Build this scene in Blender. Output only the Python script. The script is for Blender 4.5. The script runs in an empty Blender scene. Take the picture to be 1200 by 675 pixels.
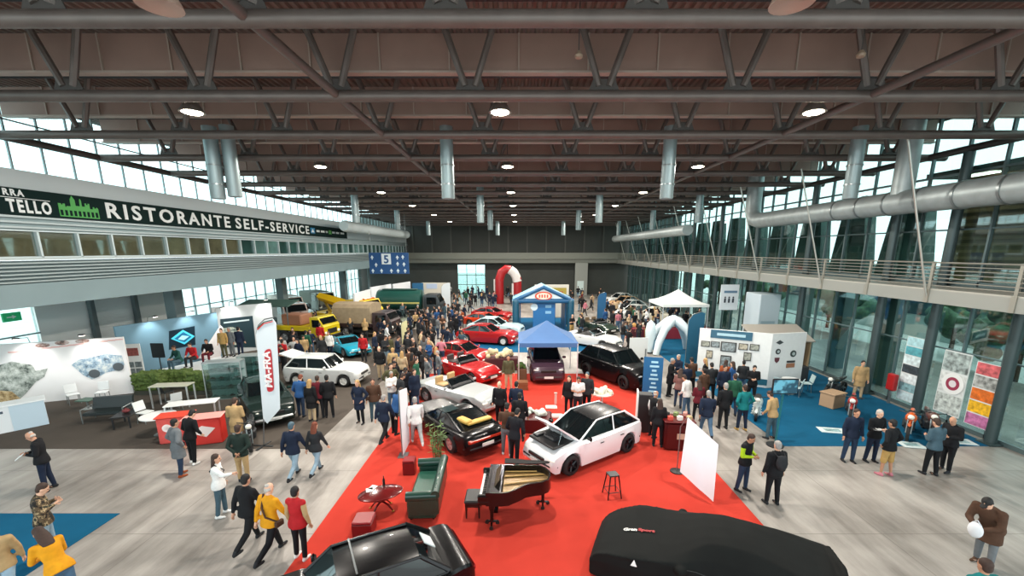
import bpy, bmesh, math, random
from mathutils import Vector, Matrix
PI = math.pi
rnd = random.Random(7)
scene = bpy.context.scene
COL = scene.collection
# ------------------------------------------------------------------ camera model
CAMH = 6.7
F, CX, CY = 494.0, 608.0, 400.0
TH = math.atan2(106.0, F)
def ray(px, py):
    a, b = px - CX, CY - py
    return (a, F * math.cos(TH) + b * math.sin(TH), -F * math.sin(TH) + b * math.cos(TH))
def G(px, py, h=0.0):
    """ground (or height h) point seen at that pixel of the photograph"""
    d = ray(px, py); t = (h - CAMH) / d[2]
    return (d[0] * t, d[1] * t)
def YD(D, h=0.0):
    """world Y of a point at camera depth D and height h"""
    return (D - (CAMH - h) * math.sin(TH)) / math.cos(TH)
# ------------------------------------------------------------------ materials
def lin(c):
    return c / 12.92 if c <= 0.04045 else ((c + 0.055) / 1.055) ** 2.4
def rgb(h):
    h = h.lstrip('#')
    return tuple(lin(int(h[i:i + 2], 16) / 255.0) for i in (0, 2, 4))
_M = {}
def mat(color, rough=0.6, metal=0.0, noise=0.0, nscale=6.0, coat=0.0, bump=0.0, spec=0.5):
    key = (color, rough, metal, noise, nscale, coat, bump, spec)
    if key in _M: return _M[key]
    m = bpy.data.materials.new('mat_' + color.strip('#'))
    m.use_nodes = True
    nt = m.node_tree; b = nt.nodes['Principled BSDF']
    c = rgb(color)
    b.inputs['Base Color'].default_value = (*c, 1)
    b.inputs['Roughness'].default_value = rough
    b.inputs['Metallic'].default_value = metal
    b.inputs['Coat Weight'].default_value = coat
    b.inputs['Specular IOR Level'].default_value = spec
    if noise or bump:
        tc = nt.nodes.new('ShaderNodeTexCoord'); n = nt.nodes.new('ShaderNodeTexNoise')
        n.inputs['Scale'].default_value = nscale; n.inputs['Detail'].default_value = 4
        nt.links.new(tc.outputs['Object'], n.inputs['Vector'])
        if noise:
            r = nt.nodes.new('ShaderNodeValToRGB')
            r.color_ramp.elements[0].position = 0.3; r.color_ramp.elements[1].position = 0.7
            r.color_ramp.elements[0].color = (*[max(0, x * (1 - noise)) for x in c], 1)
            r.color_ramp.elements[1].color = (*[min(1, x * (1 + noise)) for x in c], 1)
            nt.links.new(n.outputs['Fac'], r.inputs['Fac'])
            nt.links.new(r.outputs['Color'], b.inputs['Base Color'])
        if bump:
            bp = nt.nodes.new('ShaderNodeBump'); bp.inputs['Strength'].default_value = bump
            nt.links.new(n.outputs['Fac'], bp.inputs['Height'])
            nt.links.new(bp.outputs['Normal'], b.inputs['Normal'])
    _M[key] = m
    return m
def emit(color, strength):
    key = ('e', color, strength)
    if key in _M: return _M[key]
    m = bpy.data.materials.new('mat_lit_' + color.strip('#')); m.use_nodes = True
    b = m.node_tree.nodes['Principled BSDF']
    b.inputs['Base Color'].default_value = (*rgb(color), 1)
    b.inputs['Emission Color'].default_value = (*rgb(color), 1)
    b.inputs['Emission Strength'].default_value = strength
    _M[key] = m
    return m
def glass(tint='#cfe6e4', gloss=0.12, clear=True, rough=0.03):
    key = ('g', tint, gloss, rough)
    if key in _M: return _M[key]
    m = bpy.data.materials.new('mat_glass'); m.use_nodes = True
    nt = m.node_tree; nt.nodes.clear()
    o = nt.nodes.new('ShaderNodeOutputMaterial'); mx = nt.nodes.new('ShaderNodeMixShader')
    t = nt.nodes.new('ShaderNodeBsdfTransparent'); g = nt.nodes.new('ShaderNodeBsdfGlossy')
    t.inputs['Color'].default_value = (*rgb(tint), 1); g.inputs['Roughness'].default_value = rough
    mx.inputs['Fac'].default_value = gloss
    nt.links.new(t.outputs[0], mx.inputs[1]); nt.links.new(g.outputs[0], mx.inputs[2]); nt.links.new(mx.outputs[0], o.inputs['Surface'])
    _M[key] = m
    return m
# ------------------------------------------------------------------ mesh builder
def _frame(d):
    d = Vector(d).normalized()
    up = Vector((0, 0, 1)) if abs(d.z) < 0.95 else Vector((1, 0, 0))
    a = d.cross(up).normalized(); b = a.cross(d).normalized()
    return a, b
class MB:
    def __init__(s): s.v = []; s.f = []; s.mi = []; s.cur = 0
    def add(s, vs, fs):
        o = len(s.v); s.v += [tuple(v) for v in vs]
        for f in fs: s.f.append(tuple(i + o for i in f)); s.mi.append(s.cur)
        return s
    def box(s, c, d, rz=0.0, bev=0.0):
        x, y, z = [q / 2 for q in d]; cs, sn = math.cos(rz), math.sin(rz)
        if bev:
            b = min(bev, x * .9, y * .9, z * .9)
            rings = []
            for (zz, ins) in ((-z, b), (-z + b, 0), (z - b, 0), (z, b)):
                X, Y = x - ins, y - ins; bb = b if not ins else b * .6
                pts = [(X - bb, -Y), (X, -Y + bb), (X, Y - bb), (X - bb, Y), (-X + bb, Y), (-X, Y - bb), (-X, -Y + bb), (-X + bb, -Y)]
                rings.append([(c[0] + p * cs - q * sn, c[1] + p * sn + q * cs, c[2] + zz) for p, q in pts])
            return s.loft(rings)
        vs = [(c[0] + a * x * cs - e * y * sn, c[1] + a * x * sn + e * y * cs, c[2] + g * z) for g in (-1, 1) for a, e in ((-1, -1), (1, -1), (1, 1), (-1, 1))]
        return s.add(vs, [(3, 2, 1, 0), (4, 5, 6, 7), (0, 1, 5, 4), (1, 2, 6, 5), (2, 3, 7, 6), (3, 0, 4, 7)])
    def loft(s, rings, cap=True, closed=True):
        n = len(rings[0]); vs = [p for r in rings for p in r]; fs = []
        for i in range(len(rings) - 1):
            for j in range(n if closed else n - 1):
                k = (j + 1) % n
                fs.append((i * n + j, i * n + k, (i + 1) * n + k, (i + 1) * n + j))
        if cap:
            fs.append(tuple(reversed(range(n)))); fs.append(tuple((len(rings) - 1) * n + j for j in range(n)))
        return s.add(vs, fs)
    def tube(s, p0, p1, r0, r1=None, n=8, cap=True):
        return s.path([p0, p1], [r0, r0 if r1 is None else r1], n, cap)
    def path(s, pts, rs, n=8, cap=True):
        if not isinstance(rs, (list, tuple)): rs = [rs] * len(pts)
        pts = [Vector(p) for p in pts]; rings = []; a = None
        for i, p in enumerate(pts):
            d = (pts[min(i + 1, len(pts) - 1)] - pts[max(i - 1, 0)])
            if d.length < 1e-6: d = Vector((0, 0, 1))
            d.normalize()
            if a is None: a, b = _frame(d)
            else:
                a = (a - d * a.dot(d)).normalized(); b = a.cross(d).normalized()
            rings.append([p + (a * math.cos(2 * PI * k / n) + b * math.sin(2 * PI * k / n)) * rs[i] for k in range(n)])
        return s.loft(rings, cap)
    def cap(s, p0, p1, r0, r1, n=10):
        """tapered capsule"""
        p0, p1 = Vector(p0), Vector(p1); d = p1 - p0
        if d.length < 1e-6: d = Vector((0, 0, 1e-4))
        d.normalize(); pts = []; rs = []
        for k in range(4):
            t = PI / 2 * k / 4; pts.append(p0 - d * r0 * math.cos(t)); rs.append(max(r0 * math.sin(t), r0 * .08))
        pts.append(p0); rs.append(r0); pts.append(p1); rs.append(r1)
        for k in range(3, -1, -1):
            t = PI / 2 * k / 4; pts.append(p1 + d * r1 * math.cos(t)); rs.append(max(r1 * math.sin(t), r1 * .08))
        return s.path(pts, rs, n)
    def ell(s, c, r, n=12, m=8, R=None):
        c = Vector(c); rings = []
        for i in range(m + 1):
            t = PI * i / m; sr = max(math.sin(t), .02)
            ring = []
            for k in range(n):
                p = Vector((r[0] * sr * math.cos(2 * PI * k / n), r[1] * sr * math.sin(2 * PI * k / n), -r[2] * math.cos(t)))
                if R is not None: p = R @ p
                ring.append(c + p)
            rings.append(ring)
        return s.loft(rings)
    def lathe(s, prof, c=(0, 0, 0), n=16, axis='z'):
        rings = []
        for (r, z) in prof:
            ring = []
            for k in range(n):
                a = 2 * PI * k / n; x, y = max(r, 1e-4) * math.cos(a), max(r, 1e-4) * math.sin(a)
                p = (x, y, z) if axis == 'z' else ((x, z, y) if axis == 'y' else (z, x, y))
                ring.append((c[0] + p[0], c[1] + p[1], c[2] + p[2]))
            rings.append(ring)
        return s.loft(rings)
    def prism(s, poly, z0, z1):
        return s.loft([[(x, y, z0) for x, y in poly], [(x, y, z1) for x, y in poly]])
    def plate(s, pts, th):
        """polygon (3d points) given thickness along its normal"""
        P = [Vector(p) for p in pts]; n = sum(((P[i] - P[0]).cross(P[i + 1] - P[0]) for i in range(1, len(P) - 1)), Vector()).normalized() * th
        return s.loft([P, [p + n for p in P]])
    def quad(s, a, b, c, d): return s.add([a, b, c, d], [(0, 1, 2, 3)])
    def mesh(s, name, mats=(), smooth=False, ang=40):
        me = bpy.data.meshes.new(name); me.from_pydata([tuple(v) for v in s.v], [], s.f)
        for m in mats: me.materials.append(m)
        if len(mats) > 1: me.polygons.foreach_set('material_index', s.mi)
        bm = bmesh.new(); bm.from_mesh(me); bmesh.ops.recalc_face_normals(bm, faces=bm.faces); bm.to_mesh(me); bm.free()
        if smooth:
            me.polygons.foreach_set('use_smooth', [True] * len(me.polygons))
            me.set_sharp_from_angle(angle=math.radians(ang))
        me.update()
        return me
    def build(s, name, m, parent=None, smooth=False, loc=None, rz=0.0, ang=40):
        return link(name, s.mesh(name, m if isinstance(m, (list, tuple)) else [m], smooth, ang), parent, loc, rz)
def link(name, me, parent=None, loc=None, rz=0.0, ms=None):
    o = bpy.data.objects.new(name, me); COL.objects.link(o)
    if parent is not None: o.parent = parent
    if loc is not None: o.location = loc
    if rz: o.rotation_euler = (0, 0, rz)
    if ms:
        for i, m in enumerate(ms):
            o.material_slots[i].link = 'OBJECT'; o.material_slots[i].material = m
    return o
def tag(o, label, cat, group=None):
    o['label'] = label; o['category'] = cat
    if group: o['group'] = group
    return o
def thing(name, label, cat, loc=(0, 0, 0), rz=0.0, group=None, scale=None):
    o = bpy.data.objects.new(name, None); COL.objects.link(o)
    o.empty_display_size = .2; o.location = loc; o.rotation_euler = (0, 0, rz)
    if scale: o.scale = (scale,) * 3
    return tag(o, label, cat, group)
def struct(o):
    o['kind'] = 'structure'; return o
def dup(src, parent=None, loc=None, rz=None):
    c = src.copy(); COL.objects.link(c)
    if parent is not None: c.parent = parent
    if loc is not None: c.location = loc
    if rz is not None: c.rotation_euler = (0, 0, rz)
    for ch in src.children: dup(ch, c)
    return c
ORD = ['first', 'second', 'third', 'fourth', 'fifth', 'sixth', 'seventh', 'eighth', 'ninth', 'tenth', 'eleventh', 'twelfth', 'thirteenth', 'fourteenth', 'fifteenth', 'sixteenth', 'seventeenth', 'eighteenth', 'nineteenth', 'twentieth']
ORD += ['twenty-' + o for o in ORD[:9]] + ['thirtieth'] + ['thirty-' + o for o in ORD[:9]] + ['fortieth'] + ['forty-' + o for o in ORD[:9]] + ['fiftieth']
def remesh(mb, name, vox, mats=(), smooth=3):
    me = bpy.data.meshes.new('t'); me.from_pydata([tuple(v) for v in mb.v], [], mb.f)
    bm = bmesh.new(); bm.from_mesh(me); bmesh.ops.recalc_face_normals(bm, faces=bm.faces); bm.to_mesh(me); bm.free()
    o = bpy.data.objects.new('t', me); COL.objects.link(o)
    r = o.modifiers.new('r', 'REMESH'); r.mode = 'VOXEL'; r.voxel_size = vox
    if smooth:
        q = o.modifiers.new('s', 'SMOOTH'); q.iterations = smooth; q.factor = .5
    dg = bpy.context.evaluated_depsgraph_get()
    out = bpy.data.meshes.new_from_object(o.evaluated_get(dg), depsgraph=dg)
    bpy.data.objects.remove(o); bpy.data.meshes.remove(me)
    out.name = name; out.materials.clear()
    for m in mats: out.materials.append(m)
    out.polygons.foreach_set('use_smooth', [True] * len(out.polygons))
    out.update()
    return out
def text_mesh(name, txt, size, m, bold=0.0, ext=0.01, align='LEFT', space=1.0):
    cu = bpy.data.curves.new('t', 'FONT'); cu.body = txt; cu.size = size; cu.extrude = ext
    cu.offset = bold; cu.align_x = align; cu.space_character = space; cu.resolution_u = 3
    o = bpy.data.objects.new('t', cu); COL.objects.link(o)
    dg = bpy.context.evaluated_depsgraph_get(); dg.update()
    me = bpy.data.meshes.new_from_object(o.evaluated_get(dg), depsgraph=dg)
    bpy.data.objects.remove(o); bpy.data.curves.remove(cu)
    me.name = name; me.materials.clear(); me.materials.append(m)
    return me
def text_on(name, txt, size, m, parent, origin, xdir, updir, bold=0.0, ext=.006, align='LEFT', space=1.0, width=None):
    """lettering standing on a surface: origin, reading direction and up direction in the parent's space"""
    me = text_mesh(name, txt, size, m, bold, ext, align, space)
    x = Vector(xdir).normalized(); u = Vector(updir); u = (u - x * u.dot(x)).normalized(); n = x.cross(u)
    if width:
        w = max(v.co.x for v in me.vertices) - min(v.co.x for v in me.vertices); k = width / max(w, 1e-6)
        for v in me.vertices: v.co.x *= k
    M = Matrix(((x.x, u.x, n.x, origin[0]), (x.y, u.y, n.y, origin[1]), (x.z, u.z, n.z, origin[2]), (0, 0, 0, 1)))
    o = link(name, me, parent); o.matrix_local = M
    return o
# common materials
BLACKP = mat('#0b0c0e', .12, 0, coat=.6)
CHROME = mat('#b9bcbd', .18, 1.0)
STEEL = mat('#8d9494', .35, .8)
RUBBER = mat('#121314', .75)
WHITE = mat('#e6e8e8', .45)
BLACK = mat('#101113', .5)
DGLASS = mat('#0c1214', .05, 0, coat=.5)
WOOD = mat('#8a6844', .55, noise=.25, nscale=9)
GREENL = mat('#3f5d22', .7, noise=.5, nscale=14)
# ------------------------------------------------------------------ room shell
XL, XR, YB, YF = -17.4, 17.0, YD(67.0), 1.0
BLOCK0 = []
ZCH, ZDK = 10.45, 12.15
def concrete():
    m = bpy.data.materials.new('mat_concrete_floor'); m.use_nodes = True
    nt = m.node_tree; b = nt.nodes['Principled BSDF']; L = nt.links.new
    tc = nt.nodes.new('ShaderNodeTexCoord'); mp = nt.nodes.new('ShaderNodeMapping')
    mp.inputs['Rotation'].default_value = (0, 0, math.radians(-14)); mp.inputs['Scale'].default_value = (1.1, .16, 1)
    L(tc.outputs['Object'], mp.inputs['Vector'])
    n1 = nt.nodes.new('ShaderNodeTexNoise'); n1.inputs['Scale'].default_value = 1.6; n1.inputs['Detail'].default_value = 9; n1.inputs['Roughness'].default_value = .68
    L(mp.outputs[0], n1.inputs['Vector'])
    n2 = nt.nodes.new('ShaderNodeTexNoise'); n2.inputs['Scale'].default_value = .5; n2.inputs['Detail'].default_value = 6
    L(tc.outputs['Object'], n2.inputs['Vector'])
    mx = nt.nodes.new('ShaderNodeMath'); mx.operation = 'ADD'
    L(n1.outputs['Fac'], mx.inputs[0]); L(n2.outputs['Fac'], mx.inputs[1])
    hf = nt.nodes.new('ShaderNodeMath'); hf.operation = 'MULTIPLY'; hf.inputs[1].default_value = .5; L(mx.outputs[0], hf.inputs[0])
    r = nt.nodes.new('ShaderNodeValToRGB'); e = r.color_ramp.elements
    e[0].position = .36; e[0].color = (*rgb('#655f59'), 1); e[1].position = .64; e[1].color = (*rgb('#aaa49d'), 1)
    L(hf.outputs[0], r.inputs['Fac'])
    # slab joints
    sp = nt.nodes.new('ShaderNodeSeparateXYZ'); L(tc.outputs['Object'], sp.inputs[0])
    def joint(sock, step):
        a = nt.nodes.new('ShaderNodeMath'); a.operation = 'PINGPONG'; a.inputs[1].default_value = step / 2; L(sp.outputs[sock], a.inputs[0])
        c = nt.nodes.new('ShaderNodeMath'); c.operation = 'LESS_THAN'; c.inputs[1].default_value = .012; L(a.outputs[0], c.inputs[0]); return c
    j1, j2 = joint('X', 4.4), joint('Y', 3.0)
    jm = nt.nodes.new('ShaderNodeMath'); jm.operation = 'MAXIMUM'; L(j1.outputs[0], jm.inputs[0]); L(j2.outputs[0], jm.inputs[1])
    js = nt.nodes.new('ShaderNodeMath'); js.operation = 'MULTIPLY'; js.inputs[1].default_value = .55; L(jm.outputs[0], js.inputs[0])
    mc = nt.nodes.new('ShaderNodeMix'); mc.data_type = 'RGBA'; mc.inputs['B'].default_value = (*rgb('#5a544e'), 1)
    L(js.outputs[0], mc.inputs['Factor']); L(r.outputs['Color'], mc.inputs['A']); L(mc.outputs['Result'], b.inputs['Base Color'])
    b.inputs['Roughness'].default_value = .38; b.inputs['Specular IOR Level'].default_value = .5
    return m
fl = MB().box((0, (YF + YB) / 2 - 2, -.15), (52, YB - YF + 8, .3)).build('floor', concrete()); struct(fl)

def carpet_mat(c):
    return mat(c, .92, noise=.07, nscale=1.3, spec=.15)
def carpet(name, label, poly, c, z=.012):
    o = MB().prism(poly, 0.001, z).build(name, carpet_mat(c)); tag(o, label, 'carpet'); return o
yA, yB = 3.0, G(600, 438)[1]
RX0, RX1 = -4.97, 6.1
carpet('red_carpet', 'long bright red show carpet under the piano and the cars', [(RX0, yA), (RX1, yA), (RX1, yB), (RX0, yB)], '#b2362a')
bx0, by0 = G(918, 523)
carpet('blue_carpet', 'big teal blue carpet at right beneath the motorbikes and television pole', [(9.3, by0), (16.7, by0), (16.7, G(900, 385)[1]), (9.3, G(900, 385)[1])], '#0a4f6e')
ly = G(140, 602)[1]
carpet('blue_carpet', 'teal blue carpet at the lower left under the visitors in camouflage and mustard', [(-17.2, 5.5), (-10.4, 5.5), (-10.4, ly), (-17.2, ly)], '#0a4f6e')
dy = G(200, 526)[1]
carpet('grey_carpet', 'dark grey stand carpet under the white hatchback and lounge tables', [(-24.5, dy), (-7.2, dy), (-7.2, G(400, 386)[1]), (-24.5, G(400, 386)[1])], '#4d4741')
a = G(540, 413); b_ = G(603, 398)
carpet('blue_carpet', 'blue display carpet under the red and pale classic cars', [(a[0], a[1]), (G(640, 413)[0] - 1.2, a[1]), (.2, YD(36)), (-5.0, YD(36))], '#0a4f74', .012)
a = G(672, 412); b_ = G(724, 400)
carpet('blue_carpet', 'blue display mat under the white convertible with its hood up', [(a[0] - .2, a[1]), (6.8, a[1]), (6.8, YD(34)), (a[0] - .2, YD(34))], '#0a4f74')
a = G(600, 392)
carpet('blue_carpet', 'blue mat beneath the inflatable house tent', [(-.4, YD(36.2)), (4.3, YD(36.2)), (4.3, YD(43.2)), (-.4, YD(43.2))], '#0a4f74')

# --- ceiling: corrugated deck
mb = MB(); per = .22; n = int((XR - XL + 2.4) / per); z0 = ZDK
for yy0, yy1 in ((-3.0, YB + .3),):
    prof = []
    for i in range(n):
        x = XL - 1.2 + i * per
        prof += [(x, z0), (x + per * .35, z0), (x + per * .5, z0 - .07), (x + per * .85, z0 - .07)]
    mb.loft([[(x, yy0, z) for x, z in prof], [(x, yy1, z) for x, z in prof]], cap=False, closed=False)
    mb.loft([[(XL - 1.2, yy0, z0 + .1), (XR + 1.2, yy0, z0 + .1)], [(XL - 1.2, yy1, z0 + .1), (XR + 1.2, yy1, z0 + .1)]], cap=False, closed=False)
struct(mb.build('ceiling', mat('#74655d', .6, .0, noise=.15, nscale=1.5)))
TUBE = mat('#665c57', .4, .2, noise=.12, nscale=2)
TUBED = mat('#4d4845', .5, .2)
GIRD = mat('#96786d', .55, noise=.08, nscale=1.2)
FLANGE = mat('#ab988c', .5, noise=.08, nscale=2)
NODES = [8.7 - 3.3 * k for k in range(-2, 9)]
NODES = [x for x in NODES if XL < x < XR]
kD = CAMH  # spacing of the trusses in camera depth: 3.55 m
h = ZCH - CAMH
gus = MB()
gus.plate([(-.42, -.02, .0), (.42, -.02, .0), (.27, -.02, .38), (-.27, -.02, .38)], -.03)
for bx in (-.2, 0, .2): gus.lathe([(0, 0), (.03, 0), (.03, .02), (0, .025)], (bx, -.055, .1), 6, 'y')
gus_me = gus.mesh('gusset', [TUBED])
def leg_me(s):
    return MB().tube((s * .12, 0, .22), (s * .66, -.12, ZDK - ZCH - .02), .085, n=8).mesh('diagonal', [TUBE], True)
legs = [leg_me(-1), leg_me(1)]
ch_me = MB().tube((XL + .1, 0, 0), (XR + .6, 0, 0), .135, n=14).mesh('bottom_chord', [TUBE], True)
gd = MB()
gd.box((0, 0, .0), (XR - XL + .6, .05, .88)); gd.cur = 0
gd_me = gd.mesh('web', [GIRD])
fl_me = MB().box((0, 0, -.46), (XR - XL + .6, .24, .05)).mesh('flange', [FLANGE])
rb_me = MB().box((0, -.045, 0), (.035, .06, .88)).mesh('stiffener', [FLANGE])
cp_me = MB().tube((XL + .3, 0, 0), (XR - .3, 0, 0), .06, n=8).mesh('conduit_pipe', [mat('#2b2e32', .4, .3)], True)
ty = []
D1 = F * h / (math.cos(TH) * 272.0)
dstep = F * h / (math.cos(TH) * 545.0)
i = 0
while True:
    Y = YD(D1 + i * dstep * 1.0, ZCH)
    if Y > YB - .5: break
    ty.append(Y); i += 1
YST = ty[1] - ty[0]
ty = [ty[0] - YST] + ty
for k, Y in enumerate(ty):
    t = thing('roof_truss', f'tubular steel roof truss with V braces, {ORD[k]} from the photographer', 'roof truss', (0, Y, ZCH), group='roof trusses')
    link('bottom_chord', ch_me, t)
    for x in NODES:
        link('gusset', gus_me, t, (x, 0, .0))
        link('diagonal', legs[0], t, (x, 0, 0)); link('diagonal', legs[1], t, (x, 0, 0))
    g = thing('roof_girder', f'deep brown plate girder under the deck, {ORD[k]} from the photographer', 'girder', (0, Y + .55, ZDK - .53), group='roof girders')
    link('web', gd_me, g); link('flange', fl_me, g)
    for q in range(-9, 10):
        link('stiffener', rb_me, g, (q * 1.77, 0, 0))
    tag(link('conduit_pipe', cp_me, None, (0, Y + 1.0, 11.26)), f'thin dark pipe running under the deck, {ORD[k]} from the photographer', 'pipe', 'conduit pipes')
for X, w in ((-4.5, 'left'), (8.7, 'right')):
    o = MB().tube((X, ty[0] - 1, ZCH + .02), (X, YB, ZCH + .02), .1, n=10).build('longitudinal_tube', TUBE, smooth=True)
    tag(o, f'long dark brace tube running under the whole roof on the {w}', 'roof tube')
for X, w in ((XL + .12, 'left window side'), (XR - .1, 'right glass side')):
    o = MB().tube((X, ty[0] - 1, ZCH), (X, YB, ZCH), .13, n=10).build('eave_tube', TUBED, smooth=True)
    tag(o, f'dark eave tube closing the truss ends along the {w}', 'roof tube')
# --- back wall
DARK = mat('#3a3d39', .7, noise=.1, nscale=.6)
mb = MB()
wx0, wx1 = G(537, 345)[0] * 1.0, G(569, 345)[0]
sc = YB / G(537, 345)[1]
wx0 *= sc; wx1 *= sc
zt = 4.6
mb.box(((XL - 8 + wx0) / 2, YB + .15, ZDK / 2), (wx0 - XL + 8, .3, ZDK)); mb.box(((XR + 8 + wx1) / 2, YB + .15, ZDK / 2), (XR + 8 - wx1, .3, ZDK))
mb.box(((wx0 + wx1) / 2, YB + .15, (zt + ZDK) / 2), (wx1 - wx0, .3, ZDK - zt))
struct(mb.build('wall_back', DARK))
fr = MB()
for i in range(4):
    x = wx0 + (wx1 - wx0) * i / 3; fr.box((x, YB, zt / 2), (.09, .1, zt))
for z in (.05, 1.5, 3.0, zt): fr.box(((wx0 + wx1) / 2, YB, z), (wx1 - wx0, .1, .09))
f = struct(fr.build('window_1', mat('#4a5252', .5)))
MB().box(((wx0 + wx1) / 2, YB + .06, zt / 2), (wx1 - wx0, .02, zt)).build('pane', glass(), f)
# panel ribs of the back wall, balcony across the back
mb = MB()
for i in range(12):
    x = XL + 1 + i * 2.95; mb.box((x, YB - .05, 8.0), (.22, .1, 6.0))
struct(mb.build('trim_1', mat('#4d4f49', .6)))
bal = MB(); bal.box((0, YB - 1.0, 5.15), (XR - XL, 2.0, .5)); 
struct(bal.build('trim_2', mat('#6d7068', .6)))
b2 = MB().box((0, YB - 2.02, 5.95), (XR - XL, .04, .95))
struct(b2.build('trim_3', mat('#777a71', .55, .2)))
px = G(681, 347)[0] * sc
struct(MB().box((px, YB - 1.9, 2.45), (1.9, .5, 4.9)).build('wall_pier', mat('#8e918b', .7)))
o = MB(); o.box((px - .1, YB - 2.17, 1.1), (1.0, .04, 2.2)); struct(o.build('door_1', mat('#c9dad8', .4)))

# --- left facade (overhanging upper floor)
def fz(y): return CAMH + (CY - CY + 294 - y) * .0280    # height on the facade from the photo row at the left frame edge
FY0, FY1 = 1.5, YB
Lf = FY1 - FY0; Ym = (FY0 + FY1) / 2
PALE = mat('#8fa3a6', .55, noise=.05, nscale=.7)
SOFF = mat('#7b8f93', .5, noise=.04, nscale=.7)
ob = MB()
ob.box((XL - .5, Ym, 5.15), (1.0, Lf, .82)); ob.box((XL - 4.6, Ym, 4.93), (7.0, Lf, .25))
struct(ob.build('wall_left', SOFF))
mb = MB()
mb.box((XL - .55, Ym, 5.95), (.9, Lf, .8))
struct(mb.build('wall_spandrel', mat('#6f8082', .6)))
for i in range(6):
    z = 5.63 + i * .128
    MB_ = MB().box((XL - .02, Ym, z), (.14, Lf, .05), 0).build(f'trim_{4 + i}', mat('#a3b1b2', .4, .3)); struct(MB_)
struct(MB().box((XL - .1, Ym, 6.42), (.3, Lf, .09)).build('trim_10', mat('#b9c6c7', .4, .3)))
struct(MB().box((XL - .5, Ym, 7.66), (1.0, Lf, .5)).build('wall_lintel', PALE))
for i, z in enumerate((7.5, 7.68, 7.86)):
    struct(MB().box((XL + .06, Ym, z), (.12, Lf, .07)).build(f'trim_{11 + i}', mat('#aebcbe', .4, .3)))
struct(MB().box((XL - .5, Ym, 8.68), (1.0, Lf, 1.55)).build('wall_parapet', mat('#c6d2d4', .5)))
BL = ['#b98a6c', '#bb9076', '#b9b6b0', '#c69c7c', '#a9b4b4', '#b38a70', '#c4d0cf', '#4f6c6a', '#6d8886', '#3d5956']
y = FY0; i = 0
winfr = mat('#c4d2d4', .4, .3)
wn = 2
while y < YB - 1.5:
    w = 1.42
    fr = MB()
    fr.box((XL - .05, y, 6.93), (.16, .07, .93)); fr.box((XL - .05, y + w / 2, 6.48), (.16, w, .05)); fr.box((XL - .05, y + w / 2, 7.4), (.16, w, .05))
    f = struct(fr.build(f'window_{wn}', winfr)); wn += 1
    MB().box((XL - .09, y + w / 2, 6.93), (.015, w - .07, .9)).build('pane', glass('#dcebe9', .12), f)
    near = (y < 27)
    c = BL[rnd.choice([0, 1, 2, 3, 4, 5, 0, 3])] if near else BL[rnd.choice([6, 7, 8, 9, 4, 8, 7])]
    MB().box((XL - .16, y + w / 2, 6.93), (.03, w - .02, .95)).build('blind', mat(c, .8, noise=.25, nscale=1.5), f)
    y += w; i += 1
# clerestory glazing over the parapet
y = FY0 - 1
WF = mat('#98a8aa', .5, .2)
while y < YB - 1.3:
    w = 2.2; fr = MB(); zc0, zc1 = 9.46, 12.1
    for q in (0, .5): fr.box((XL - .55, y + q * w, (zc0 + zc1) / 2), (.06, .06, zc1 - zc0))
    fr.box((XL - .55, y + w / 2, zc0 + .04), (.1, w, .08)); fr.box((XL - .55, y + w / 2, 11.2), (.06, w, .05))
    f = struct(fr.build(f'window_{wn}', WF)); wn += 1
    MB().box((XL - .58, y + w / 2, (zc0 + zc1) / 2), (.015, w, zc1 - zc0)).build('pane', glass('#e8f4f4', .05), f)
    y += w
# ground floor wall under the overhang, set back
XG = -24.6
def gwall(y0, y1, name, m): struct(MB().box((XG - .1, (y0 + y1) / 2, 2.4), (.2, y1 - y0, 4.8)).build(name, m))
def gy(px): # world y on plane x = XG for photo column px
    D = XG * F / (px - CX); return YD(D, 3.5)
yy = [gy(p) for p in (-60, 42, 110, 160, 207, 330, 402, 432)]
gcol = mat('#eaefed', .6)
def gwin(y0, y1, step):
    global wn
    n = max(1, round((y1 - y0) / step)); w = (y1 - y0) / n
    for k in range(n):
        fr = MB(); ya = y0 + k * w
        fr.box((XG, ya + .04, 2.4), (.12, .08, 4.8)); fr.box((XG, ya + w / 2, 2.6), (.1, w, .07)); fr.box((XG, ya + w / 2, 4.75), (.1, w, .1))
        f = struct(fr.build(f'window_{wn}', WF)); wn += 1
        MB().box((XG - .04, ya + w / 2, 2.4), (.015, w - .06, 4.7)).build('pane', glass('#e8f4f4', .05), f)
gwin(FY0, yy[1], 1.9)
gwall(yy[1], yy[2], 'wall_plain', gcol)
mb = MB(); mb.box((XG - .06, (yy[2] + yy[3]) / 2, 2.4), (.1, yy[3] - yy[2], 4.8))
for k in range(34): mb.box((XG, (yy[2] + yy[3]) / 2, .1 + k * .14), (.05, yy[3] - yy[2], .09))
struct(mb.build('door_2', mat('#dfe6e6', .45)))
gwall(yy[3], yy[4], 'wall_end', gcol)
gwin(yy[4], yy[5], 1.45); gwin(yy[5], yy[6], 1.45); gwin(yy[6], min(yy[7], YB - .5), 1.45)
if yy[7] < YB: gwall(yy[7], YB, 'wall_far', mat('#6a7472', .6))
for k, p in enumerate((107, 158, 205, 330, 402, 432)):
    X = XL - 3.0 if k > 1 else XG + .2
    D = X * F / (p - CX); Y = YD(D, 3.5)
    w = .75 if k in (2, 3, 4) else .3
    c = MB().box((X, Y, 2.37), (w * .8, w, 4.74), bev=.03).build('column', mat('#5f6e70', .55)); struct(c)
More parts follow.
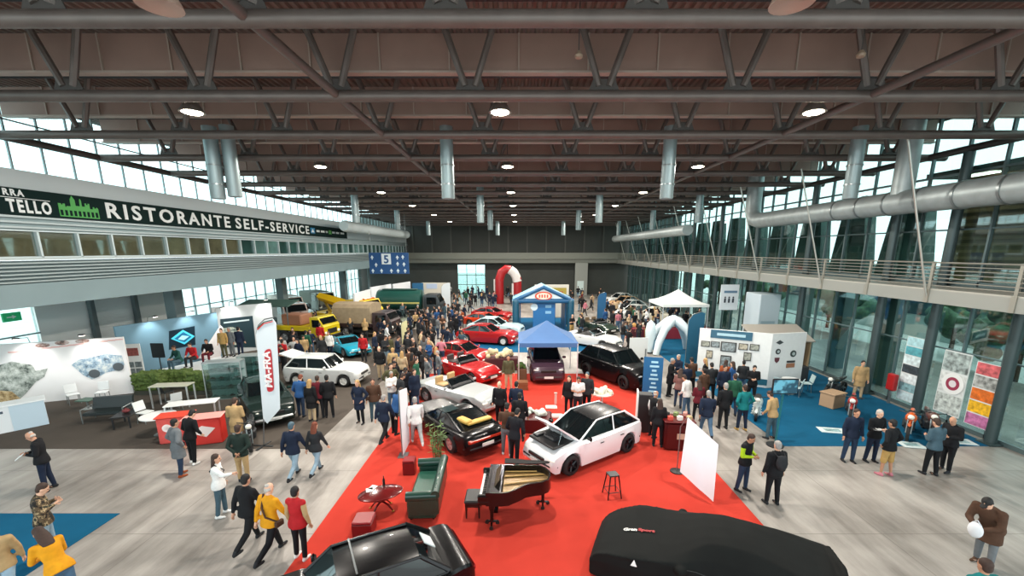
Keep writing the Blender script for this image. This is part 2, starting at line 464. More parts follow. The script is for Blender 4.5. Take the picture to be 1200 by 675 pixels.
# exit sign on the far left glazing
o = thing('exit_sign', 'small green exit sign on the far left glazed doors', 'sign', (XG + .25, gy(8), 3.6))
MB().box((0, 0, 0), (.08, .75, .42)).build('sign_box', emit('#1d8a58', .5), o)
mb = MB(); mb.box((.05, -.12, .0), (.02, .22, .05)); mb.plate([(.045, 0, .09), (.045, .17, 0), (.045, 0, -.09)], .012)
mb.build('arrow', WHITE, o)
# sign band
SG = mat('#0a2422', .8, noise=.08, nscale=2, spec=.2)
def sy(px): return YD(XL * F / (px - CX), 8.3)
s0, s1 = FY0 + 3, sy(405)
SX = XL + .13
t = thing('restaurant_sign', 'long dark green restaurant sign with white capitals and a green castle', 'sign', (SX, 0, 0))
MB().box((-.04, (s0 + s1) / 2, 8.36), (.1, s1 - s0, .9)).build('panel', SG, t)
wl = mat('#eef3f2', .5)
ya, yb = sy(118), sy(281)
X_, U_ = (0, 1, 0), (0, 0, 1)
me_ = (0.015, ya, 8.07)
def sign_text(name, s, p0, p1, zb, size, bold=.018):
    y0, y1 = sy(p0), sy(p1)
    return text_on(name, s, size, wl, t, (.02, y0, zb), (0, 1, 0), (0, 0, 1), bold, .008, 'LEFT', 1.3, y1 - y0)
sign_text('lettering', 'RISTORANTE', 119, 266, 8.07, .86, .02)
sign_text('lettering', 'SELF-SERVICE', 273, 360, 8.07, .86, .02)
sign_text('lettering', 'TELLO', 2, 55, 8.02, .58, .02)
sign_text('lettering', 'RRA', 0, 25, 8.55, .3, .008)
MB().box((.02, (sy(-12) + sy(55)) / 2, 8.48), (.012, sy(55) - sy(-12), .02)).build('rule', wl, t)
c0, c1 = sy(64), sy(111); W = c1 - c0
pr = [(0, 0), (1, 0), (1, .55), (.97, .62), (.94, .55), (.9, .55), (.9, .62), (.86, .62), (.86, .5), (.78, .5), (.78, .78), (.74, .78), (.74, .7), (.7, .7), (.7, .78), (.66, .78), (.66, .6), (.58, .6), (.58, .9), (.555, 1), (.53, .9), (.53, .6), (.42, .6), (.42, .9), (.36, 1.1), (.3, .9), (.3, .55), (.2, .55), (.2, .5), (.16, .5), (.16, .66), (.11, .66), (.11, .6), (.07, .6), (.07, .66), (.0, .66)]
cg = MB(); cg.plate([(0, c0 + u * W, 7.98 + v * .72) for u, v in pr], .014); cg.build('castle_emblem', mat('#4aa84e', .5), t, loc=(.012, 0, 0))
cg = MB()
for k in range(9):
    u = .05 + k * .11; cg.box((.03, c0 + u * W, 8.12), (.01, .09, .2))
cg.build('castle_arches', SG, t)
i0, i1 = sy(362), sy(367)
MB().box((.02, (i0 + i1) / 2, 8.36), (.012, i1 - i0, .45)).build('blue_mark', mat('#2a86b8', .5), t)
b = MB(); b.plate([(.03, i0 + .1, 8.22), (.03, (i0 + i1) / 2, 8.52), (.03, i1 - .1, 8.22)], .008); b.build('mark_triangle', wl, t)
b = MB()
for k, (p, q) in enumerate(((368.5, 373), (373.6, 379), (379.6, 382.5), (387, 391), (391.5, 396), (396.6, 402))):
    b.box((.02, (sy(p) + sy(q)) / 2, 8.36), (.012, (sy(q) - sy(p)) * .8, .17))
b.build('small_lettering', wl, t)
i0, i1 = sy(383.5), sy(386.5)
MB().box((.02, (i0 + i1) / 2, 8.36), (.012, i1 - i0, .35)).build('green_mark', mat('#5fb14a', .5), t)

# --- right facade: glass wall with columns
RG = mat('#56686a', .45, .4)
RGL = mat('#8b9a9a', .4, .5)
zlow = (0.0, 4.95); zup = (5.4, ZDK - .05)
y = 6.0; k = 0
gl1 = glass('#d3e4e1', .14)
while y < YB - .8:
    w = 1.38
    for (z0, z1) in (zlow, zup):
        fr = MB()
        fr.box((XR, y, (z0 + z1) / 2), (.12, .07, z1 - z0))
        fr.box((XR, y + w / 2, z0 + .08), (.12, w, .16)); fr.box((XR, y + w / 2, z1 - .05), (.1, w, .1))
        if z0 == 0: fr.box((XR, y + w / 2, 2.9), (.09, w, .05))
        else:
            fr.box((XR, y + w / 2, 7.5), (.09, w, .06)); fr.box((XR, y + w / 2, 9.6), (.09, w, .08))
        f = struct(fr.build(f'window_{wn}', RG)); wn += 1
        MB().box((XR + .03, y + w / 2, (z0 + z1) / 2), (.012, w - .05, z1 - z0 - .1)).build('pane', gl1, f)
    y += w; k += 1
for D in (11.6, 14.35, 17.15, 19.7) + tuple(19.7 + 5.4 * q for q in range(1, 9)):
    Y = YD(D, 3); c = MB()
    c.tube((XR - .28, Y, 0), (XR - .28, Y, 5.03), .17, n=14); c.tube((XR - .28, Y, 5.36), (XR - .28, Y, ZCH - .16), .17, n=14)
    c.box((XR - .28, Y, .03), (.5, .5, .06))
    struct(c.build('column', mat('#3f4d4e', .4, .4), smooth=True)); BLOCK0.append((XR - .28, Y, .45, .45, 0))
struct(MB().box((XR, YB / 2 + 3, 5.17), (.3, YB - 5, .45)).build('trim_14', RG))
# balcony
BX = 15.0
by0_ = 7.0
struct(MB().box(((BX + XR) / 2, (by0_ + YB) / 2, 5.2), (XR - BX, YB - by0_, .32)).build('trim_15', mat('#a7a59c', .55)))
RAIL = mat('#a39f94', .35, .6)
bl = thing('balcony_railing', 'grey metal railing of horizontal bars along the right balcony', 'railing', (BX, 0, 0))
for j in range(7):
    MB().tube((0, by0_, 5.48 + j * .135), (0, YB - 2, 5.48 + j * .135), .018 if j < 6 else .03, n=6).build('rail_bar', RAIL, bl, True)
post = MB().box((.02, 0, 5.75), (.07, .1, 1.15)).box((.02, 0, 5.1), (.14, .16, .5)).mesh('post', [RAIL])
MB().box((.0, (by0_ + YB) / 2, 5.08), (.03, YB - by0_, .46)).build('fascia', mat('#989a94', .45, .4), bl)
D = 10.1; q = 0
while YD(D, 5) < YB - 2:
    Y = YD(D, 5); link('post', post, bl, (0, Y, 0))
    if q % 2 == 0:
        o = MB().tube((BX - .02, Y, 5.0), (13.2, Y - .05, ZCH), .035, n=8).build('hanger_rod', mat('#b5b5ad', .35, .6), smooth=True)
        tag(o, f'slanting steel hanger rod holding the right balcony, {ORD[q // 2]} from the photographer', 'hanger rod', 'balcony hanger rods')
    D += 2.7; q += 1
# ------------------------------------------------------------------ ducts and lamps
DUCT = mat('#a3adad', .45, .45, noise=.1, nscale=3)
def snapY(y):  # keep risers and nozzles between the trusses
    return ty[0] + (math.floor((y - ty[0]) / YST) + .62) * YST
dx, dz = 14.9, 8.54; y1 = snapY(YD(25.2, dz))
o = thing('round_duct', 'large round steel air duct running beside the right balcony', 'duct', (dx, 0, dz))
MB().path([(0, 4, 0), (0, y1 - .8, 0), (0, y1 - .3, .12), (0, y1, .5), (0, y1 + .08, 1.1), (0, y1 + .08, 3.5)], .45, 20).build('pipe', DUCT, o, True, ang=60)
for k in range(12):
    MB().lathe([(.44, -.04), (.475, -.04), (.475, .04), (.44, .04)], (0, 5 + k * 1.4, 0), 20, 'y').build('seam_ring', STEEL, o, True)
MB().tube((0, snapY(YD(14.4, 9.5)), .3), (0, snapY(YD(14.4, 9.5)), 3.5), .36, n=18).build('riser', DUCT, o, True)
o = thing('ribbed_duct', 'pale ribbed air duct high along the far left wall', 'duct', (-15.4, 0, 8.85))
ya, yb = YD(37, 9), YD(58, 9); pts = []; rs = []
for k in range(61):
    pts.append((0, ya + (yb - ya) * k / 60, 0)); rs.append(.5 if k % 3 else .42)
MB().path(pts, rs, 16).build('pipe', mat('#c3d0d1', .5), o, True, ang=70)
o = thing('round_duct', 'steel air duct under the far right trusses beyond the big duct', 'duct', (13.2, 0, 8.3))
MB().tube((0, YD(33, 8), 0), (0, YD(58, 8), 0), .42, n=16).build('pipe', DUCT, o, True)
nz = MB().lathe([(.0, 0), (.235, 0), (.25, .03), (.25, 2.6)], n=18)
nz_me = nz.mesh('pipe', [mat('#93a3a5', .42, .5)], True)
ring_me = MB().lathe([(.245, 0), (.275, 0), (.275, .05), (.245, .05)], n=18).mesh('collar', [STEEL], True)
names = ['far left', 'left of centre', 'right of centre', 'far right']
for r, D in enumerate((16.5, 29, 41.5, 54)):
    for k, X in enumerate((-11.7, -2.75, 5.75, 12.9)):
        zb = 8.68
        t = thing('hanging_air_nozzle', f'vertical round air nozzle under the roof, {names[k]}, {ORD[r]} row back', 'air nozzle', (X, snapY(YD(D, 9)), zb), group='air nozzles')
        link('pipe', nz_me, t)
        for z in (.5, 1.2): link('collar', ring_me, t, (0, 0, z))
        if k == 0 and r == 0: link('pipe', nz_me, t, (.5, .25, .1))
# lamps
hous = MB().lathe([(0, .42), (.07, .42), (.09, .3), (.17, .24), (.3, .02), (.31, 0), (.29, 0), (.0, .03)], n=18).mesh('reflector', [mat('#8f8a84', .4, .6)], True)
lens = MB().lathe([(0, -.02), (.2, -.02), (.24, .0), (.24, .02), (0, .02)], n=18).mesh('lens', [emit('#fff2d6', 40.0)], True)
stem = MB().tube((0, 0, .4), (0, 0, 1.9), .02, n=6).mesh('stem', [TUBED])
cname = ['left', 'centre', 'right']
nl = 0
lamp_data = bpy.data.lights.new('lamp_light', 'AREA'); lamp_data.shape = 'DISK'; lamp_data.size = .5
lamp_data.energy = 820; lamp_data.color = (1, .93, .84)
for r, D in enumerate((11.3, 18.6, 26.8, 34.6, 43.5, 53.5)):
    for k, X in enumerate((-8.75, -.5, 7.9)):
        Y = YD(D, 10.3)
        t = thing('high_bay_lamp', f'glowing warm high bay lamp, {cname[k]} column, {ORD[r]} row back', 'ceiling lamp', (X, Y, 10.32), group='high bay lamps')
        link('reflector', hous, t); link('lens', lens, t); link('stem', stem, t)
        lo = bpy.data.objects.new('lamp_light', lamp_data); COL.objects.link(lo); lo.parent = t; lo.location = (0, 0, -.06)
hous2 = MB().lathe([(0, .45), (.08, .45), (.1, .3), (.15, .22), (.25, .02), (.26, -.02), (.24, -.02), (.2, .0), (0, .02)], n=20).mesh('reflector', [mat('#b59a8c', .4, .2)], True)
for py, w in ((6, 'left'), (3, 'right')):
    p = G(187 if w == 'left' else 928, py, 9.75)
    t = thing('hanging_dish_lamp', f'unlit dish lamp near the top {w} of the picture', 'ceiling lamp', (p[0], p[1], 9.75))
    link('reflector', hous2, t); link('stem', stem, t)
for k, (px_, py_) in enumerate(((1008, 70), (678, 71))):
    p = G(px_, py_, 10.7)
    t = thing('spot_lamp', ['small tan spot lamp on a truss, right of the picture', 'tiny round alarm lamp beneath a girder near the middle', 'small dark camera dome right of the middle truss'][k], 'spot lamp', (p[0], p[1], 10.75))
    MB().lathe([(0, 0), (.08, .0), (.09, .05), (.04, .13), (0, .14)], n=12).build('housing', mat('#a08c78', .5), t, True)
    MB().tube((0, 0, .1), (0, 0, 1.3), .012, n=6).build('stem', TUBED, t)
# hall number sign
p = G(455, 322, 5.2)
Y = YD(43, 5.5); X0 = (433 - CX) * 43 / F; X1 = (479 - CX) * 43 / F
zt_, zb_ = CAMH - 2 * 43 * math.cos(TH) / F, CAMH - 27 * 43 * math.cos(TH) / F
t = thing('hall_sign', 'hanging blue hall sign with a large number five and white arrows', 'sign', ((X0 + X1) / 2, Y, (zt_ + zb_) / 2))
W, H = X1 - X0, zt_ - zb_
MB().box((0, 0, 0), (W, .12, H)).build('panel', mat('#14487e', .5), t)
MB().box((-.25, -.07, .0 + H * .2), (.95, .03, H * .5)).build('number_panel', mat('#d8e2e8', .5), t)
text_on('number', '5', 1.1, mat('#14487e', .5), t, (-.52, -.095, H * .2 - .4), (1, 0, 0), (0, 0, 1), .03)
for k, (u, v) in enumerate(((-.42, .3), (-.33, -.05), (-.42, -.33), (-.2, -.33), (.05, -.33), (.22, .3), (.36, .32), (.22, 0), (.38, -.02), (.22, -.33), (.4, -.33))):
    s = .17; a = MB(); x, z = u * W, v * H
    a.plate([(x - s, -.065, z - s * .6), (x + s, -.065, z - s * .6), (x, -.065, z + s)], -.02); a.box((x, -.07, z - s), (.1, .02, .2)); a.build('arrow', mat('#d3e2ea', .5), t)
for s in (-1, 1): MB().tube((s * W * .45, 0, H / 2), (s * W * .45, 0, ZCH - t.location.z), .015, n=6).build('hanger', STEEL, t)
# ------------------------------------------------------------------ people
def V(*a): return Vector(a)
def body_pose(pose, fem):
    """joint positions, facing +X, left = +Y, for a person 1.75 m tall"""
    J = {}
    sh = .175 if fem else .2; hp = .095
    lean = {'lean': 30, 'walk': 4, 'bend': 55, 'sit': 12, 'look': 8}.get(pose, 1)
    hipz = .92
    if pose == 'sit': hipz = .5
    if pose == 'bend': hipz = .88
    H = V(-.12 if pose in ('lean', 'bend') else 0, 0, hipz)
    la = math.radians(lean); up = V(math.sin(la), 0, math.cos(la)); fw = V(math.cos(la), 0, -math.sin(la))
    J['hip'] = H; J['waist'] = H + up * .17; J['chest'] = H + up * .38; J['neck'] = H + up * .55
    hl = la + math.radians({'look': 25, 'phone': 24, 'fold': 5, 'lean': 10, 'bend': 5, 'hold': 20}.get(pose, 3)); hu = V(math.sin(hl), 0, math.cos(hl))
    J['head'] = J['neck'] + hu * .165 + V(.02, 0, 0); J['hu'] = hu; J['up'] = up; J['fw'] = fw
    for s, n in ((1, 'L'), (-1, 'R')):
        S = H + up * .5 + V(0, s * sh, 0); J['sh' + n] = S
        hj = H + V(0, s * hp, -.03); J['hj' + n] = hj
        # legs
        if pose == 'sit':
            k = hj + V(.43, s * .06, .02); a = k + V(.03, 0, -k.z + .09)
        else:
            th = {'walk': 24 * s}.get(pose, 4 * s if pose not in ('fold', 'stand') else 2 * s)
            kn = {'walk': 8 if s > 0 else 32}.get(pose, 4)
            t = math.radians(th); k = hj + V(math.sin(t) * .43, s * .02, -math.cos(t) * .43)
            t2 = t - math.radians(kn); a = k + V(math.sin(t2) * .41, s * .015, -math.cos(t2) * .41)
        J['kn' + n] = k; J['an' + n] = a
        # arms
        down_e, down_w = S + V(-.02, s * .06, -.29), S + V(.05, s * .08, -.54)
        e, w = down_e, down_w
        if pose == 'walk':
            e = S + V(-.10 * s, s * .05, -.27); w = e + V(.04 - .10 * s, s * .01, -.24)
        elif pose == 'fold':
            e = S + V(.04, s * .06, -.28); w = S + V(.25, -s * .12 , -.25 - .03 * s)
        elif pose in ('phone', 'hold'):
            e = S + V(.01, s * .05, -.285)
            w = S + V(.23, -s * .12, -.14 if pose == 'phone' else -.27)
            if pose == 'phone' and s < 0: w = S + V(.22, .13, -.19)
        elif pose == 'back':
            e = S + V(-.08, s * .09, -.27); w = S + V(-.19, -s * .14, -.45)
        elif pose == 'hip':
            e = S + V(-.09, s * .15, -.25); w = S + V(.06, s * .02, -.46)
        elif pose == 'point' and s < 0:
            e = S + V(.2, -.1, -.16); w = e + V(.22, -.02, .03)
        elif pose in ('lean', 'bend'):
            e = S + V(.06, s * .05, -.28); w = S + V(.24, -s * .13, -.36)
        elif pose == 'sit':
            e = S + V(.06, s * .07, -.26); w = S + V(.27, -s * .04, -.34)
        elif pose == 'look':
            e = S + V(-.03, s * .1, -.28); w = S + V(.12, s * .04, -.46)
        J['el' + n] = e; J['wr' + n] = w
    if pose == 'walk': pass
    zmin = min(J['anL'].z, J['anR'].z) - .085
    if pose != 'sit':
        for k in J:
            if k not in ('hu', 'up', 'fw'): J[k] = J[k] - V(0, 0, zmin)
    return J
def torso_rings(J, fem, grow, z0=0.0, z1=1.0, flare=0.0):
    """elliptic rings hip..neck"""
    prof = [(-.10, .125, .165), (-.0, .125, .178), (.1, .112, .16), (.17, .105, .148), (.28, .118, .165), (.38, .125, .185), (.46, .115, .195), (.52, .095, .165), (.56, .07, .09)]
    if fem: prof = [(-.10, .125, .17), (-.0, .13, .182), (.1, .108, .155), (.17, .096, .132), (.28, .118, .148), (.36, .13, .16), (.46, .105, .165), (.52, .085, .14), (.56, .06, .075)]
    R = []; n = 18
    for t, a, b in prof:
        if t < z0 - .001 or t > z1 + .001: continue
        c = J['hip'] + J['up'] * t
        f = flare * max(0, (.2 - t)) / .3
        g = grow + f
        R.append([c + J['fw'] * ((a + g) * math.cos(2 * PI * k / n)) + V(0, (b + g) * math.sin(2 * PI * k / n), 0) for k in range(n)])
    return R
_P = {}
def lerp(a, b, t): return a + (b - a) * t
def person_mesh(pose, fem, piece, near):
    key = (pose, fem, piece, near)
    if key in _P: return _P[key]
    J = body_pose(pose, fem); mb = MB(); vox = .02 if near else .036
    kf = .92 if fem else 1.0
    hd, hu = J['head'], J['hu']
    if piece == 'body':
        mb.loft(torso_rings(J, fem, 0))
        mb.cap(J['neck'] - J['up'] * .05, J['neck'] + hu * .07, .06 * kf, .055 * kf)
        R = Matrix.Rotation(math.atan2(hu.x, hu.z), 3, 'Y')
        mb.ell(hd + hu * .035, (.098, .077, .105), 14, 10, R)
        mb.ell(hd + R @ V(.025, 0, -.055), (.068, .058, .075), 12, 8, R)
        mb.ell(hd + R @ V(.1, 0, -.01), (.024, .016, .03), 8, 6, R)
        for s in (1, -1): mb.ell(hd + R @ V(0, s * .078, .0), (.024, .014, .034), 8, 6, R)
        for n in 'LR':
            mb.cap(J['sh' + n], J['el' + n], .055 * kf, .042 * kf); mb.cap(J['el' + n], J['wr' + n], .042 * kf, .029 * kf)
            mb.cap(J['hj' + n], J['kn' + n], .09 * kf, .058 * kf); mb.cap(J['kn' + n], J['an' + n], .06 * kf, .036)
            a = J['an' + n]; mb.cap(a + V(-.03, 0, -.045), a + V(.13, 0, -.055), .036, .028)
            d = (J['wr' + n] - J['el' + n]).normalized()
            mb.cap(J['wr' + n] + d * .01, J['wr' + n] + d * .075, .03, .034)
        me = remesh(mb, 'body', vox if near else .034)
        if near:  # five fingers on each hand, curled a little
            fb = MB()
            for n, s in (('L', 1), ('R', -1)):
                d = (J['wr' + n] - J['el' + n]).normalized(); w = J['wr' + n]
                side = d.cross(V(0, s, 0.01)); side = side.normalized() if side.length > .1 else V(1, 0, 0)
                pal = side.cross(d).normalized()
                for k, (o, L) in enumerate(((-.027, .066), (-.009, .076), (.009, .072), (.026, .055))):
                    b = w + d * .085 + side * (-o); m1 = b + d * L * .5 - pal * .006 * s; m2 = m1 + d * L * .38 - pal * .022 * s
                    fb.path([b, m1, m2], [.0105, .0095, .008], 6)
                tb = w + d * .03 + side * .03; fb.path([tb, tb + side * .028 + d * .025, tb + side * .03 + d * .058], [.0125, .011, .009], 6)
            fm = bmesh.new(); fm.from_mesh(me)
            t = fb.mesh('t', [], True); fm.from_mesh(t); fm.to_mesh(me); fm.free(); bpy.data.meshes.remove(t)
            me.polygons.foreach_set('use_smooth', [True] * len(me.polygons))
    elif piece in ('jacket', 'shirt', 'coat', 'vest'):
        g = {'jacket': .014, 'shirt': .008, 'coat': .02, 'vest': .018}[piece]
        mb.loft(torso_rings(J, fem, g, -.10 if piece != 'shirt' else -.02, .56, .035 if piece != 'shirt' else .02))
        mb.cap(J['neck'] - J['up'] * .04, J['neck'] + J['up'] * .015, .078, .07)
        if piece == 'coat' and pose != 'sit':
            k = lerp(J['knL'], J['knR'], .5); h0 = J['hip']
            mb.loft([[h0 + (k - h0) * t + V((.15 + .04 * t) * math.cos(2 * PI * q / 16), (.2 + .03 * t) * math.sin(2 * PI * q / 16), 0) for q in range(16)] for t in (-.1, .4, .75)])
        for n, s in (('L', 1), ('R', -1)):
            S, E, W = J['sh' + n], J['el' + n], J['wr' + n]
            mb.cap(S + V(0, -s * .04, -.01), S, .075 * kf + g * .6, .062 * kf + g)
            if piece == 'vest': mb.cap(S, lerp(S, E, .08), .058 + g, .055 + g)
            elif piece == 'shirt': mb.cap(S, lerp(S, E, .75), .06 * kf + g * .9, .053 * kf + g)
            else:
                mb.cap(S, E, .06 * kf + g, .05 * kf + g * .8); mb.cap(E, lerp(E, W, .92), .05 * kf + g * .8, .036 * kf + g * .5)
        me = remesh(mb, piece, vox * 1.1)
    elif piece == 'sleeves':
        for n in 'LR':
            S, E, W = J['sh' + n], J['el' + n], J['wr' + n]
            mb.cap(S, E, .068, .058); mb.cap(E, lerp(E, W, .93), .058, .043)
        me = remesh(mb, piece, vox)
    elif piece in ('trousers', 'shorts'):
        mb.loft(torso_rings(J, fem, .014, -.10, .12))
        mb.cap(J['hip'] + V(0, -.05, -.08), J['hip'] + V(0, .05, -.08), .115, .115)
        for n in 'LR':
            h0, k, a = J['hj' + n], J['kn' + n], J['an' + n]
            mb.cap(h0, k, .1 * kf + .008, .072 * kf + (.015 if piece == 'shorts' else 0))
            if piece == 'trousers': mb.cap(k, lerp(k, a, .93), .073 * kf, .058)
        me = remesh(mb, piece, vox * 1.1)
    elif piece in ('left_shoe', 'right_shoe'):
        for n in piece[0].upper():
            a = J['an' + n]; mb.cap(a + V(-.04, 0, -.048), a + V(.15, .01 if n == 'L' else -.01, -.055), .045, .036); mb.cap(a + V(-.02, 0, -.03), a + V(0, 0, .01), .047, .05)
        me = remesh(mb, piece, .024)
        zf = min(J['anL'].z, J['anR'].z) - .085
        for v in me.vertices:
            lo = min((J['anL'], J['anR']), key=lambda q: (q - v.co).length).z - .085
            v.co.z = max(v.co.z, lo)
    elif piece in ('short_hair', 'long_hair', 'cap', 'fringe_hair', 'hood_hair'):
        R = Matrix.Rotation(math.atan2(hu.x, hu.z), 3, 'Y')
        if piece == 'fringe_hair':
            for s in (1, -1): mb.ell(hd + R @ V(-.03, s * .062, .012), (.05, .02, .045), 10, 6, R)
            mb.ell(hd + R @ V(-.072, 0, .005), (.03, .06, .055), 10, 6, R); mb.ell(hd + R @ V(-.045, 0, .1), (.055, .06, .04), 10, 6, R)
        else:
            mb.ell(hd + R @ V(-.018, 0, .06), (.102, .088, .098), 14, 9, R)
            mb.ell(hd + R @ V(-.05, 0, .0), (.064, .08, .09), 12, 8, R)
            if piece == 'long_hair':
                mb.loft([[hd + R @ (V(-.055 - .03 * t, 0, .02 - .33 * t) + V(.06 * (1 - .3 * t) * math.cos(2 * PI * q / 12), (.092 + .02 * math.sin(3 * t)) * math.sin(2 * PI * q / 12), 0)) for q in range(12)] for t in (0, .3, .6, .85, 1)])
            if piece == 'cap': mb.ell(hd + R @ V(.11, 0, .065), (.075, .065, .014), 12, 6, R)
            if piece == 'hood_hair': mb.ell(hd + R @ V(-.03, 0, .05), (.115, .11, .12), 12, 8, R)
        me = remesh(mb, piece, .018 if near else .026)
        # keep the face free
    elif piece == 'eyes':
        R = Matrix.Rotation(math.atan2(hu.x, hu.z), 3, 'Y')
        for s in (1, -1): mb.ell(hd + R @ V(.088, s * .03, .022), (.012, .013, .009), 8, 6, R)
        me = mb.mesh('eyes', [], True)
    elif piece == 'mouth':
        R = Matrix.Rotation(math.atan2(hu.x, hu.z), 3, 'Y')
        mb.ell(hd + R @ V(.088, 0, -.062), (.008, .024, .006), 8, 6, R); me = mb.mesh('mouth', [], True)
    elif piece == 'backpack':
        c = J['hip'] + J['up'] * .34 - J['fw'] * .2
        mb.ell(c, (.1, .15, .22), 14, 10); mb.ell(c - J['fw'] * .07 - J['up'] * .06, (.05, .11, .11), 12, 8)
        for s in (1, -1): mb.path([c + V(0, s * .1, .15), J['sh' + ('L' if s > 0 else 'R')] + V(.0, -s * .06, .1), J['chest'] + J['fw'] * .17 + V(0, s * .1, .0), c + V(.1, s * .13, -.14)], .02, 6)
        me = remesh(mb, piece, .022)
    elif piece == 'shoulder_bag':
        c = J['hip'] + V(-.05, .25, .05); mb.box((c.x, c.y, c.z), (.26, .1, .2), 0, .03)
        mb.path([c + V(.1, 0, .1), J['chest'] + J['fw'] * .17, J['shR'] + V(0, .06, .1), J['chest'] - J['fw'] * .16, c + V(-.1, 0, .1)], .014, 6)
        me = mb.mesh(piece, [], True)
    elif piece == 'strap':
        mb.path([J['shL'] + V(.0, -.07, .1), J['chest'] - J['fw'] * .17, J['waist'] - J['fw'] * .16 + V(0, -.08, 0), J['hip'] + V(0, -.22, .02)], .022, 6); 
        c = J['hip'] + V(.02, -.25, -.02); mb.box((c.x, c.y, c.z), (.2, .08, .14), 0, .02); me = mb.mesh(piece, [], True)
    if not me.materials: me.materials.append(None)
    _P[key] = me
    return me
SKIN = ['#c79a80', '#b98a70', '#d3a78d', '#a97c62']
FAB = {'black': '#141518', 'charcoal': '#26282b', 'navy': '#182235', 'blue': '#274d7c', 'grey': '#63676a', 'white': '#d9d9d6', 'red': '#a51d22', 'maroon': '#5c1a24', 'green': '#22503c', 'olive': '#4b4a33', 'beige': '#b39d7e', 'brown': '#4a3427', 'mustard': '#c98a14', 'teal': '#0f6a6c', 'tan': '#a58a62', 'jeans': '#46617a', 'pale jeans': '#8299a8', 'dark jeans': '#25344a', 'khaki': '#a5854f', 'pink': '#b5707c', 'orange': '#c25a22', 'rust': '#8a4526', 'slate': '#3f5560', 'light grey': '#a3a5a4', 'purple': '#47365c', 'check': '#7a5a55'}
HAIR = {'black': '#0f0d0c', 'brown': '#35231a', 'grey': '#8d8a86', 'white': '#a9a49d', 'blond': '#a88555', 'red': '#6b3521'}
def cloth(c, bump=True): return mat(FAB.get(c, c), .85, noise=.12, nscale=9, spec=.25)
def camo():
    if 'camo' in _M: return _M['camo']
    m = bpy.data.materials.new('mat_camouflage'); m.use_nodes = True; nt = m.node_tree; b = nt.nodes['Principled BSDF']
    tc = nt.nodes.new('ShaderNodeTexCoord'); n = nt.nodes.new('ShaderNodeTexNoise'); n.inputs['Scale'].default_value = 9; n.inputs['Detail'].default_value = 2
    r = nt.nodes.new('ShaderNodeValToRGB'); r.color_ramp.interpolation = 'CONSTANT'; e = r.color_ramp.elements
    e[0].position = 0; e[0].color = (*rgb('#1c1913'), 1); e[1].position = .45; e[1].color = (*rgb('#5a4a35'), 1)
    q = e.new(.56); q.color = (*rgb('#a08d6c'), 1); q = e.new(.63); q.color = (*rgb('#2b2c20'), 1)
    nt.links.new(tc.outputs['Object'], n.inputs['Vector']); nt.links.new(n.outputs['Fac'], r.inputs['Fac']); nt.links.new(r.outputs['Color'], b.inputs['Base Color']); b.inputs['Roughness'].default_value = .9
    _M['camo'] = m; return m
PEOPLE = []
NP = [0]
def person(x, y, face, pose='stand', top=('jacket', 'black'), bot=('trousers', 'dark jeans'), hair=('short_hair', 'brown'), fem=False, h=1.74, label=None, near=True, group=None, z=0.0, extra=(), shoes='charcoal', name='person'):
    NP[0] += 1
    t = thing(name, label, 'person', (x, y, z), math.radians(face), group, h / 1.75)
    sk = mat(SKIN[NP[0] % 4], .6, spec=.3)
    def put(piece, m, nm=None):
        return link(nm or piece, person_mesh(pose, fem, piece, near), t, ms=[m])
    put('body', sk)
    tm = camo() if top[1] == 'camo' else cloth(top[1])
    put(top[0], tm)
    if len(top) > 2: put('sleeves', cloth(top[2]))
    put(bot[0], cloth(bot[1]))
    if near or NP[0] % 2:
        for n_ in ('left_shoe', 'right_shoe'): put(n_, cloth(shoes if near else 'charcoal'), 'shoe')
    if hair: put(hair[0], mat(HAIR.get(hair[1], FAB.get(hair[1], hair[1])), .75, noise=.2, nscale=30), 'cap' if hair[0] == 'cap' else 'hair')
    if near:
        put('eyes', mat('#1a1412', .3)); put('mouth', mat('#8e4a42', .6))
    for e in extra:
        if e[0] in ('backpack', 'shoulder_bag', 'strap'): 
            link('bag_strap' if e[0] == 'strap' else e[0], person_mesh(pose, fem, e[0], near), t, ms=[cloth(e[1])])
    PEOPLE.append((x, y)); return t
def PP(px, py, *a, **k):
    x, y = G(px, py); return person(x, y, *a, **k)
# --- visitors one can tell apart (foot pixel in the photograph)
PP(58, 574, 215, 'hold', ('jacket', 'black'), ('trousers', 'navy'), ('fringe_hair', 'white'), h=1.76, label='bald man in black jacket walking alone on bare floor, holding papers')
PP(62, 652, 40, 'phone', ('jacket', 'camo'), ('trousers', 'pale jeans'), ('short_hair', 'brown'), h=1.72, label='person in camouflage jacket and pale jeans standing on lower left blue carpet')
PP(78, 712, 160, 'lean', ('jacket', 'mustard'), ('trousers', 'jeans'), ('long_hair', 'brown'), True, 1.72, label='person bending forward in a mustard yellow hooded top, bottom left')
PP(14, 707, 300, 'walk', ('jacket', 'tan'), ('trousers', 'pale jeans'), ('short_hair', 'brown'), h=1.74, label='person in tan jacket and pale jeans at the left frame edge')
PP(214, 557, 60, 'hip', ('coat', 'grey'), ('trousers', 'dark jeans'), ('short_hair', 'black'), h=1.76, label='man in long grey jacket with back turned, before red promotion counter', shoes='rust')
PP(228, 543, 75, 'look', ('jacket', 'black'), ('trousers', 'black'), ('short_hair', 'black'), h=1.73, label='person all in black leaning at the red promotion counter', shoes='white')
PP(287, 564, 100, 'back', ('jacket', '#1d2a25'), ('trousers', 'tan'), ('cap', 'brown'), h=1.72, label='man in dark green jacket and tan trousers, hands behind his back')
PP(262, 604, 20, 'point', ('jacket', 'white'), ('trousers', 'slate'), ('long_hair', 'brown'), True, 1.66, label='long-haired woman in white jacket pointing right', extra=(('shoulder_bag', 'black'),), shoes='white')
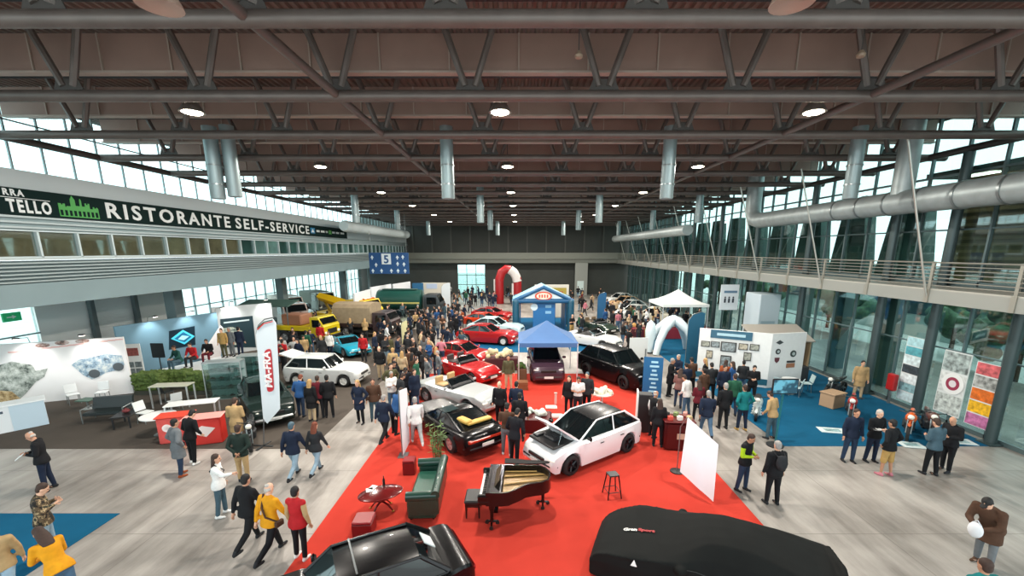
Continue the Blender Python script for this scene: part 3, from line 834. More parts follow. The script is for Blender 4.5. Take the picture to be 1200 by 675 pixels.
PP(296, 640, 75, 'walk', ('jacket', 'black'), ('trousers', 'black'), ('short_hair', 'black'), h=1.78, label='person in black jacket and trousers walking left of the mustard jumper')
PP(322, 652, 70, 'walk', ('jacket', 'mustard'), ('trousers', 'black'), ('fringe_hair', 'white'), h=1.76, label='bald man in mustard jumper and black trousers beside the red waistcoat', extra=(('strap', 'brown'),))
PP(354, 654, 80, 'stand', ('vest', 'red', 'tan'), ('trousers', 'black'), ('short_hair', 'black'), True, 1.68, label='person in padded red waistcoat with yellow sleeves on edge of red carpet', shoes='white')
PP(281, 524, 95, 'hold', ('coat', 'tan'), ('trousers', 'light grey'), ('cap', 'brown'), h=1.74, label='person in beige coat standing at the nose of the dark classic saloon')
PP(347, 560, 85, 'walk', ('jacket', 'navy'), ('trousers', 'pale jeans'), ('short_hair', 'slate'), h=1.76, label='man in navy jacket and jeans walking arm in arm, left of a couple')
PP(373, 555, 80, 'walk', ('jacket', 'charcoal'), ('trousers', 'pale jeans'), ('long_hair', 'red'), True, 1.66, label='red-haired woman in dark jacket and pale jeans, right of a couple')
# right side
PP(869, 575, 305, 'hold', ('vest', 'black', '#9fbf1e'), ('trousers', 'dark jeans'), ('short_hair', 'brown'), h=1.72, label='person in black waistcoat with neon green sleeve beside red carpet')
PP(903, 590, 95, 'stand', ('jacket', 'black'), ('trousers', 'black'), ('short_hair', 'grey'), h=1.75, label='person in black with a black backpack standing on bare floor at right', extra=(('backpack', 'charcoal'),))
PP(993, 541, 265, 'stand', ('jacket', 'navy'), ('trousers', 'dark jeans'), ('short_hair', 'brown'), h=1.76, label='man in navy jacket with lanyard, leftmost of five chatting at blue carpet')
PP(1019, 541, 275, 'fold', ('jacket', 'black', 'white'), ('trousers', 'navy'), ('short_hair', 'white'), h=1.74, label='white-haired man in black jacket with white shoulder stripes, arms folded')
PP(1036, 557, 110, 'hip', ('jacket', 'black'), ('shorts', 'khaki'), ('cap', 'black'), h=1.74, label='man in black top and khaki shorts wearing a cap', shoes='pink')
PP(1088, 556, 95, 'hold', ('jacket', 'slate'), ('trousers', 'black'), ('short_hair', 'brown'), h=1.74, label='person in slate blue jacket seen from behind at far right')
PP(1106, 552, 190, 'hold', ('jacket', 'black'), ('trousers', 'black'), ('fringe_hair', 'white'), h=1.76, label='bald grey-haired man in black beside the slate blue jacket')
PP(1146, 664, 200, 'lean', ('coat', 'brown'), ('trousers', 'grey'), ('cap', 'black'), h=1.78, label='man in brown coat and cap bending over a white bag, bottom right', shoes='brown')
x, y = G(1158, 662, 1.7)
person(x, y, 90, 'stand', ('jacket', 'teal'), ('trousers', 'black'), ('short_hair', 'brown'), h=1.72, label='person in teal top half cut off by the bottom right frame edge')
PP(902, 514, 120, 'look', ('jacket', 'tan'), ('trousers', 'slate'), ('short_hair', 'brown'), h=1.74, label='person in tan jacket bending to the white scooter near television pole')
PP(868, 504, 100, 'hip', ('jacket', 'teal'), ('trousers', 'navy'), ('short_hair', 'brown'), h=1.74, label='person in bright teal jacket near the photo display wall', shoes='khaki')
PP(846, 502, 95, 'stand', ('jacket', 'black'), ('trousers', 'black'), ('short_hair', 'grey'), h=1.76, label='grey-haired person all in black facing the photo display wall')
PP(826, 512, 75, 'walk', ('jacket', 'navy'), ('trousers', 'jeans'), ('short_hair', 'grey'), h=1.76, label='person in navy jacket and jeans walking right of the white sail banner')
PP(857, 487, 80, 'stand', ('jacket', 'green'), ('trousers', 'dark jeans'), ('short_hair', 'brown'), h=1.74, label='person in dark green jacket behind the teal jacket')
PP(845, 474, 270, 'stand', ('jacket', 'navy'), ('trousers', 'black'), ('short_hair', 'black'), h=1.76, label='dark-haired man facing the photographer before the photo display wall')
PP(879, 472, 250, 'hold', ('jacket', 'black'), ('trousers', 'black'), ('short_hair', 'black'), h=1.72, label='person in black cap of hair behind the white scooter')
PP(794, 477, 60, 'hold', ('jacket', 'check'), ('trousers', 'dark jeans'), ('long_hair', 'brown'), True, 1.68, label='woman in reddish checked shirt behind the dark red bar counter')
PP(816, 494, 95, 'hold', ('jacket', 'maroon'), ('trousers', 'black'), ('long_hair', 'brown'), True, 1.66, label='long-haired woman in maroon top by the bar counter')
PP(822, 478, 110, 'stand', ('jacket', 'brown'), ('trousers', 'black'), ('short_hair', 'black'), h=1.72, label='person in brown jacket in the group left of the photo display wall')
PP(831, 470, 85, 'phone', ('jacket', 'charcoal'), ('trousers', 'black'), ('short_hair', 'black'), h=1.74, label='person in charcoal jacket nearest the corner of the photo display wall')
PP(784, 464, 330, 'fold', ('coat', 'black'), ('trousers', 'black'), ('short_hair', 'grey'), h=1.78, label='tall person in long black coat standing behind the blue roll-up')
PP(793, 457, 200, 'fold', ('jacket', 'navy'), ('trousers', 'light grey'), ('short_hair', 'grey'), h=1.74, label='person in navy jacket and light trousers facing the long black coat')
PP(803, 487, 130, 'look', ('jacket', 'white'), ('trousers', 'jeans'), ('short_hair', 'brown'), h=1.7, label='person in white shirt bending over the goods at the bar counter')
PP(770, 523, 80, 'stand', ('jacket', 'black'), ('trousers', 'black'), ('long_hair', 'brown'), True, 1.68, label='woman in black at the left end of the dark red bar counter')
PP(764, 512, 20, 'stand', ('vest', 'black', 'white'), ('trousers', 'black'), ('fringe_hair', 'white'), h=1.72, label='person in black waistcoat over white shirt left of the bar counter')
PP(1004, 467, 250, 'stand', ('coat', 'tan'), ('trousers', 'beige'), ('short_hair', 'black'), h=1.76, label='person in long beige coat by the right glass wall')
# red carpet
PP(594, 533, 85, 'hold', ('shirt', 'brown'), ('trousers', 'grey'), ('short_hair', 'black'), h=1.76, label='man in brown shirt and grey trousers with back turned, beside black coupe', shoes='white')
PP(586, 498, 250, 'stand', ('jacket', 'black'), ('trousers', 'black'), ('fringe_hair', 'grey'), h=1.74, label='balding person in black behind the man in brown shirt')
PP(609, 516, 80, 'stand', ('jacket', 'black'), ('trousers', 'charcoal'), ('short_hair', 'black'), h=1.74, label='person in black jacket, middle of three left of the open bonnet')
PP(605, 498, 75, 'stand', ('jacket', 'navy'), ('trousers', 'black'), ('short_hair', 'black'), h=1.72, label='person in navy jacket, farthest of three left of the open bonnet')
PP(603, 543, 60, 'look', ('jacket', '#16171c'), ('trousers', 'black'), ('short_hair', 'black'), h=1.78, label='person in black bending at the open bonnet, nearest of three')
PP(666, 487, 250, 'stand', ('jacket', 'black'), ('trousers', 'black'), ('long_hair', 'brown'), True, 1.68, label='left of three standing in front of the purple off-roader')
PP(676.5, 489, 265, 'hold', ('shirt', 'white'), ('trousers', 'charcoal'), ('short_hair', 'brown'), h=1.72, label='person in white shirt, middle of three before the canopy')
PP(687, 484, 240, 'stand', ('jacket', 'charcoal'), ('trousers', 'black'), ('short_hair', 'slate'), h=1.74, label='person in charcoal jacket, right of three before the canopy')
PP(596, 457, 270, 'stand', ('jacket', 'olive'), ('trousers', 'beige'), ('short_hair', 'black'), h=1.72, label='person in olive jacket and pale trousers left of the canopy')
PP(452, 518, 75, 'walk', ('jacket', 'navy'), ('trousers', 'black'), ('short_hair', 'grey'), h=1.76, label='grey-haired man in navy jacket stepping onto red carpet corner')
PP(489, 521, 110, 'walk', ('jacket', 'white'), ('trousers', 'light grey'), ('short_hair', 'grey'), h=1.74, label='person in white jumper and grey trousers behind tall white panel', shoes='white')
PP(466, 507, 60, 'lean', ('jacket', 'blue'), ('trousers', 'black'), ('short_hair', 'brown'), h=1.74, label='person in blue jacket leaning over beside the black coupe')
PP(470, 486, 40, 'look', ('jacket', 'charcoal'), ('trousers', 'black'), ('short_hair', 'brown'), h=1.74, label='person in charcoal jacket looking over the black coupe')
PP(489, 462, 350, 'stand', ('jacket', 'green'), ('trousers', 'black'), ('short_hair', 'brown'), h=1.72, label='person in dark green jacket behind the black coupe')
PP(478, 474, 280, 'look', ('jacket', '#1d1f26'), ('trousers', 'black'), ('cap', 'black'), h=1.74, label='person in black wearing a dark cap behind the black coupe')
# round the white hatchback
PP(423, 496, 260, 'hip', ('coat', 'navy'), ('trousers', 'black'), ('long_hair', 'blond'), True, 1.74, label='blond person in long navy coat at the nose of the white hatchback')
PP(440, 493, 290, 'stand', ('jacket', 'brown'), ('trousers', 'slate'), ('short_hair', 'brown'), h=1.72, label='person in brown jacket right of the long navy coat')
PP(354, 488, 85, 'look', ('jacket', 'blue'), ('trousers', 'dark jeans'), ('short_hair', 'red'), h=1.72, label='person in bright blue jacket behind the tail of the white hatchback')
PP(367, 494, 80, 'stand', ('coat', 'black'), ('trousers', 'beige'), ('long_hair', 'blond'), True, 1.7, label='blond person in black coat with pale scarf beside the white hatchback')
PP(376, 489, 95, 'stand', ('jacket', 'maroon'), ('trousers', 'charcoal'), ('short_hair', 'brown'), h=1.72, label='person in maroon jacket beside the rear door of the white hatchback')
PP(387, 489, 110, 'stand', ('jacket', 'black'), ('trousers', 'black'), ('short_hair', 'black'), h=1.74, label='person in black jacket, rightmost of four beside the white hatchback')
PP(447, 445, 265, 'stand', ('jacket', 'black'), ('trousers', 'beige'), ('fringe_hair', 'white'), h=1.76, label='balding man in black jumper and cream trousers at the aisle edge')
PP(462, 447, 80, 'stand', ('coat', 'tan'), ('trousers', 'dark jeans'), ('short_hair', 'blond'), h=1.74, label='person in fluffy fawn coat, left one of a pair in the aisle')
PP(473, 451, 95, 'stand', ('jacket', 'beige'), ('trousers', 'navy'), ('long_hair', 'blond'), True, 1.7, label='blond person in fawn jacket, right one of a pair in the aisle')
PP(388, 420, 270, 'stand', ('jacket', 'white'), ('trousers', 'navy'), ('long_hair', 'brown'), True, 1.7, label='person in white and black jacket left of the turquoise sports car')
PP(427, 424, 265, 'stand', ('jacket', 'red'), ('trousers', 'charcoal'), ('short_hair', 'black'), h=1.72, label='person in red jacket at the nose of the turquoise sports car')
PP(334, 434, 80, 'stand', ('jacket', 'red'), ('trousers', 'black'), ('short_hair', 'black'), h=1.76, label='person in red and white jacket right of the tall white flag')
PP(361, 420, 90, 'stand', ('jacket', 'green'), ('trousers', 'black'), ('short_hair', 'black'), h=1.74, label='person in dark green top below the yellow flatbed')
PP(346, 420, 60, 'stand', ('jacket', 'charcoal'), ('trousers', 'dark jeans'), ('short_hair', 'brown'), h=1.74, label='person in charcoal jacket left of the dark green top')
PP(377, 408, 90, 'stand', ('jacket', 'red'), ('trousers', 'black'), ('short_hair', 'brown'), h=1.72, label='person in bright red top right under the yellow flatbed')
# far stage
SZ = .4
def stage(px, py, **k):
    x, y = G(px, py, SZ); return person(x, y, z=SZ, **k)
stage(212, 432, face=250, pose='sit', top=('jacket', '#1f4a43'), bot=('trousers', 'slate'), hair=('short_hair', 'brown'), label='man in dark green jacket seated at left of the white stage')
stage(229, 428, face=270, pose='sit', top=('jacket', 'red'), bot=('trousers', 'charcoal'), hair=('short_hair', 'brown'), label='person in red seated beneath the cyan diamond emblem')
stage(247, 423, face=280, pose='sit', top=('jacket', 'black'), bot=('trousers', 'maroon'), hair=('short_hair', 'brown'), label='person in black seated at right of the white stage')
stage(264, 419, face=270, pose='stand', top=('jacket', 'khaki'), bot=('trousers', 'olive'), hair=('short_hair', 'brown'), label='person in yellowish brown top before the dark engine poster')
stage(273, 417.5, face=260, pose='stand', top=('jacket', 'grey'), bot=('trousers', 'grey'), hair=('short_hair', 'grey'), label='person in grey standing before the dark engine poster')
stage(283, 417, face=90, pose='stand', top=('jacket', 'navy'), bot=('trousers', 'navy'), hair=('short_hair', 'black'), label='person all in navy standing right of the dark engine poster')
# ------------------------------------------------------------------ vehicles
BLOCK = list(BLOCK0)   # footprints nobody else may stand on: (x, y, half length, half width, heading)
def pw(pts, x):
    if x <= pts[0][0]: return pts[0][1]
    for (a, b), (c, d) in zip(pts, pts[1:]):
        if x <= c:
            t = (x - a) / (c - a) if c > a else 0; return b + (d - b) * t
    return pts[-1][1]
def wheel_meshes(r, w, style):
    key = ('wh', r, w, style)
    if key in _P: return _P[key]
    t = MB().lathe([(r * .62, -w / 2), (r * .9, -w / 2), (r, -w * .36), (r, w * .36), (r * .9, w / 2), (r * .62, w / 2), (r * .62, -w / 2)], n=22, axis='y').mesh('wheel', [RUBBER], True, 50)
    m = MB(); m.lathe([(r * .64, -w * .3), (r * .64, w * .46), (r * .58, w * .46), (r * .56, w * .2), (r * .1, w * .24), (.0, w * .26)], n=20, axis='y')
    for k in range(5):
        a = 2 * PI * k / 5; m.path([(r * .08 * math.cos(a), w * .3, r * .08 * math.sin(a)), (r * .58 * math.cos(a), w * .42, r * .58 * math.sin(a))], [r * .1, r * .07], 5)
    rm = {'silver': mat('#a9acae', .3, .8), 'black': mat('#16171a', .3, .4), 'pink': mat('#c79c98', .35, .5), 'white': mat('#d8d8d4', .4)}[style]
    _P[key] = (t, m.mesh('rim', [rm], True, 50)); return _P[key]
def car(name, label, loc, heading, L=4.3, W=1.75, H=1.42, belt=.88, hood=.86, nose=.62, tail=.86, r=.31, af=None, ar=None, ws0=.75, ws1=.05, rw1=-1.0, rw0=-1.75, paint='#222', roofc=None, rims='silver', clear=.19, style='closed', rail=None, group=None, cat='car', hatch=False, bonnet_open=False, lights='#f2f2e6', tlights='#a3101a', bumper=None, seat='#b08a5a', glassm=None, tail_bar=False, inner='#191a1c', plate='front', door_open=False, gate_open=False, boxy=False):
    t = thing(name, label, cat, (loc[0], loc[1], .012), heading, group)
    BLOCK.append((loc[0], loc[1], L / 2, W / 2, heading))
    def pm_(c): return mat(c, .25, 0, coat=.1, spec=.25) if sum(rgb(c)) < .06 else mat(c, .25, .1, coat=.5)
    P = pm_(paint); PR = pm_(roofc) if roofc else P
    trim = mat('#17181a', .45)
    af = af if af is not None else L / 2 - .82; ar = ar if ar is not None else -L / 2 + .85
    h2 = L / 2
    top = [(-h2, tail - .16), (-h2 + .06, tail - .06), (-h2 + .2, tail)] + ([(rw0 + .05, belt + .03)] if rw0 > -h2 + .3 else []) + [(0, belt), (ws0, hood + .03), (h2 - .55, nose + .1 + (hood - nose) * .45), (h2 - .12, nose), (h2 - .03, nose - .1), (h2, nose - .2)]
    top = sorted(top)
    def hw(x):
        u = abs(x) / h2; a = .13 if x > 0 else .1
        return W / 2 * (1 - a * u ** 5 - .03 * u ** 2)
    st = [-h2, -h2 + .03, -h2 + .08, -h2 + .16]
    x = -h2 + .26
    while x < h2 - .2: st.append(x); x += .07
    st += [h2 - .14, h2 - .07, h2 - .02, h2]
    rings = []; ra = r + .06
    for x in st:
        zt = pw(top, x); w = hw(x); e = min(1, (h2 - abs(x)) / .12)
        zc = clear + (1 - e) * .12
        w *= .93 + .07 * e
        za = zc
        for xa in (af, ar):
            dx = abs(x - xa)
            if dx < ra: za = max(za, r + math.sqrt(ra * ra - dx * dx))
        zm = max(zc + (zt - zc) * .62, za + .04); zm = min(zm, zt - .05)
        zl = min(max(za, zc), zm - .02)
        cr = .035 if (x > ws0 or x < rw0) else .0
        inn = w - .27
        half = [(0, zt + cr), (w * .55, zt + cr * .8), (w * .84, zt + cr * .2), (w * .95, zt - .04), (w, zm), (w * .985, (zm + zl) / 2), (w * .95, zl), (inn, zl), (inn, zc), (0, zc)]
        if boxy: half[1], half[2], half[3] = (w * .6, zt + cr * .9), (w * .93, zt + cr * .6), (w * .985, zt - .03)
        ring = [(x, y, z) for y, z in half] + [(x, -y, z) for y, z in reversed(half[1:-1])]
        rings.append(ring)
    open_car = style == 'open'
    MB().loft(rings).build('body', P, t, True, ang=32)
    MB().box((0, 0, clear + .02), (L * .9, W * .8, .05)).box(((af + ar) / 2, 0, clear + .2), (af - ar + .2, W * .5, .3)).build('underbody', trim, t)
    wb = W / 2 * .84; wr = wb * (.80 if not open_car else .78)
    zb = lambda x: pw(top, x) + .005
    G_ = glassm or DGLASS
    zr = H - .035
    def gridq(a, b, c, d, bulge, n=6, m=None):
        """bilinear patch a(bottom L) b(bottom R) c(top R) d(top L) bulging along x/z"""
        mb = MB(); vs = []; a, b, c, d = map(Vector, (a, b, c, d))
        nn = (b - a).cross(d - a).normalized()
        for i in range(n + 1):
            for j in range(n + 1):
                u, v = j / n, i / n; p = lerp(lerp(a, b, u), lerp(d, c, u), v)
                p += nn * bulge * (1 - (2 * u - 1) ** 2); vs.append(p)
        fs = [(i * (n + 1) + j, i * (n + 1) + j + 1, (i + 1) * (n + 1) + j + 1, (i + 1) * (n + 1) + j) for i in range(n) for j in range(n)]
        mb.add(vs, fs); return mb
    A0 = lambda s: (ws0, s * wb * .93, zb(ws0) - .01); A1 = lambda s: (ws1, s * wr, zr)
    C0 = lambda s: (rw0, s * wb * .93, zb(rw0) - .01); C1 = lambda s: (rw1, s * wr * .98, zr - .01)
    gridq(A0(-1), A0(1), A1(1), A1(-1), -.05).build('windshield', G_, t, True)
    for s in (1, -1): pass
    if not open_car:
        gridq(C0(1), C0(-1), C1(-1), C1(1), -.03).build('rear_window', G_, t, True)
        n = 8; vs = []; mb = MB()
        for i in range(n + 1):
            x = ws1 + (rw1 - ws1) * i / n; z = zr + .05 * math.sin(PI * (.12 + .8 * i / n)) - .012
            vs.append([(x, y * wr * (1 if i < n else .98), z - (.055 * abs(y) ** 3)) for y in (-1, -.85, -.5, 0, .5, .85, 1)])
        lower = [[(p[0], p[1], p[2] - .04) for p in reversed(rw)] for rw in vs]
        mb.loft([a_ + b_ for a_, b_ in zip(vs, lower)]).build('roof', PR, t, True)
        bx = (ws1 + rw1) / 2 + .12 if not hatch else (ws1 + rw1) / 2
        for s in (1, -1):
            a0, a1, c0, c1 = A0(s), A1(s), C0(s), C1(s)
            yb_ = s * wb * .985
            bb = (bx - .02, yb_, zb(bx) - .01); bt = (bx - .06, s * wr, zr)
            for q, (p0, p1, p2, p3) in enumerate((((a0[0] - .04, yb_, a0[2]), bb, bt, a1), (bb, (c0[0] + .05, yb_, c0[2]), c1, bt))):
                gridq(p0, p1, p2, p3, 0).build('side_window', G_, t, True)
            pl = MB()
            pl.path([a0, a1], [.032, .026], 6); pl.path([a1, lerp(Vector(a1), Vector(c1), .5) + V(0, 0, .015), c1], .026, 6); pl.path([c1, c0], [.04, .055], 6)
            pl.path([bb, bt], [.03, .024], 6); pl.path([(a0[0] - .02, yb_, a0[2]), (bx, yb_, zb(bx)), (c0[0], yb_, c0[2])], .018, 6)
            pl.build('pillar', P, t, True)
    else:
        mb = MB(); mb.box(((ws0 + rw0) / 2 - .1, 0, belt + .012), (ws0 - rw0 - .3, wb * 1.75, .02), 0, .01); mb.build('cockpit', mat(inner, .8), t)
        fr = MB(); fr.path([A0(1), A1(1), lerp(Vector(A1(1)), Vector(A1(-1)), .5) + V(.03, 0, .02), A1(-1), A0(-1)], .025, 6); fr.build('windscreen_frame', CHROME if paint != '#a9adad' else trim, t, True)
        for s in (1, -1):
            for k in range(1):
                x = (ws0 + rw0) / 2 - .25
                sb = MB(); sb.box((x + .18, s * .36, belt + .03), (.5, .48, .1), 0, .04); sb.box((x - .1, s * .36, belt + .17), (.14, .46, .4), 0, .05); sb.build('seat', mat(seat, .6), t)
        MB().lathe([(.17, -.015), (.19, 0), (.17, .015), (.155, 0), (.17, -.015)], (ws0 - .5, .36, belt + .16), 16, 'x').build('steering_wheel', trim, t, True)
        MB().box((ws0 - .2, 0, belt + .06), (.3, wb * 1.6, .14), 0, .04).build('dashboard', trim, t)
    # doors: shut lines as dark seams plus handles
    for s in (1, -1):
        for x in ((ws0 + rw0) / 2 - .02,) if not hatch else (.1, -.85):
            w = hw(x); MB().box((x, s * (w + .004), zb(x) - .17), (.17, .022, .03), 0, .008).build('door_handle', trim if paint not in ('#b81414',) else CHROME, t)
        m = MB(); w = hw(ws0 - .15); m.box((ws0 - .2, s * (w + .03), zb(ws0 - .1) + .09), (.1, .2, .13), 0, .04); m.build('wing_mirror', P if not roofc else PR, t)
        # lamps
        x = h2 - .1; w = hw(x); m = MB(); m.ell((x - .03, s * (w * .72), nose - .11), (.11, .2, .075), 12, 8); m.build('headlight', mat(lights, .1, .1, coat=.6), t, True)
        x = -h2 + .06; w = hw(x); m = MB(); m.box((x - .03, s * w * .72, tail - .19), (.06, w * .38, .13), 0, .02); m.build('taillight', mat(tlights, .2, coat=.5), t)
    if tail_bar: MB().box((-h2 - .01, 0, tail - .19), (.05, W * .78, .1), 0, .02).build('tail_light_bar', mat(tlights, .2, coat=.5), t)
    bm_ = mat(bumper, .3, .8) if bumper else trim
    for s, n_ in ((1, 'front_bumper'), (-1, 'rear_bumper')):
        x = s * (h2 + .01); w = hw(s * (h2 - .1))
        MB().path([(x - s * .22, w * 1.0, .42), (x - s * .03, w * .82, .42), (x + s * .03, 0, .42), (x - s * .03, -w * .82, .42), (x - s * .22, -w * 1.0, .42)], .06 if bumper else .035, 6).build(n_, bm_, t, True)
    MB().box((h2 - .0, 0, nose - .16), (.06, W * .42, .12), 0, .02).build('grille', mat('#0c0d0e', .4), t)
    MB().box((h2 + .065, 0, .42), (.02, .46, .11)).build('licence_plate', mat('#d9dad4', .5), t)
    MB().box((-h2 - .065, 0, .5), (.02, .46, .11)).build('licence_plate', mat('#d9dad4', .5), t)
    tw, rmh = wheel_meshes(r, .21, rims)
    for xa in (af, ar):
        for s in (1, -1):
            o = link('wheel', tw, t, (xa, s * (hw(xa) - .12), r), 0 if s > 0 else PI); link('rim', rmh, o)
    if bonnet_open:
        # hood lid hinged at the cowl
        mb = MB(); Lh = h2 - .25 - ws0; a_ = math.radians(38)
        rg = []
        for i in range(7):
            u = i / 6 * Lh; w = hw(ws0 + u) * .82 * (1 - .12 * (i / 6) ** 3)
            X = ws0 + .03 + u * math.cos(a_); Z = hood + .05 + u * math.sin(a_)
            rg.append([(X, -w, Z), (X - .01, 0, Z + .04), (X, w, Z), (X + .03, w * .96, Z - .04), (X + .03, 0, Z - .02), (X + .03, -w * .96, Z - .04)])
        mb.loft(rg).build('bonnet', P, t, True)
        eb = MB(); eb.box((ws0 + .55, 0, hood + .0), (.9, W * .68, .08), 0, .03); eb.build('engine_bay', mat('#0e0f10', .5), t)
        en = MB(); en.box((ws0 + .5, .05, hood + .06), (.45, .5, .12), 0, .03); en.box((ws0 + .75, -.4, hood + .05), (.3, .22, .1), 0, .02)
        for k in range(4): en.tube((ws0 + .35 + k * .1, -.15, hood + .12), (ws0 + .35 + k * .1, .25, hood + .12), .03, n=6)
        en.build('engine', mat('#2b2d30', .4, .5), t)
        MB().tube((ws0 + .75, W * .3, hood), (ws0 + .03 + .7 * math.cos(a_), W * .3, hood + .05 + .7 * math.sin(a_)), .012, n=6).build('bonnet_stay', CHROME, t)
    if gate_open:
        mb = MB(); mb.plate([(rw1, wr, zr), (rw1, -wr, zr), (rw1 - .75, -wr * .95, zr + .22), (rw1 - .75, wr * .95, zr + .22)], .05); mb.build('tailgate', P, t)
    if door_open:
        s = door_open; mb = MB(); x = ws0 - .25; w = hw(x)
        mb.plate([(x, s * w, .3), (x - .55, s * (w + .75), .3), (x - .55, s * (w + .75), belt), (x, s * w, belt)], .06); mb.build('door', P, t)
        mb = MB(); mb.path([(x - .15, s * (w + .2), belt), (x - .3, s * (w + .36), H - .1), (x - .55, s * (w + .72), H - .12), (x - .55, s * (w + .75), belt)], .02, 6); mb.build('door_frame', P, t)
    return t
def CP(px, py): return G(px, py)
def ang(dx, dy): return math.atan2(dy, dx)
# white hatchback with raised bonnet
car('hatchback', 'white hatchback with black roof and raised bonnet beside the grand piano', (2.2, YD(14.25)), ang(-.81, -.59), 4.12, 1.78, 1.46, .93, .93, .7, .98, .33, 1.33, -1.25, .9, .1, -1.25, -1.9, '#e3e3e4', '#0b0c0e', 'black', hatch=True, bonnet_open=True, tlights='#7a1018')
# black coupe with gold interior, back to the photographer
c = car('coupe', 'black coupe with open roof panel and gold interior on red carpet', (-2.5, YD(15.75)), ang(-.64, .77), 4.55, 1.78, 1.22, .84, .82, .62, .86, .33, 1.38, -1.28, .55, -.15, -.75, -1.75, '#0b0c0e', rims='pink', tail_bar=True, tlights='#b0301c')
mb = MB(); mb.box((-1.3, .25, 1.03), (.55, .3, .14), .1, .04); mb.box((-1.5, -.2, .97), (.24, 1.0, .1), 0, .03); mb.build('gold_seat', mat('#b99545', .5), c)
mb = MB(); mb.plate([(-.2, .62, 1.21), (-.2, .08, 1.24), (-.68, .08, 1.24), (-.68, .62, 1.21)], .012); mb.build('roof_panel', mat('#2a3a3c', .1, 0, coat=.6), c)
# silver convertible
car('convertible', 'silver open convertible with tan seats on red carpet', (-2.7, YD(18.95)), ang(.8, -.6), 4.4, 1.75, 1.25, .86, .84, .72, .8, .32, 1.3, -1.25, .35, -.1, -1.0, -1.3, '#a9adad', style='open', seat='#b39468', bumper='#c9cccd')
# red roadster behind
car('convertible', 'red open roadster with black and white seats behind the silver convertible', (-2.85, YD(22.9)), ang(.75, -.66), 4.1, 1.7, 1.2, .84, .8, .62, .8, .31, 1.25, -1.25, .3, -.1, -1.0, -1.3, '#a81418', style='open', seat='#3a3030')
car('coupe', 'red coupe parked behind the red open roadster', (-3.4, YD(26.0)), ang(.86, -.5), 4.1, 1.66, 1.24, .84, .8, .62, .84, .31, paint='#a1161a')
# bottom-left black saloon
cx, cy = -2.98, YD(7.55, .8)
s_ = car('saloon_car', 'black boxy saloon with red tail strip, bottom edge of the red carpet', (cx, cy), ang(-.87, -.49), 4.2, 1.6, 1.4, .92, .9, .78, .98, .3, 1.3, -1.2, .75, .25, -1.12, -1.6, '#08090b', boxy=True, tail_bar=True, tlights='#8e1216', bumper='#b9bcbd')
MB().plate([(-1.3, .12, 1.29), (-1.3, -.22, 1.29), (-1.5, -.22, 1.115), (-1.5, .12, 1.115)], -.02).build('paper_sheet', mat('#c6cfcf', .6), s_)
MB().box((-.05, 0, 1.437), (.03, 1.02, .012)).build('roof_seam', mat('#43484a', .3, .6), s_)
# black off-roader and purple one under canopy
car('off_road_car', 'large glossy black off-road car right of the canopy', (5.17, YD(22.5)), ang(.5, -.86), 4.75, 1.95, 1.68, 1.08, 1.05, .92, 1.1, .36, 1.45, -1.4, 1.0, .35, -1.5, -2.05, '#0a0b0d', rims='black', hatch=True, lights='#c9ced0')
car('off_road_car', 'dark purple off-road car parked under the blue canopy', (1.45, YD(23.6)), ang(.03, -1), 4.4, 1.85, 1.6, 1.02, 1.0, .88, 1.05, .35, 1.35, -1.35, 1.0, .35, -1.4, -1.95, '#3a2834', rims='black', hatch=True, lights='#d6d2cc')
# white convertible at the blue mat
wc = car('convertible', 'white open convertible on the blue mat right of the inflatable tent', (5.3, YD(30.5)), ang(.75, -.66), 4.2, 1.65, 1.2, .82, .8, .66, .8, .31, paint='#dcdedd', style='open', seat='#2b2b2b')
# classics on blue carpet
car('classic_car', 'red classic saloon on the blue carpet left of the canopy', (-2.3, YD(31.5)), ang(.95, -.3), 4.6, 1.75, 1.38, .92, .9, .8, .85, .33, paint='#a4181c', bumper='#c3c6c7', rims='white')
car('classic_car', 'pale blue and white classic saloon behind the red one', (-1.9, YD(34.5)), ang(.95, -.3), 4.6, 1.75, 1.42, .92, .9, .8, .85, .33, paint='#b9d4d8', bumper='#c3c6c7', rims='white')
car('classic_car', 'orange red sports car behind the pale classic saloon', (-3.0, YD(38.3)), ang(.9, -.4), 4.2, 1.7, 1.2, .82, .8, .64, .82, .31, paint='#c23a1a')
car('classic_car', 'red sports car right behind the orange red one', (-2.6, YD(42.0)), ang(.9, -.4), 4.2, 1.7, 1.2, .82, .8, .64, .82, .31, paint='#a4181c')
# dark green classic saloon under the white flag
x0, y0 = G(303, 492)
car('classic_car', 'dark green chromed classic saloon under the tall white flag', (x0 - .2, y0 + .9), ang(.62, -.78), 4.5, 1.7, 1.45, .93, .92, .8, .86, .33, 1.35, -1.3, .7, .2, -.9, -1.4, '#12201d', bumper='#c3c6c7', roofc='#16302c', boxy=True)
# white hatchback at the left
x0, y0 = G(380, 453)
car('hatchback', 'white boxy rally hatchback with open rear door on dark carpet', (x0 - .1, y0 + .75), ang(.96, -.1), 4.0, 1.7, 1.42, .9, .88, .76, .95, .31, 1.25, -1.25, .55, .15, -1.45, -1.9, '#d4d6d4', hatch=True, gate_open=True, rims='white', boxy=True)
# turquoise sports car
x0, y0 = G(408, 416)
car('sports_car', 'turquoise wedge sports car near the yellow trucks', (x0 - .2, y0 + .6), ang(.72, -.69), 3.8, 1.75, 1.12, .76, .72, .52, .82, .32, paint='#1b93ad', ws0=.6, ws1=-.05, rw1=-.7, rw0=-1.7, roofc='#16819a')
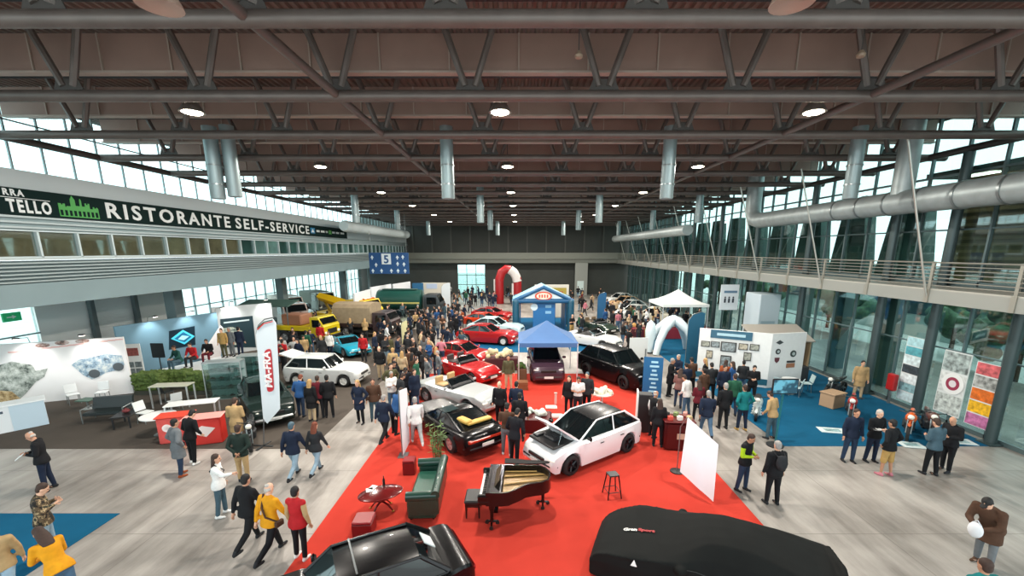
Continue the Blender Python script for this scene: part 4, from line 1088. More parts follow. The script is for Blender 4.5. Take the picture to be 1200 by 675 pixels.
# right aisle: row of pale cars far right
rows = [(742, 359.5, '#d9dcd8', 'white hatchback parked first in the right aisle row'), (737, 352.5, '#cdd2d0', 'pale grey saloon second in the right aisle row'), (731, 347, '#c8a27a', 'tan saloon third in the right aisle row'), (725, 342.5, '#dadcd8', 'white saloon farthest in the right aisle row')]
for k, (px, py, c_, lb) in enumerate(rows):
    x0, y0 = G(px, py + 14); car('parked_car', lb, (x0, y0), ang(-.9, -.42), 4.0, 1.66, 1.42, .9, .88, .76, .9, .31, paint=c_)
x0, y0 = G(772, 378); car('classic_car', 'small cream classic car beside the dark red stand at right', (x0, y0 + .3), ang(.9, -.45), 3.6, 1.5, 1.4, .9, .85, .72, .85, .3, 1.05, -1.05, .5, .1, -.9, -1.5, paint='#dcd8c6', bumper='#c3c6c7')
x0, y0 = G(700, 390); car('classic_car', 'dark green open sports car behind the white convertible', (x0, y0 + .4), ang(.5, -.86), 4.0, 1.6, 1.15, .8, .78, .64, .78, .3, paint='#2b3a30', style='open', seat='#6b5a44')
x0, y0 = G(545, 359)
# --- trucks
def wheels(t, pts, r, w=.28):
    tw, rmh = wheel_meshes(r, w, 'silver')
    for (x, y) in pts:
        o = link('wheel', tw, t, (x, y, r), 0 if y > 0 else PI); link('rim', rmh, o)
def truck(name, label, loc, heading, paint, L, W, cabL, cabH, deck):
    t = thing(name, label, 'truck', (loc[0], loc[1], 0), heading); BLOCK.append((loc[0], loc[1], L / 2, W / 2, heading))
    P = mat(paint, .4, .1, coat=.3); h2 = L / 2; tr = mat('#1a1b1c', .6)
    MB().box((0, 0, .72), (L * .96, W * .45, .22)).box((-.2, 0, .5), (L * .5, W * .7, .25)).build('chassis', tr, t)
    xc = h2 - cabL / 2
    mb = MB()
    mb.loft([[(h2 - cabL, s * W / 2, .55) for s in (-1, 1)] + [(h2 - cabL, s * W / 2 * .94, cabH) for s in (1, -1)],
             [(h2 - .45, s * W / 2, .55) for s in (-1, 1)] + [(h2 - .45, s * W / 2 * .92, cabH) for s in (1, -1)],
             [(h2 - .05, s * W / 2 * .95, .5) for s in (-1, 1)] + [(h2 - .12, s * W / 2 * .9, cabH * .6 + .25) for s in (1, -1)],
             [(h2, s * W / 2 * .92, .55) for s in (-1, 1)] + [(h2 - .02, s * W / 2 * .9, cabH * .58 + .15) for s in (1, -1)]])
    mb.build('cab', P, t)
    MB().plate([(h2 - .1, -W * .41, cabH * .6 + .3), (h2 - .1, W * .41, cabH * .6 + .3), (h2 - .42, W * .4, cabH - .1), (h2 - .42, -W * .4, cabH - .1)], .03).build('windshield', DGLASS, t)
    for s in (1, -1):
        MB().box((h2 - cabL * .55, s * W * .486, cabH * .78), (cabL * .55, .03, cabH * .27)).build('side_window', DGLASS, t)
        MB().ell((h2 + .01, s * W * .36, .85), (.05, .14, .12), 10, 6).build('headlight', mat('#e8e8da', .2), t, True)
    MB().box((h2 + .04, 0, .55), (.14, W * .95, .2), 0, .03).build('bumper', tr, t)
    MB().box((h2 + .0, 0, .95), (.05, W * .5, .35)).build('grille', tr, t)
    wheels(t, [(h2 - cabL * .55, W / 2 - .16), (h2 - cabL * .55, -W / 2 + .16), (-h2 + L * .22, W / 2 - .16), (-h2 + L * .22, -W / 2 + .16)], .46)
    return t, P, h2
# yellow flatbed nearer
x0, y0 = G(357, 402)
t, P, h2 = truck('flatbed_truck', 'yellow flatbed truck with crew seats on its deck at left', (x0, y0 + .6), ang(.97, -.22), '#c7b013', 4.3, 2.0, 1.1, 2.0, 1)
mb = MB(); mb.box((-.52, 0, 1.15), (3.1, 2.0, .35), 0, .03); mb.build('deck', P, t)
MB().box((-.7, -.1, 1.72), (1.7, 1.3, .8), 0, .08).build('load_box', mat('#8d6047', .7), t)
# tow truck with raised boom
x0, y0 = G(405, 385)
t, P, h2 = truck('tow_truck', 'yellow recovery truck with long sloping boom over the canvas lorry', (-15.6, YD(38.6)), ang(.95, -.3), '#d9b41a', 6.2, 2.4, 2.3, 2.5, 1)
mb = MB(); mb.box((-1.1, 0, 1.1), (4.0, 2.3, .3), 0, .04); mb.build('deck', P, t)
mb = MB(); mb.path([(1.0, 0, 1.75), (-1.0, 0, 2.15), (-3.0, 0, 2.6)], [.38, .46, .36], 4); mb.build('boom', mat('#d3a912', .45), t)
mb = MB(); mb.box((.3, 0, 1.55), (.7, 1.0, .9), 0, .05); mb.tube((-1.8, 0, 1.2), (-2.5, 0, 2.3), .12, n=8); mb.build('boom_mount', mat('#8c7410', .5), t)
mb = MB(); mb.path([(-2.95, 0, 2.5), (-3.0, 0, 1.8)], .03, 6); mb.box((-3.0, 0, 1.7), (.2, .2, .25), 0, .04); mb.build('hook', mat('#26282a', .5), t)
MB().box((2.4, 0, 2.56), (.25, 1.5, .15), 0, .04).build('light_bar', mat('#b8641a', .3), t)
mb = MB(); mb.box((-.5, .75, 3.12), (4.6, .1, .12)); 
# canvas covered lorry
x0, y0 = G(414, 397)
t, P, h2 = truck('canvas_truck', 'military lorry with beige canvas cover beside the yellow trucks', (x0 + .75, y0 + 1.3), ang(.98, -.12), '#332426', 4.8, 2.1, 1.5, 2.0, 1)
pr = [(-1.0, 1.0), (1.0, 1.0), (1.02, 2.35), (.8, 2.62), (.3, 2.72), (-.3, 2.72), (-.8, 2.62), (-1.02, 2.35)]
MB().loft([[(x, y, z) for y, z in pr] for x in (-2.35, -1.6, -.8, 0, .75)]).build('canvas_cover', mat('#8f7f66', .9, noise=.12, nscale=3), t, True, ang=35)
mb = MB(); mb.box((-.8, 0, 1.0), (3.2, 2.1, .3), 0, .03); mb.build('deck', P, t)
# green tanker
x0, y0 = G(480, 372)
t, P, h2 = truck('tanker_truck', 'dark green fuel tanker lorry with pale stripe', (x0 + .4, YD(42.5)), ang(1, -.02), '#1b2529', 6.6, 2.3, 1.7, 2.5, 1)
MB().path([(-3.2, 0, 1.95), (-3.1, 0, 1.95), (1.2, 0, 1.95), (1.3, 0, 1.95)], [.8, 1.0, 1.0, .8], 20).build('tank', mat('#174840', .35, .1, coat=.3), t, True)
for z in (1.75,): 
    for s in (1, -1): MB().box((-.95, s * 1.0, 1.72), (4.2, .05, .16)).build('stripe', mat('#a5a05c', .5), t)
MB().box((-.95, 0, 2.98), (3.4, .7, .08)).build('walkway', mat('#2a4a44', .6), t)
# grey-green jeeps
for k, (px, py, c_, lb) in enumerate(((463, 387, '#5d6458', 'grey green military jeep in front of the tanker lorry'),)):
    x0, y0 = G(px, py)
    t = car('jeep', lb, (x0, y0 + .7), ang(.8, -.6), 3.5, 1.55, 1.7, 1.0, .98, .92, 1.0, .36, 1.1, -1.0, .55, .45, -1.2, -1.5, paint=c_, style='open', seat='#4b4a3c', inner='#2c2d27')
# ------------------------------------------------------------------ red carpet props
LACQ = mat('#0c0a0a', .2, coat=.3, spec=.4)
def U(px, py, h): return G(px, py, h)
# grand piano: keyboard on the left, bass side away from the viewer. local x = keyboard -> tail, y = bass
k1 = G(570, 556, .74); k2 = G(563.5, 585, .74)
pm = ((k1[0] + k2[0]) / 2, (k1[1] + k2[1]) / 2)
pt = thing('grand_piano', 'black grand piano with golden inside on the red carpet', 'piano', (pm[0] + .12, pm[1], 0), math.radians(-1.5)); pt.scale = (.9, .95, 1.0)
out = [(.0, -.74), (.42, -.74), (.62, -.70), (.86, -.52), (1.08, -.33), (1.3, -.25), (1.52, -.2), (1.72, -.06), (1.8, .15), (1.78, .42), (1.66, .62), (1.5, .72), (1.3, .75), (.0, .75)]
def off(poly, d):
    n = len(poly); r = []
    for i in range(n):
        a, b, c = Vector(poly[i - 1]).to_2d(), Vector(poly[i]).to_2d(), Vector(poly[(i + 1) % n]).to_2d()
        e1, e2 = (b - a).normalized(), (c - b).normalized(); nn = (Vector((-e1.y, e1.x)) + Vector((-e2.y, e2.x))).normalized()
        r.append(tuple(b + nn * d / max(.5, nn.dot(Vector((-e1.y, e1.x))))))
    return r
inn = off(out, .045)
rim = MB()
n = len(out)
rim.loft([[(x, y, .62) for x, y in out], [(x, y, .98) for x, y in out], [(x, y, .98) for x, y in inn], [(x, y, .72) for x, y in inn]], cap=False)
rim.add([(x, y, .62) for x, y in out], [tuple(reversed(range(n)))])
rim.build('rim', LACQ, pt, True, ang=35)
def gold():
    m = bpy.data.materials.new('mat_gold_soundboard'); m.use_nodes = True; nt = m.node_tree; b = nt.nodes['Principled BSDF']
    w = nt.nodes.new('ShaderNodeTexWave'); w.inputs['Scale'].default_value = 9; w.bands_direction = 'Y'; w.inputs['Distortion'].default_value = 1
    tc = nt.nodes.new('ShaderNodeTexCoord'); r = nt.nodes.new('ShaderNodeValToRGB')
    r.color_ramp.elements[0].color = (*rgb('#4e3d22'), 1); r.color_ramp.elements[1].color = (*rgb('#8a6d3e'), 1)
    nt.links.new(tc.outputs['Object'], w.inputs['Vector']); nt.links.new(w.outputs['Fac'], r.inputs['Fac']); nt.links.new(r.outputs['Color'], b.inputs['Base Color'])
    b.inputs['Roughness'].default_value = .35; b.inputs['Metallic'].default_value = .4; return m
MB().prism([(max(x, .42), y) for x, y in inn], .76, .8).build('soundboard', gold(), pt)
mb = MB()
for p, q in (((.45, -.45), (1.35, -.12)), ((.45, -.05), (1.62, .2)), ((.45, .35), (1.6, .5)), ((.45, .62), (1.4, .66))): mb.tube((p[0], p[1], .83), (q[0], q[1], .83), .022, n=6)
mb.path([(.5, -.6, .84), (.8, -.38, .84), (1.15, -.1, .84), (1.5, .05, .84)], .03, 6)
mb.build('iron_frame', mat('#8b6d3a', .35, .6), pt, True)
MB().box((-.06, 0, .69), (.3, 1.5, .1), 0, .02).build('key_bed', LACQ, pt)
MB().box((-.12, 0, .755), (.16, 1.24, .025)).build('white_keys', mat('#ece9e2', .3), pt)
mb = MB()
for o_ in range(7):
    for k in (0, 1, 3, 4, 5): mb.box((-.085, -.6 + (o_ * 7 + k + 1) * 1.22 / 50, .775), (.095, .012, .02))
mb.build('black_keys', mat('#0b0b0c', .25), pt)
for s in (-1, 1): MB().box((-.07, s * .69, .8), (.3, .12, .2), 0, .03).build('cheek_block', LACQ, pt)
MB().box((.07, 0, .86), (.06, 1.3, .2)).build('fallboard', LACQ, pt)
MB().plate([(.2, -.45, .98), (.2, .45, .98), (.34, .42, 1.16), (.34, -.42, 1.16)], .02).build('music_desk', mat('#4a3a26', .4), pt)
mb = MB(); mb.box((.25, 0, .97), (.36, 1.42, .03), 0, .01); mb.build('lid_front', LACQ, pt)
# the lid is folded back on its hinge along the bass side
lid = [(x, 1.5 - y, 0) for x, y in out if x > .3]
a_ = math.radians(172)
LP_ = [(max(x, .42), .76 + (y - .75) * math.cos(a_) * 1.0, .985 + (.75 - y) * math.sin(a_)) for x, y in out]
LP_ = [(x, .78 + (.75 - y) * .16, 1.0 + (.75 - y) * .02) for x, y in ((p[0], q[1]) for p, q in zip(LP_, out))]
MB().plate(LP_, .025).build('lid', mat('#0d0b0b', .6, spec=.2), pt)
def pleg(x, y):
    mb = MB(); mb.lathe([(.0, .62), (.085, .62), (.085, .5), (.055, .42), (.045, .2), (.06, .14), (.0, .14)], (x, y, 0), 10)
    for k in range(3):
        a = 2 * PI * k / 3 + .5; mb.tube((x, y, .14), (x + .17 * math.cos(a), y + .17 * math.sin(a), .09), .028, n=6)
    o = mb.build('leg', LACQ, pt, True)
    w = MB()
    for k in range(3):
        a = 2 * PI * k / 3 + .5; w.lathe([(0, -.02), (.055, -.02), (.055, .02), (0, .02)], (x + .17 * math.cos(a), y + .17 * math.sin(a), .055), 10, 'y')
    w.build('castor', mat('#2a2420', .4, .4), o)
for x, y in ((.15, -.62), (.15, .62), (1.58, .3)): pleg(x, y)
mb = MB(); mb.tube((.25, .0, .62), (.25, 0, .12), .03, n=6); mb.box((.22, 0, .1), (.12, .3, .08)); mb.build('pedal_lyre', LACQ, pt)
b0 = G(554, 603)
bt = thing('piano_bench', 'small black padded piano stool left of the keyboard', 'stool', (b0[0] + .02, b0[1] + .1, 0))
MB().box((0, 0, .46), (.42, .62, .1), 0, .03).build('seat_cushion', mat('#141718', .45), bt, True)
MB().box((0, 0, .37), (.38, .58, .09)).build('apron', mat('#1e0f0d', .3), bt)
for sx in (-1, 1):
    for sy_ in (-1, 1): MB().tube((sx * .16, sy_ * .26, .34), (sx * .165, sy_ * .265, 0), .028, .02, 8).build('leg', mat('#1e0f0d', .3), bt)
# chesterfield
LEA = mat('#12352b', .32, noise=.15, nscale=7, coat=.2, spec=.5)
s0 = G(477, 609); s1 = G(520, 561)
st_ = thing('chesterfield_sofa', 'dark green buttoned leather chesterfield sofa on the red carpet', 'sofa', (-2.5, (s0[1] + G(500, 566)[1]) / 2, 0), math.radians(3))
L_ = 1.95
MB().box((.0, 0, .2), (.72, L_ * .96, .28), 0, .03).build('base', LEA, st_, True)
for k in (-1, 1):
    pass
MB().box((-.07, 0, .40), (.6, L_ - .42, .16), 0, .06).build('seat_cushion', mat('#1a4a3b', .35, coat=.2), st_, True)
mb = MB(); mb.box((.33, 0, .45), (.2, L_ * .98, .6), 0, .04); mb.path([(.36, -L_ / 2, .74), (.36, L_ / 2, .74)], .115, 14); mb.build('backrest', LEA, st_, True)
bt_ = MB()
for i in range(9):
    for j in range(3): bt_.ell((.225, -.75 + i * .1875 + (.09 if j % 2 else 0), .48 + j * .09), (.012, .022, .022), 8, 5)
for i in range(10): bt_.ell((.36, -.8 + i * .178, .86), (.02, .02, .012), 8, 5)
bt_.build('button', mat('#28604c', .3), st_, True)
st_.children[-1]['kind'] = 'stuff'; st_.children[-1].name = 'buttons'
for s in (-1, 1):
    mb = MB(); mb.box((-.03, s * (L_ / 2 - .1), .38), (.66, .17, .5), 0, .04); mb.path([(-.38, s * (L_ / 2 - .1), .66), (.38, s * (L_ / 2 - .1), .68)], .125, 14); mb.build('armrest', LEA, st_, True)
for sx in (-1, 1):
    for sy_ in (-1, 1): MB().lathe([(0, 0), (.03, 0), (.05, .07), (0, .07)], (sx * .28, sy_ * .85, 0), 8).build('foot', mat('#2a1710', .4), st_)
# oval table
MAH = mat('#5b0f10', .18, noise=.2, nscale=5, coat=.6)
t0 = G(446, 577, .52)
ot = thing('coffee_table', 'oval red mahogany coffee table with brass feet on the red carpet', 'table', (t0[0], t0[1], 0), math.radians(25))
MB().loft([[(a * .57 * math.cos(2 * PI * k / 28), a * .38 * math.sin(2 * PI * k / 28), z) for k in range(28)] for a, z in ((.95, .48), (1, .495), (1, .51), (.97, .52))]).build('tabletop', MAH, ot, True)
MB().lathe([(0, .48), (.06, .48), (.04, .4), (.07, .3), (.045, .24), (0, .22)], n=12).build('pedestal', MAH, ot, True)
BR = mat('#b08a3e', .3, .9)
for k in range(4):
    a = PI / 4 + PI / 2 * k; l_ = MB().path([(.03 * math.cos(a), .03 * math.sin(a), .27), (.2 * math.cos(a), .17 * math.sin(a), .2), (.36 * math.cos(a), .28 * math.sin(a), .03)], [.03, .025, .018], 8).build('leg', MAH, ot, True)
    MB().ell((.37 * math.cos(a), .285 * math.sin(a), .025), (.04, .03, .025), 8, 6).build('brass_cap', BR, l_, True)
p = G(440, 575, .53)
for k, (px, py, a) in enumerate(((433, 574, .4), (437, 571, -.3))):
    q = G(px, py, .53); o = MB().box((0, 0, 0), (.17, .2, .006)).build('leaflet', mat('#dcd9d6', .6), loc=(q[0], q[1], .527), rz=a); tag(o, ['white leaflet, left one of two on the oval table', 'white leaflet, right one of two on the oval table'][k], 'leaflet', 'leaflets on the oval table')
q = G(450, 569, .53); o = MB().lathe([(0, 0), (.036, 0), (.036, .17), (.014, .23), (.013, .29), (0, .29)], n=12).build('wine_bottle', mat('#15100d', .15, coat=.5), loc=(q[0], q[1], .523), smooth=True); tag(o, 'dark bottle standing on the oval mahogany table', 'bottle')
# red cubes
for k, (px, py, s, h_, lb) in enumerate(((479, 557, .36, .48, 'dark red cube stool by the foot of the tall white panel'), (425, 629, .46, .42, 'dark red cube stool between oval table and black saloon'))):
    q = G(px, py); t = thing('cube_stool', lb, 'stool', (q[0], q[1] + .15, 0), .06)
    MB().box((0, 0, h_ / 2 - .03), (s, s, h_ - .07), 0, .015).build('cube_body', mat('#6d0e12', .4, coat=.3), t); MB().box((0, 0, h_ - .03), (s * 1.0, s * 1.0, .06), 0, .02).build('seat_pad', mat('#821318', .4), t)
# tall plant
q = G(513, 552); t = thing('potted_bamboo', 'tall leafy green potted plant behind the chesterfield sofa', 'plant', (q[0], q[1], 0))
MB().lathe([(0, 0), (.14, 0), (.18, .28), (.19, .3), (.15, .3), (0, .26)], n=16).build('pot', mat('#2a2320', .5), t, True)
mb = MB(); lf = MB()
for k in range(11):
    a = rnd.uniform(0, 2 * PI); r0 = rnd.uniform(.01, .1); hh = rnd.uniform(.9, 1.5); sp = rnd.uniform(.05, .16)
    p0 = V(r0 * math.cos(a), r0 * math.sin(a), .25); p1 = p0 + V(sp * math.cos(a), sp * math.sin(a), hh)
    mb.tube(p0, p1, .012, .007, 5)
    for j in range(13):
        u = rnd.uniform(.2, 1.0); b = lerp(p0, p1, u); aa = rnd.uniform(0, 2 * PI); l = rnd.uniform(.13, .24); dr = V(math.cos(aa), math.sin(aa), rnd.uniform(-.5, .6)).normalized(); sd = dr.cross(V(0, 0, 1)).normalized() * .025
        lf.add([b, b + dr * l * .5 + sd, b + dr * l, b + dr * l * .5 - sd], [(0, 1, 2, 3)])
mb.build('stems', mat('#4c5a2c', .6), t); o = lf.build('foliage', mat('#4d6b2c', .55, noise=.35, nscale=6), t); o['kind'] = 'stuff'
# tall white panel (thin banner) and white sail banner
CLOTHW = mat('#dfe0e6', .75)
q0 = G(472, 536); q1 = G(480, 519)
t = thing('banner_panel', 'tall narrow white banner panel at the left edge of red carpet', 'banner', (q0[0], q0[1], 0), math.atan2(q1[1] - q0[1], q1[0] - q0[0]))
Lp = math.hypot(q1[0] - q0[0], q1[1] - q0[1])
MB().loft([[(0, -.015, .06), (Lp, -.015, .06), (Lp, .015, .06), (0, .015, .06)], [(.0, -.015, 1.2), (Lp, -.015, 1.2), (Lp, .015, 1.2), (0, .015, 1.2)], [(0.02, -.015, 2.3), (Lp, -.015, 2.05), (Lp, .015, 2.05), (0.02, .015, 2.3)]]).build('fabric', CLOTHW, t)
MB().tube((-.03, 0, 0), (-.03, 0, 2.35), .02, n=8).box((.1, 0, .02), (.4, .3, .04)).build('pole', STEEL, t)
q0 = G(793, 553); t = thing('sail_banner', 'white cloth sail banner hanging on a pole at the right edge of red carpet', 'banner', (q0[0], q0[1], 0))
mb = MB(); vs = []; nu, nv = 10, 14
def PX(px, py, h): 
    g = G(px, py, h); return V(g[0] - q0[0], g[1] - q0[1], h)
A, B_, C_, D_ = PX(806, 489, 1.95), PX(842, 521, 1.55), PX(836, 588, .1), PX(797, 553, .35)
for i in range(nv + 1):
    for j in range(nu + 1):
        u, v = j / nu, i / nv; p_ = lerp(lerp(D_, C_, u), lerp(A, B_, u), v); p_ = p_ + V(0, .05 * math.sin(u * 9 + v * 3) * math.sin(PI * u), 0); vs.append(p_)
fs = [(i * (nu + 1) + j, i * (nu + 1) + j + 1, (i + 1) * (nu + 1) + j + 1, (i + 1) * (nu + 1) + j) for i in range(nv) for j in range(nu)]
bk = [v + V(0, .012, 0) for v in vs]; k = len(vs)
mb.add(vs + bk, fs + [tuple(i + k for i in reversed(f)) for f in fs]); mb.build('fabric', CLOTHW, t, True)
MB().path([(0, 0, 0), (0, 0, 1.5), A], .016, 8).build('pole', STEEL, t); MB().lathe([(0, 0), (.2, 0), (.2, .04), (.05, .07), (0, .07)], n=16).build('foot', mat('#18191b', .5), t, True)
# bar stool
q = G(718, 584); t = thing('bar_stool', 'black metal bar stool standing alone on the red carpet', 'stool', (q[0], q[1] + .12, 0), .2)
MB().box((0, 0, .67), (.3, .3, .035), 0, .05).build('seat', mat('#141516', .35, .4), t)
for sx in (-1, 1):
    for sy_ in (-1, 1): MB().tube((sx * .12, sy_ * .12, .66), (sx * .2, sy_ * .2, 0), .02, .016, 8).build('leg', mat('#141516', .35, .4), t)
mb = MB(); c = [(.175, .175), (-.175, .175), (-.175, -.175), (.175, -.175)]
for (a, b), (e, f) in zip(c, c[1:] + c[:1]): mb.tube((a, b, .2), (e, f, .2), .01, n=6)
mb.build('footrest', mat('#141516', .35, .4), t)
# car under a black cover
t = thing('covered_car', 'sports car hidden under a fitted black cloth cover, bottom right', 'covered car', (3.87, YD(8.5, .8), 0), ang(-.927, .375))
BLOCK.append((3.87, YD(8.5, .8), 2.3, .95, ang(-.927, .375)))
L2 = 2.32; topz = [(-2.32, .66), (-2.25, .86), (-2.05, .95), (-1.8, .97), (-1.3, 1.1), (-.7, 1.24), (-.2, 1.27), (.15, 1.22), (.6, 1.0), (.95, .9), (1.5, .83), (1.95, .72), (2.2, .58), (2.32, .4)]
rings = []
x = -2.32
while x <= 2.321:
    zt = pw(topz, x); u = abs(x) / L2; w = .95 * (1 - .28 * max(0, u - .55) ** 2 / .2 * (1.0 if x > 0 else .55))
    w += .03 * (math.exp(-((x - 1.4) / .42) ** 2) + math.exp(-((x + 1.35) / .42) ** 2))
    gh = max(0, min(1, (zt - .84) / .4)); wr_ = w * (1 - .36 * gh)
    ring = []; zs = min(zt - .04, .84)
    hump = .05 * (math.exp(-((x - 1.4) / .45) ** 2) + .6 * math.exp(-((x + 1.4) / .45) ** 2))
    half = [(0, zt), (wr_ * .5, zt - .01 + hump * .3), (wr_ * .85, zt - .04 + hump), (lerp(wr_, w, .5), lerp(zt, zs, .55)), (w * .97, zs - .02), (w, zs * .75), (w * .97, .35), (w * .93 + .02 * math.sin(x * 17), .03)]
    ring = [(x, y, z) for y, z in half] + [(x, -y, z) for y, z in reversed(half[1:])]
    rings.append([(a, b, c * 1.08) for a, b, c in ring]); x += .08
mb = MB(); mb.loft(rings)
for s in (1, -1): mb.ell((.55, s * .95, .9), (.11, .13, .08), 12, 8)
mb.path([(-2.12, -.72, .96), (-2.17, 0, 1.05), (-2.12, .72, .96)], [.06, .07, .06], 8)
me = remesh(mb, 'cloth_cover', .028, [mat('#0a0d0c', .85, noise=.25, nscale=3, bump=.12, spec=.22)], 4)
link('cloth_cover', me, t)
for s in (1, -1): 
    MB().path([(.47, s * .93, .92), (.3, s * .93, .93), (.0, s * .9, .86)], .006, 5).build('seam', mat('#2c302f', .8), t)
# printed mark on the bonnet of the cover: small pale and red script, and a white emblem
def on_cover(px, py, h): 
    g = G(px, py, h); return g
import mathutils
def cover_text(nm, s, m, xx, yy, size, wid):
    zz = .0
    o = text_mesh(nm, s, size, m, .006, .003); x0_, x1_ = min(v.co.x for v in o.vertices), max(v.co.x for v in o.vertices)
    k = wid / (x1_ - x0_)
    # lies on the bonnet, read from the viewer's side: text runs along -x (towards the tail)
    for v in o.vertices:
        tx, ty_, tz = v.co; X = xx - tx * k; Y = yy - ty_ ; u = abs(Y) / .95
        Z = pw(topz, X) * 1.08 + .016 + .05 * math.exp(-((X - 1.4) / .45) ** 2) * min(1, u * 1.2) - .05 * u * u + tz
        v.co = (X, Y, Z)
    link(nm, o, t)
cover_text('pale_script', 'Gran', mat('#d6d6d2', .6), 1.72, .12, .13, .28)
cover_text('red_script', 'Sport', mat('#a3262a', .6), 1.42, .1, .12, .34)
mb = MB(); mb.plate([(1.45, .985, .76), (1.33, .985, .76), (1.39, .96, .88)], .01); mb.build('white_emblem', mat('#d6d6d2', .6), t)
# ------------------------------------------------------------------ bar counter, roll-ups and small furniture on the carpet
q = G(793, 530); t = thing('bar_counter', 'dark red round-cornered bar counter at the right edge of red carpet', 'counter', (q[0] + .1, q[1] + .4, 0), -.1)
MB().box((0, 0, .52), (.95, .7, 1.04), 0, .08).build('counter_body', mat('#3d0b0d', .3, coat=.3), t, True); MB().box((0, 0, 1.06), (1.05, .8, .05), 0, .03).build('worktop', mat('#5a1416', .3), t)
MB().box((.05, -.36, .55), (.25, .02, .2)).build('notice', mat('#b79a84', .6), t)
cx_, cy_ = t.location.x, t.location.y
goods = [('#c24a3c', 'red gift box'), ('#d8d4cc', 'white gift box'), ('#b9a37a', 'tan gift box'), ('#2c2d30', 'black gift box'), ('#7c8d5a', 'green gift box'), ('#c98a7e', 'pink gift box')]
for k, (c, lb) in enumerate(goods):
    o = MB().box((0, 0, .07), (.17, .13, .14), 0, .01).box((0, 0, .145), (.03, .135, .012)).build('gift_box', mat(c, .6), loc=(cx_ - .33 + (k % 3) * .32, cy_ - .2 + (k // 3) * .36, 1.087), rz=.2 * k); tag(o, lb + ' lying on top of the dark red bar counter', 'box')
q = G(753, 506); t = thing('display_rack', 'black upright rack with white side left of the bar counter', 'rack', (q[0] + .05, q[1] + .1, 0), -.2)
MB().box((0, 0, .75), (.5, .4, 1.5), 0, .02).build('rack_body', mat('#131416', .5), t); MB().box((-.28, 0, .8), (.05, .42, 1.6)).build('side_panel', mat('#dcdad6', .5), t)
q = G(763, 467); t = thing('roll_up_banner', 'narrow blue roll-up banner with white lettering right of the black off-road car', 'banner', (q[0], q[1], 0), -.25)
MB().box((0, 0, 1.0), (.85, .03, 1.95)).build('fabric', mat('#0d5c8c', .5), t); MB().box((0, 0, .04), (.9, .25, .08), 0, .02).build('foot', STEEL, t)
mb = MB()
for k in range(8): mb.box((.05, -.02, .35 + k * .2), (.4 - .1 * (k % 3), .01, .09))
mb.build('lettering', mat('#9fd0e2', .5), t)
q = G(634, 478); t = thing('sweets_stand', 'dark red display table with pale flowers on top, before the canopy', 'stand', (G(632, 500)[0] - .1, G(632, 503)[1], 0), -.1)
MB().box((0, 0, .3), (1.1, .9, .6), 0, .05).build('base', mat('#4a0d12', .4), t)
mb = MB()
for k in range(16): mb.ell((rnd.uniform(-.3, .3), rnd.uniform(-.2, .2), .68 + rnd.uniform(-.04, .1)), (.1, .1, .09), 8, 6)
me = remesh(mb, 'flowers', .03, [mat('#c9d2c8', .7, noise=.3, nscale=8)]); o = link('flowers', me, t); o['kind'] = 'stuff'
for k, (px, py, hh, w_, lb) in enumerate(((646, 478, .05, .5, 'flat white plinth, left one on the red carpet before the canopy'), (652, 489, .08, .55, 'flat white plinth, near one on the red carpet before the canopy'))):
    q = G(px, py); o = MB().box((0, 0, hh / 2), (w_, .35, hh), 0, .015).box((0, 0, hh + .01), (w_ * .8, .25, .02)).build('plinth', mat('#d9ccc6', .5), loc=(q[0], q[1], .012)); tag(o, lb, 'plinth')
q = G(651, 474); o = MB().box((0, 0, .25), (.1, .05, .5), .2, .01).box((0, 0, .52), (.14, .08, .05), .2, .01).build('info_stand', mat('#d8b9b0', .5), loc=(q[0], q[1], .012)); tag(o, 'thin pale information stand on the red carpet before the canopy', 'info stand')
q = G(706, 476); t = thing('flower_table', 'low table heaped with white and yellow flowers behind the white hatchback', 'table', (q[0], q[1] + .2, 0))
MB().lathe([(0, 0), (.25, 0), (.05, .05), (.05, .5), (.5, .52), (.5, .56), (0, .56)], n=20).build('round_table', mat('#d8d4cc', .4), t, True)
mb = MB()
for k in range(20): mb.ell((rnd.uniform(-.4, .4), rnd.uniform(-.3, .3), .62 + rnd.uniform(-.02, .12)), (.1, .1, .1), 8, 6)
o = link('flowers', remesh(mb, 'flowers', .03, [mat('#cfd0bb', .7, noise=.4, nscale=7)]), t); o['kind'] = 'stuff'
q = G(582, 440); t = thing('flower_table', 'long dark table with pale bouquets behind the red open roadster', 'table', (-1.0, YD(24.5), 0))
MB().box((0, 0, .35), (1.9, .7, .7), 0, .04).build('table_cloth', mat('#431319', .7), t)
mb = MB()
for k in range(26): mb.ell((rnd.uniform(-.85, .6), rnd.uniform(-.25, .25), .85 + rnd.uniform(-.1, .3)), (.14, .12, .14), 8, 6)
o = link('flowers', remesh(mb, 'flowers', .035, [mat('#cfc39a', .7, noise=.4, nscale=5)]), t); o['kind'] = 'stuff'
for k, (px, py, c, lb) in enumerate(((612, 452, '#6f6a2e', 'small leafy planter left of the purple off-road car'), (612, 456, '#7a4a2a', 'wooden crate left of the purple off-road car'))):
    q = G(px, py)
    if k: o = MB().box((0, 0, .2), (.55, .45, .4), 0, .01).box((0, -.23, .12), (.57, .02, .04)).box((0, -.23, .28), (.57, .02, .04)).build('wooden_crate', mat(c, .7), loc=(q[0], q[1], .012)); tag(o, lb, 'crate')
    else:
        t = thing('planter', lb, 'planter', (q[0], q[1] + .75, .012)); MB().box((0, 0, .35), (.5, .4, .7), 0, .02).build('planter_box', mat('#5c3f28', .7), t)
        mb = MB()
        for j in range(14): mb.ell((rnd.uniform(-.2, .2), rnd.uniform(-.15, .15), .8 + rnd.uniform(-.05, .2)), (.1, .1, .1), 7, 5)
        link('foliage', remesh(mb, 'foliage', .04, [GREENL]), t)['kind'] = 'stuff'
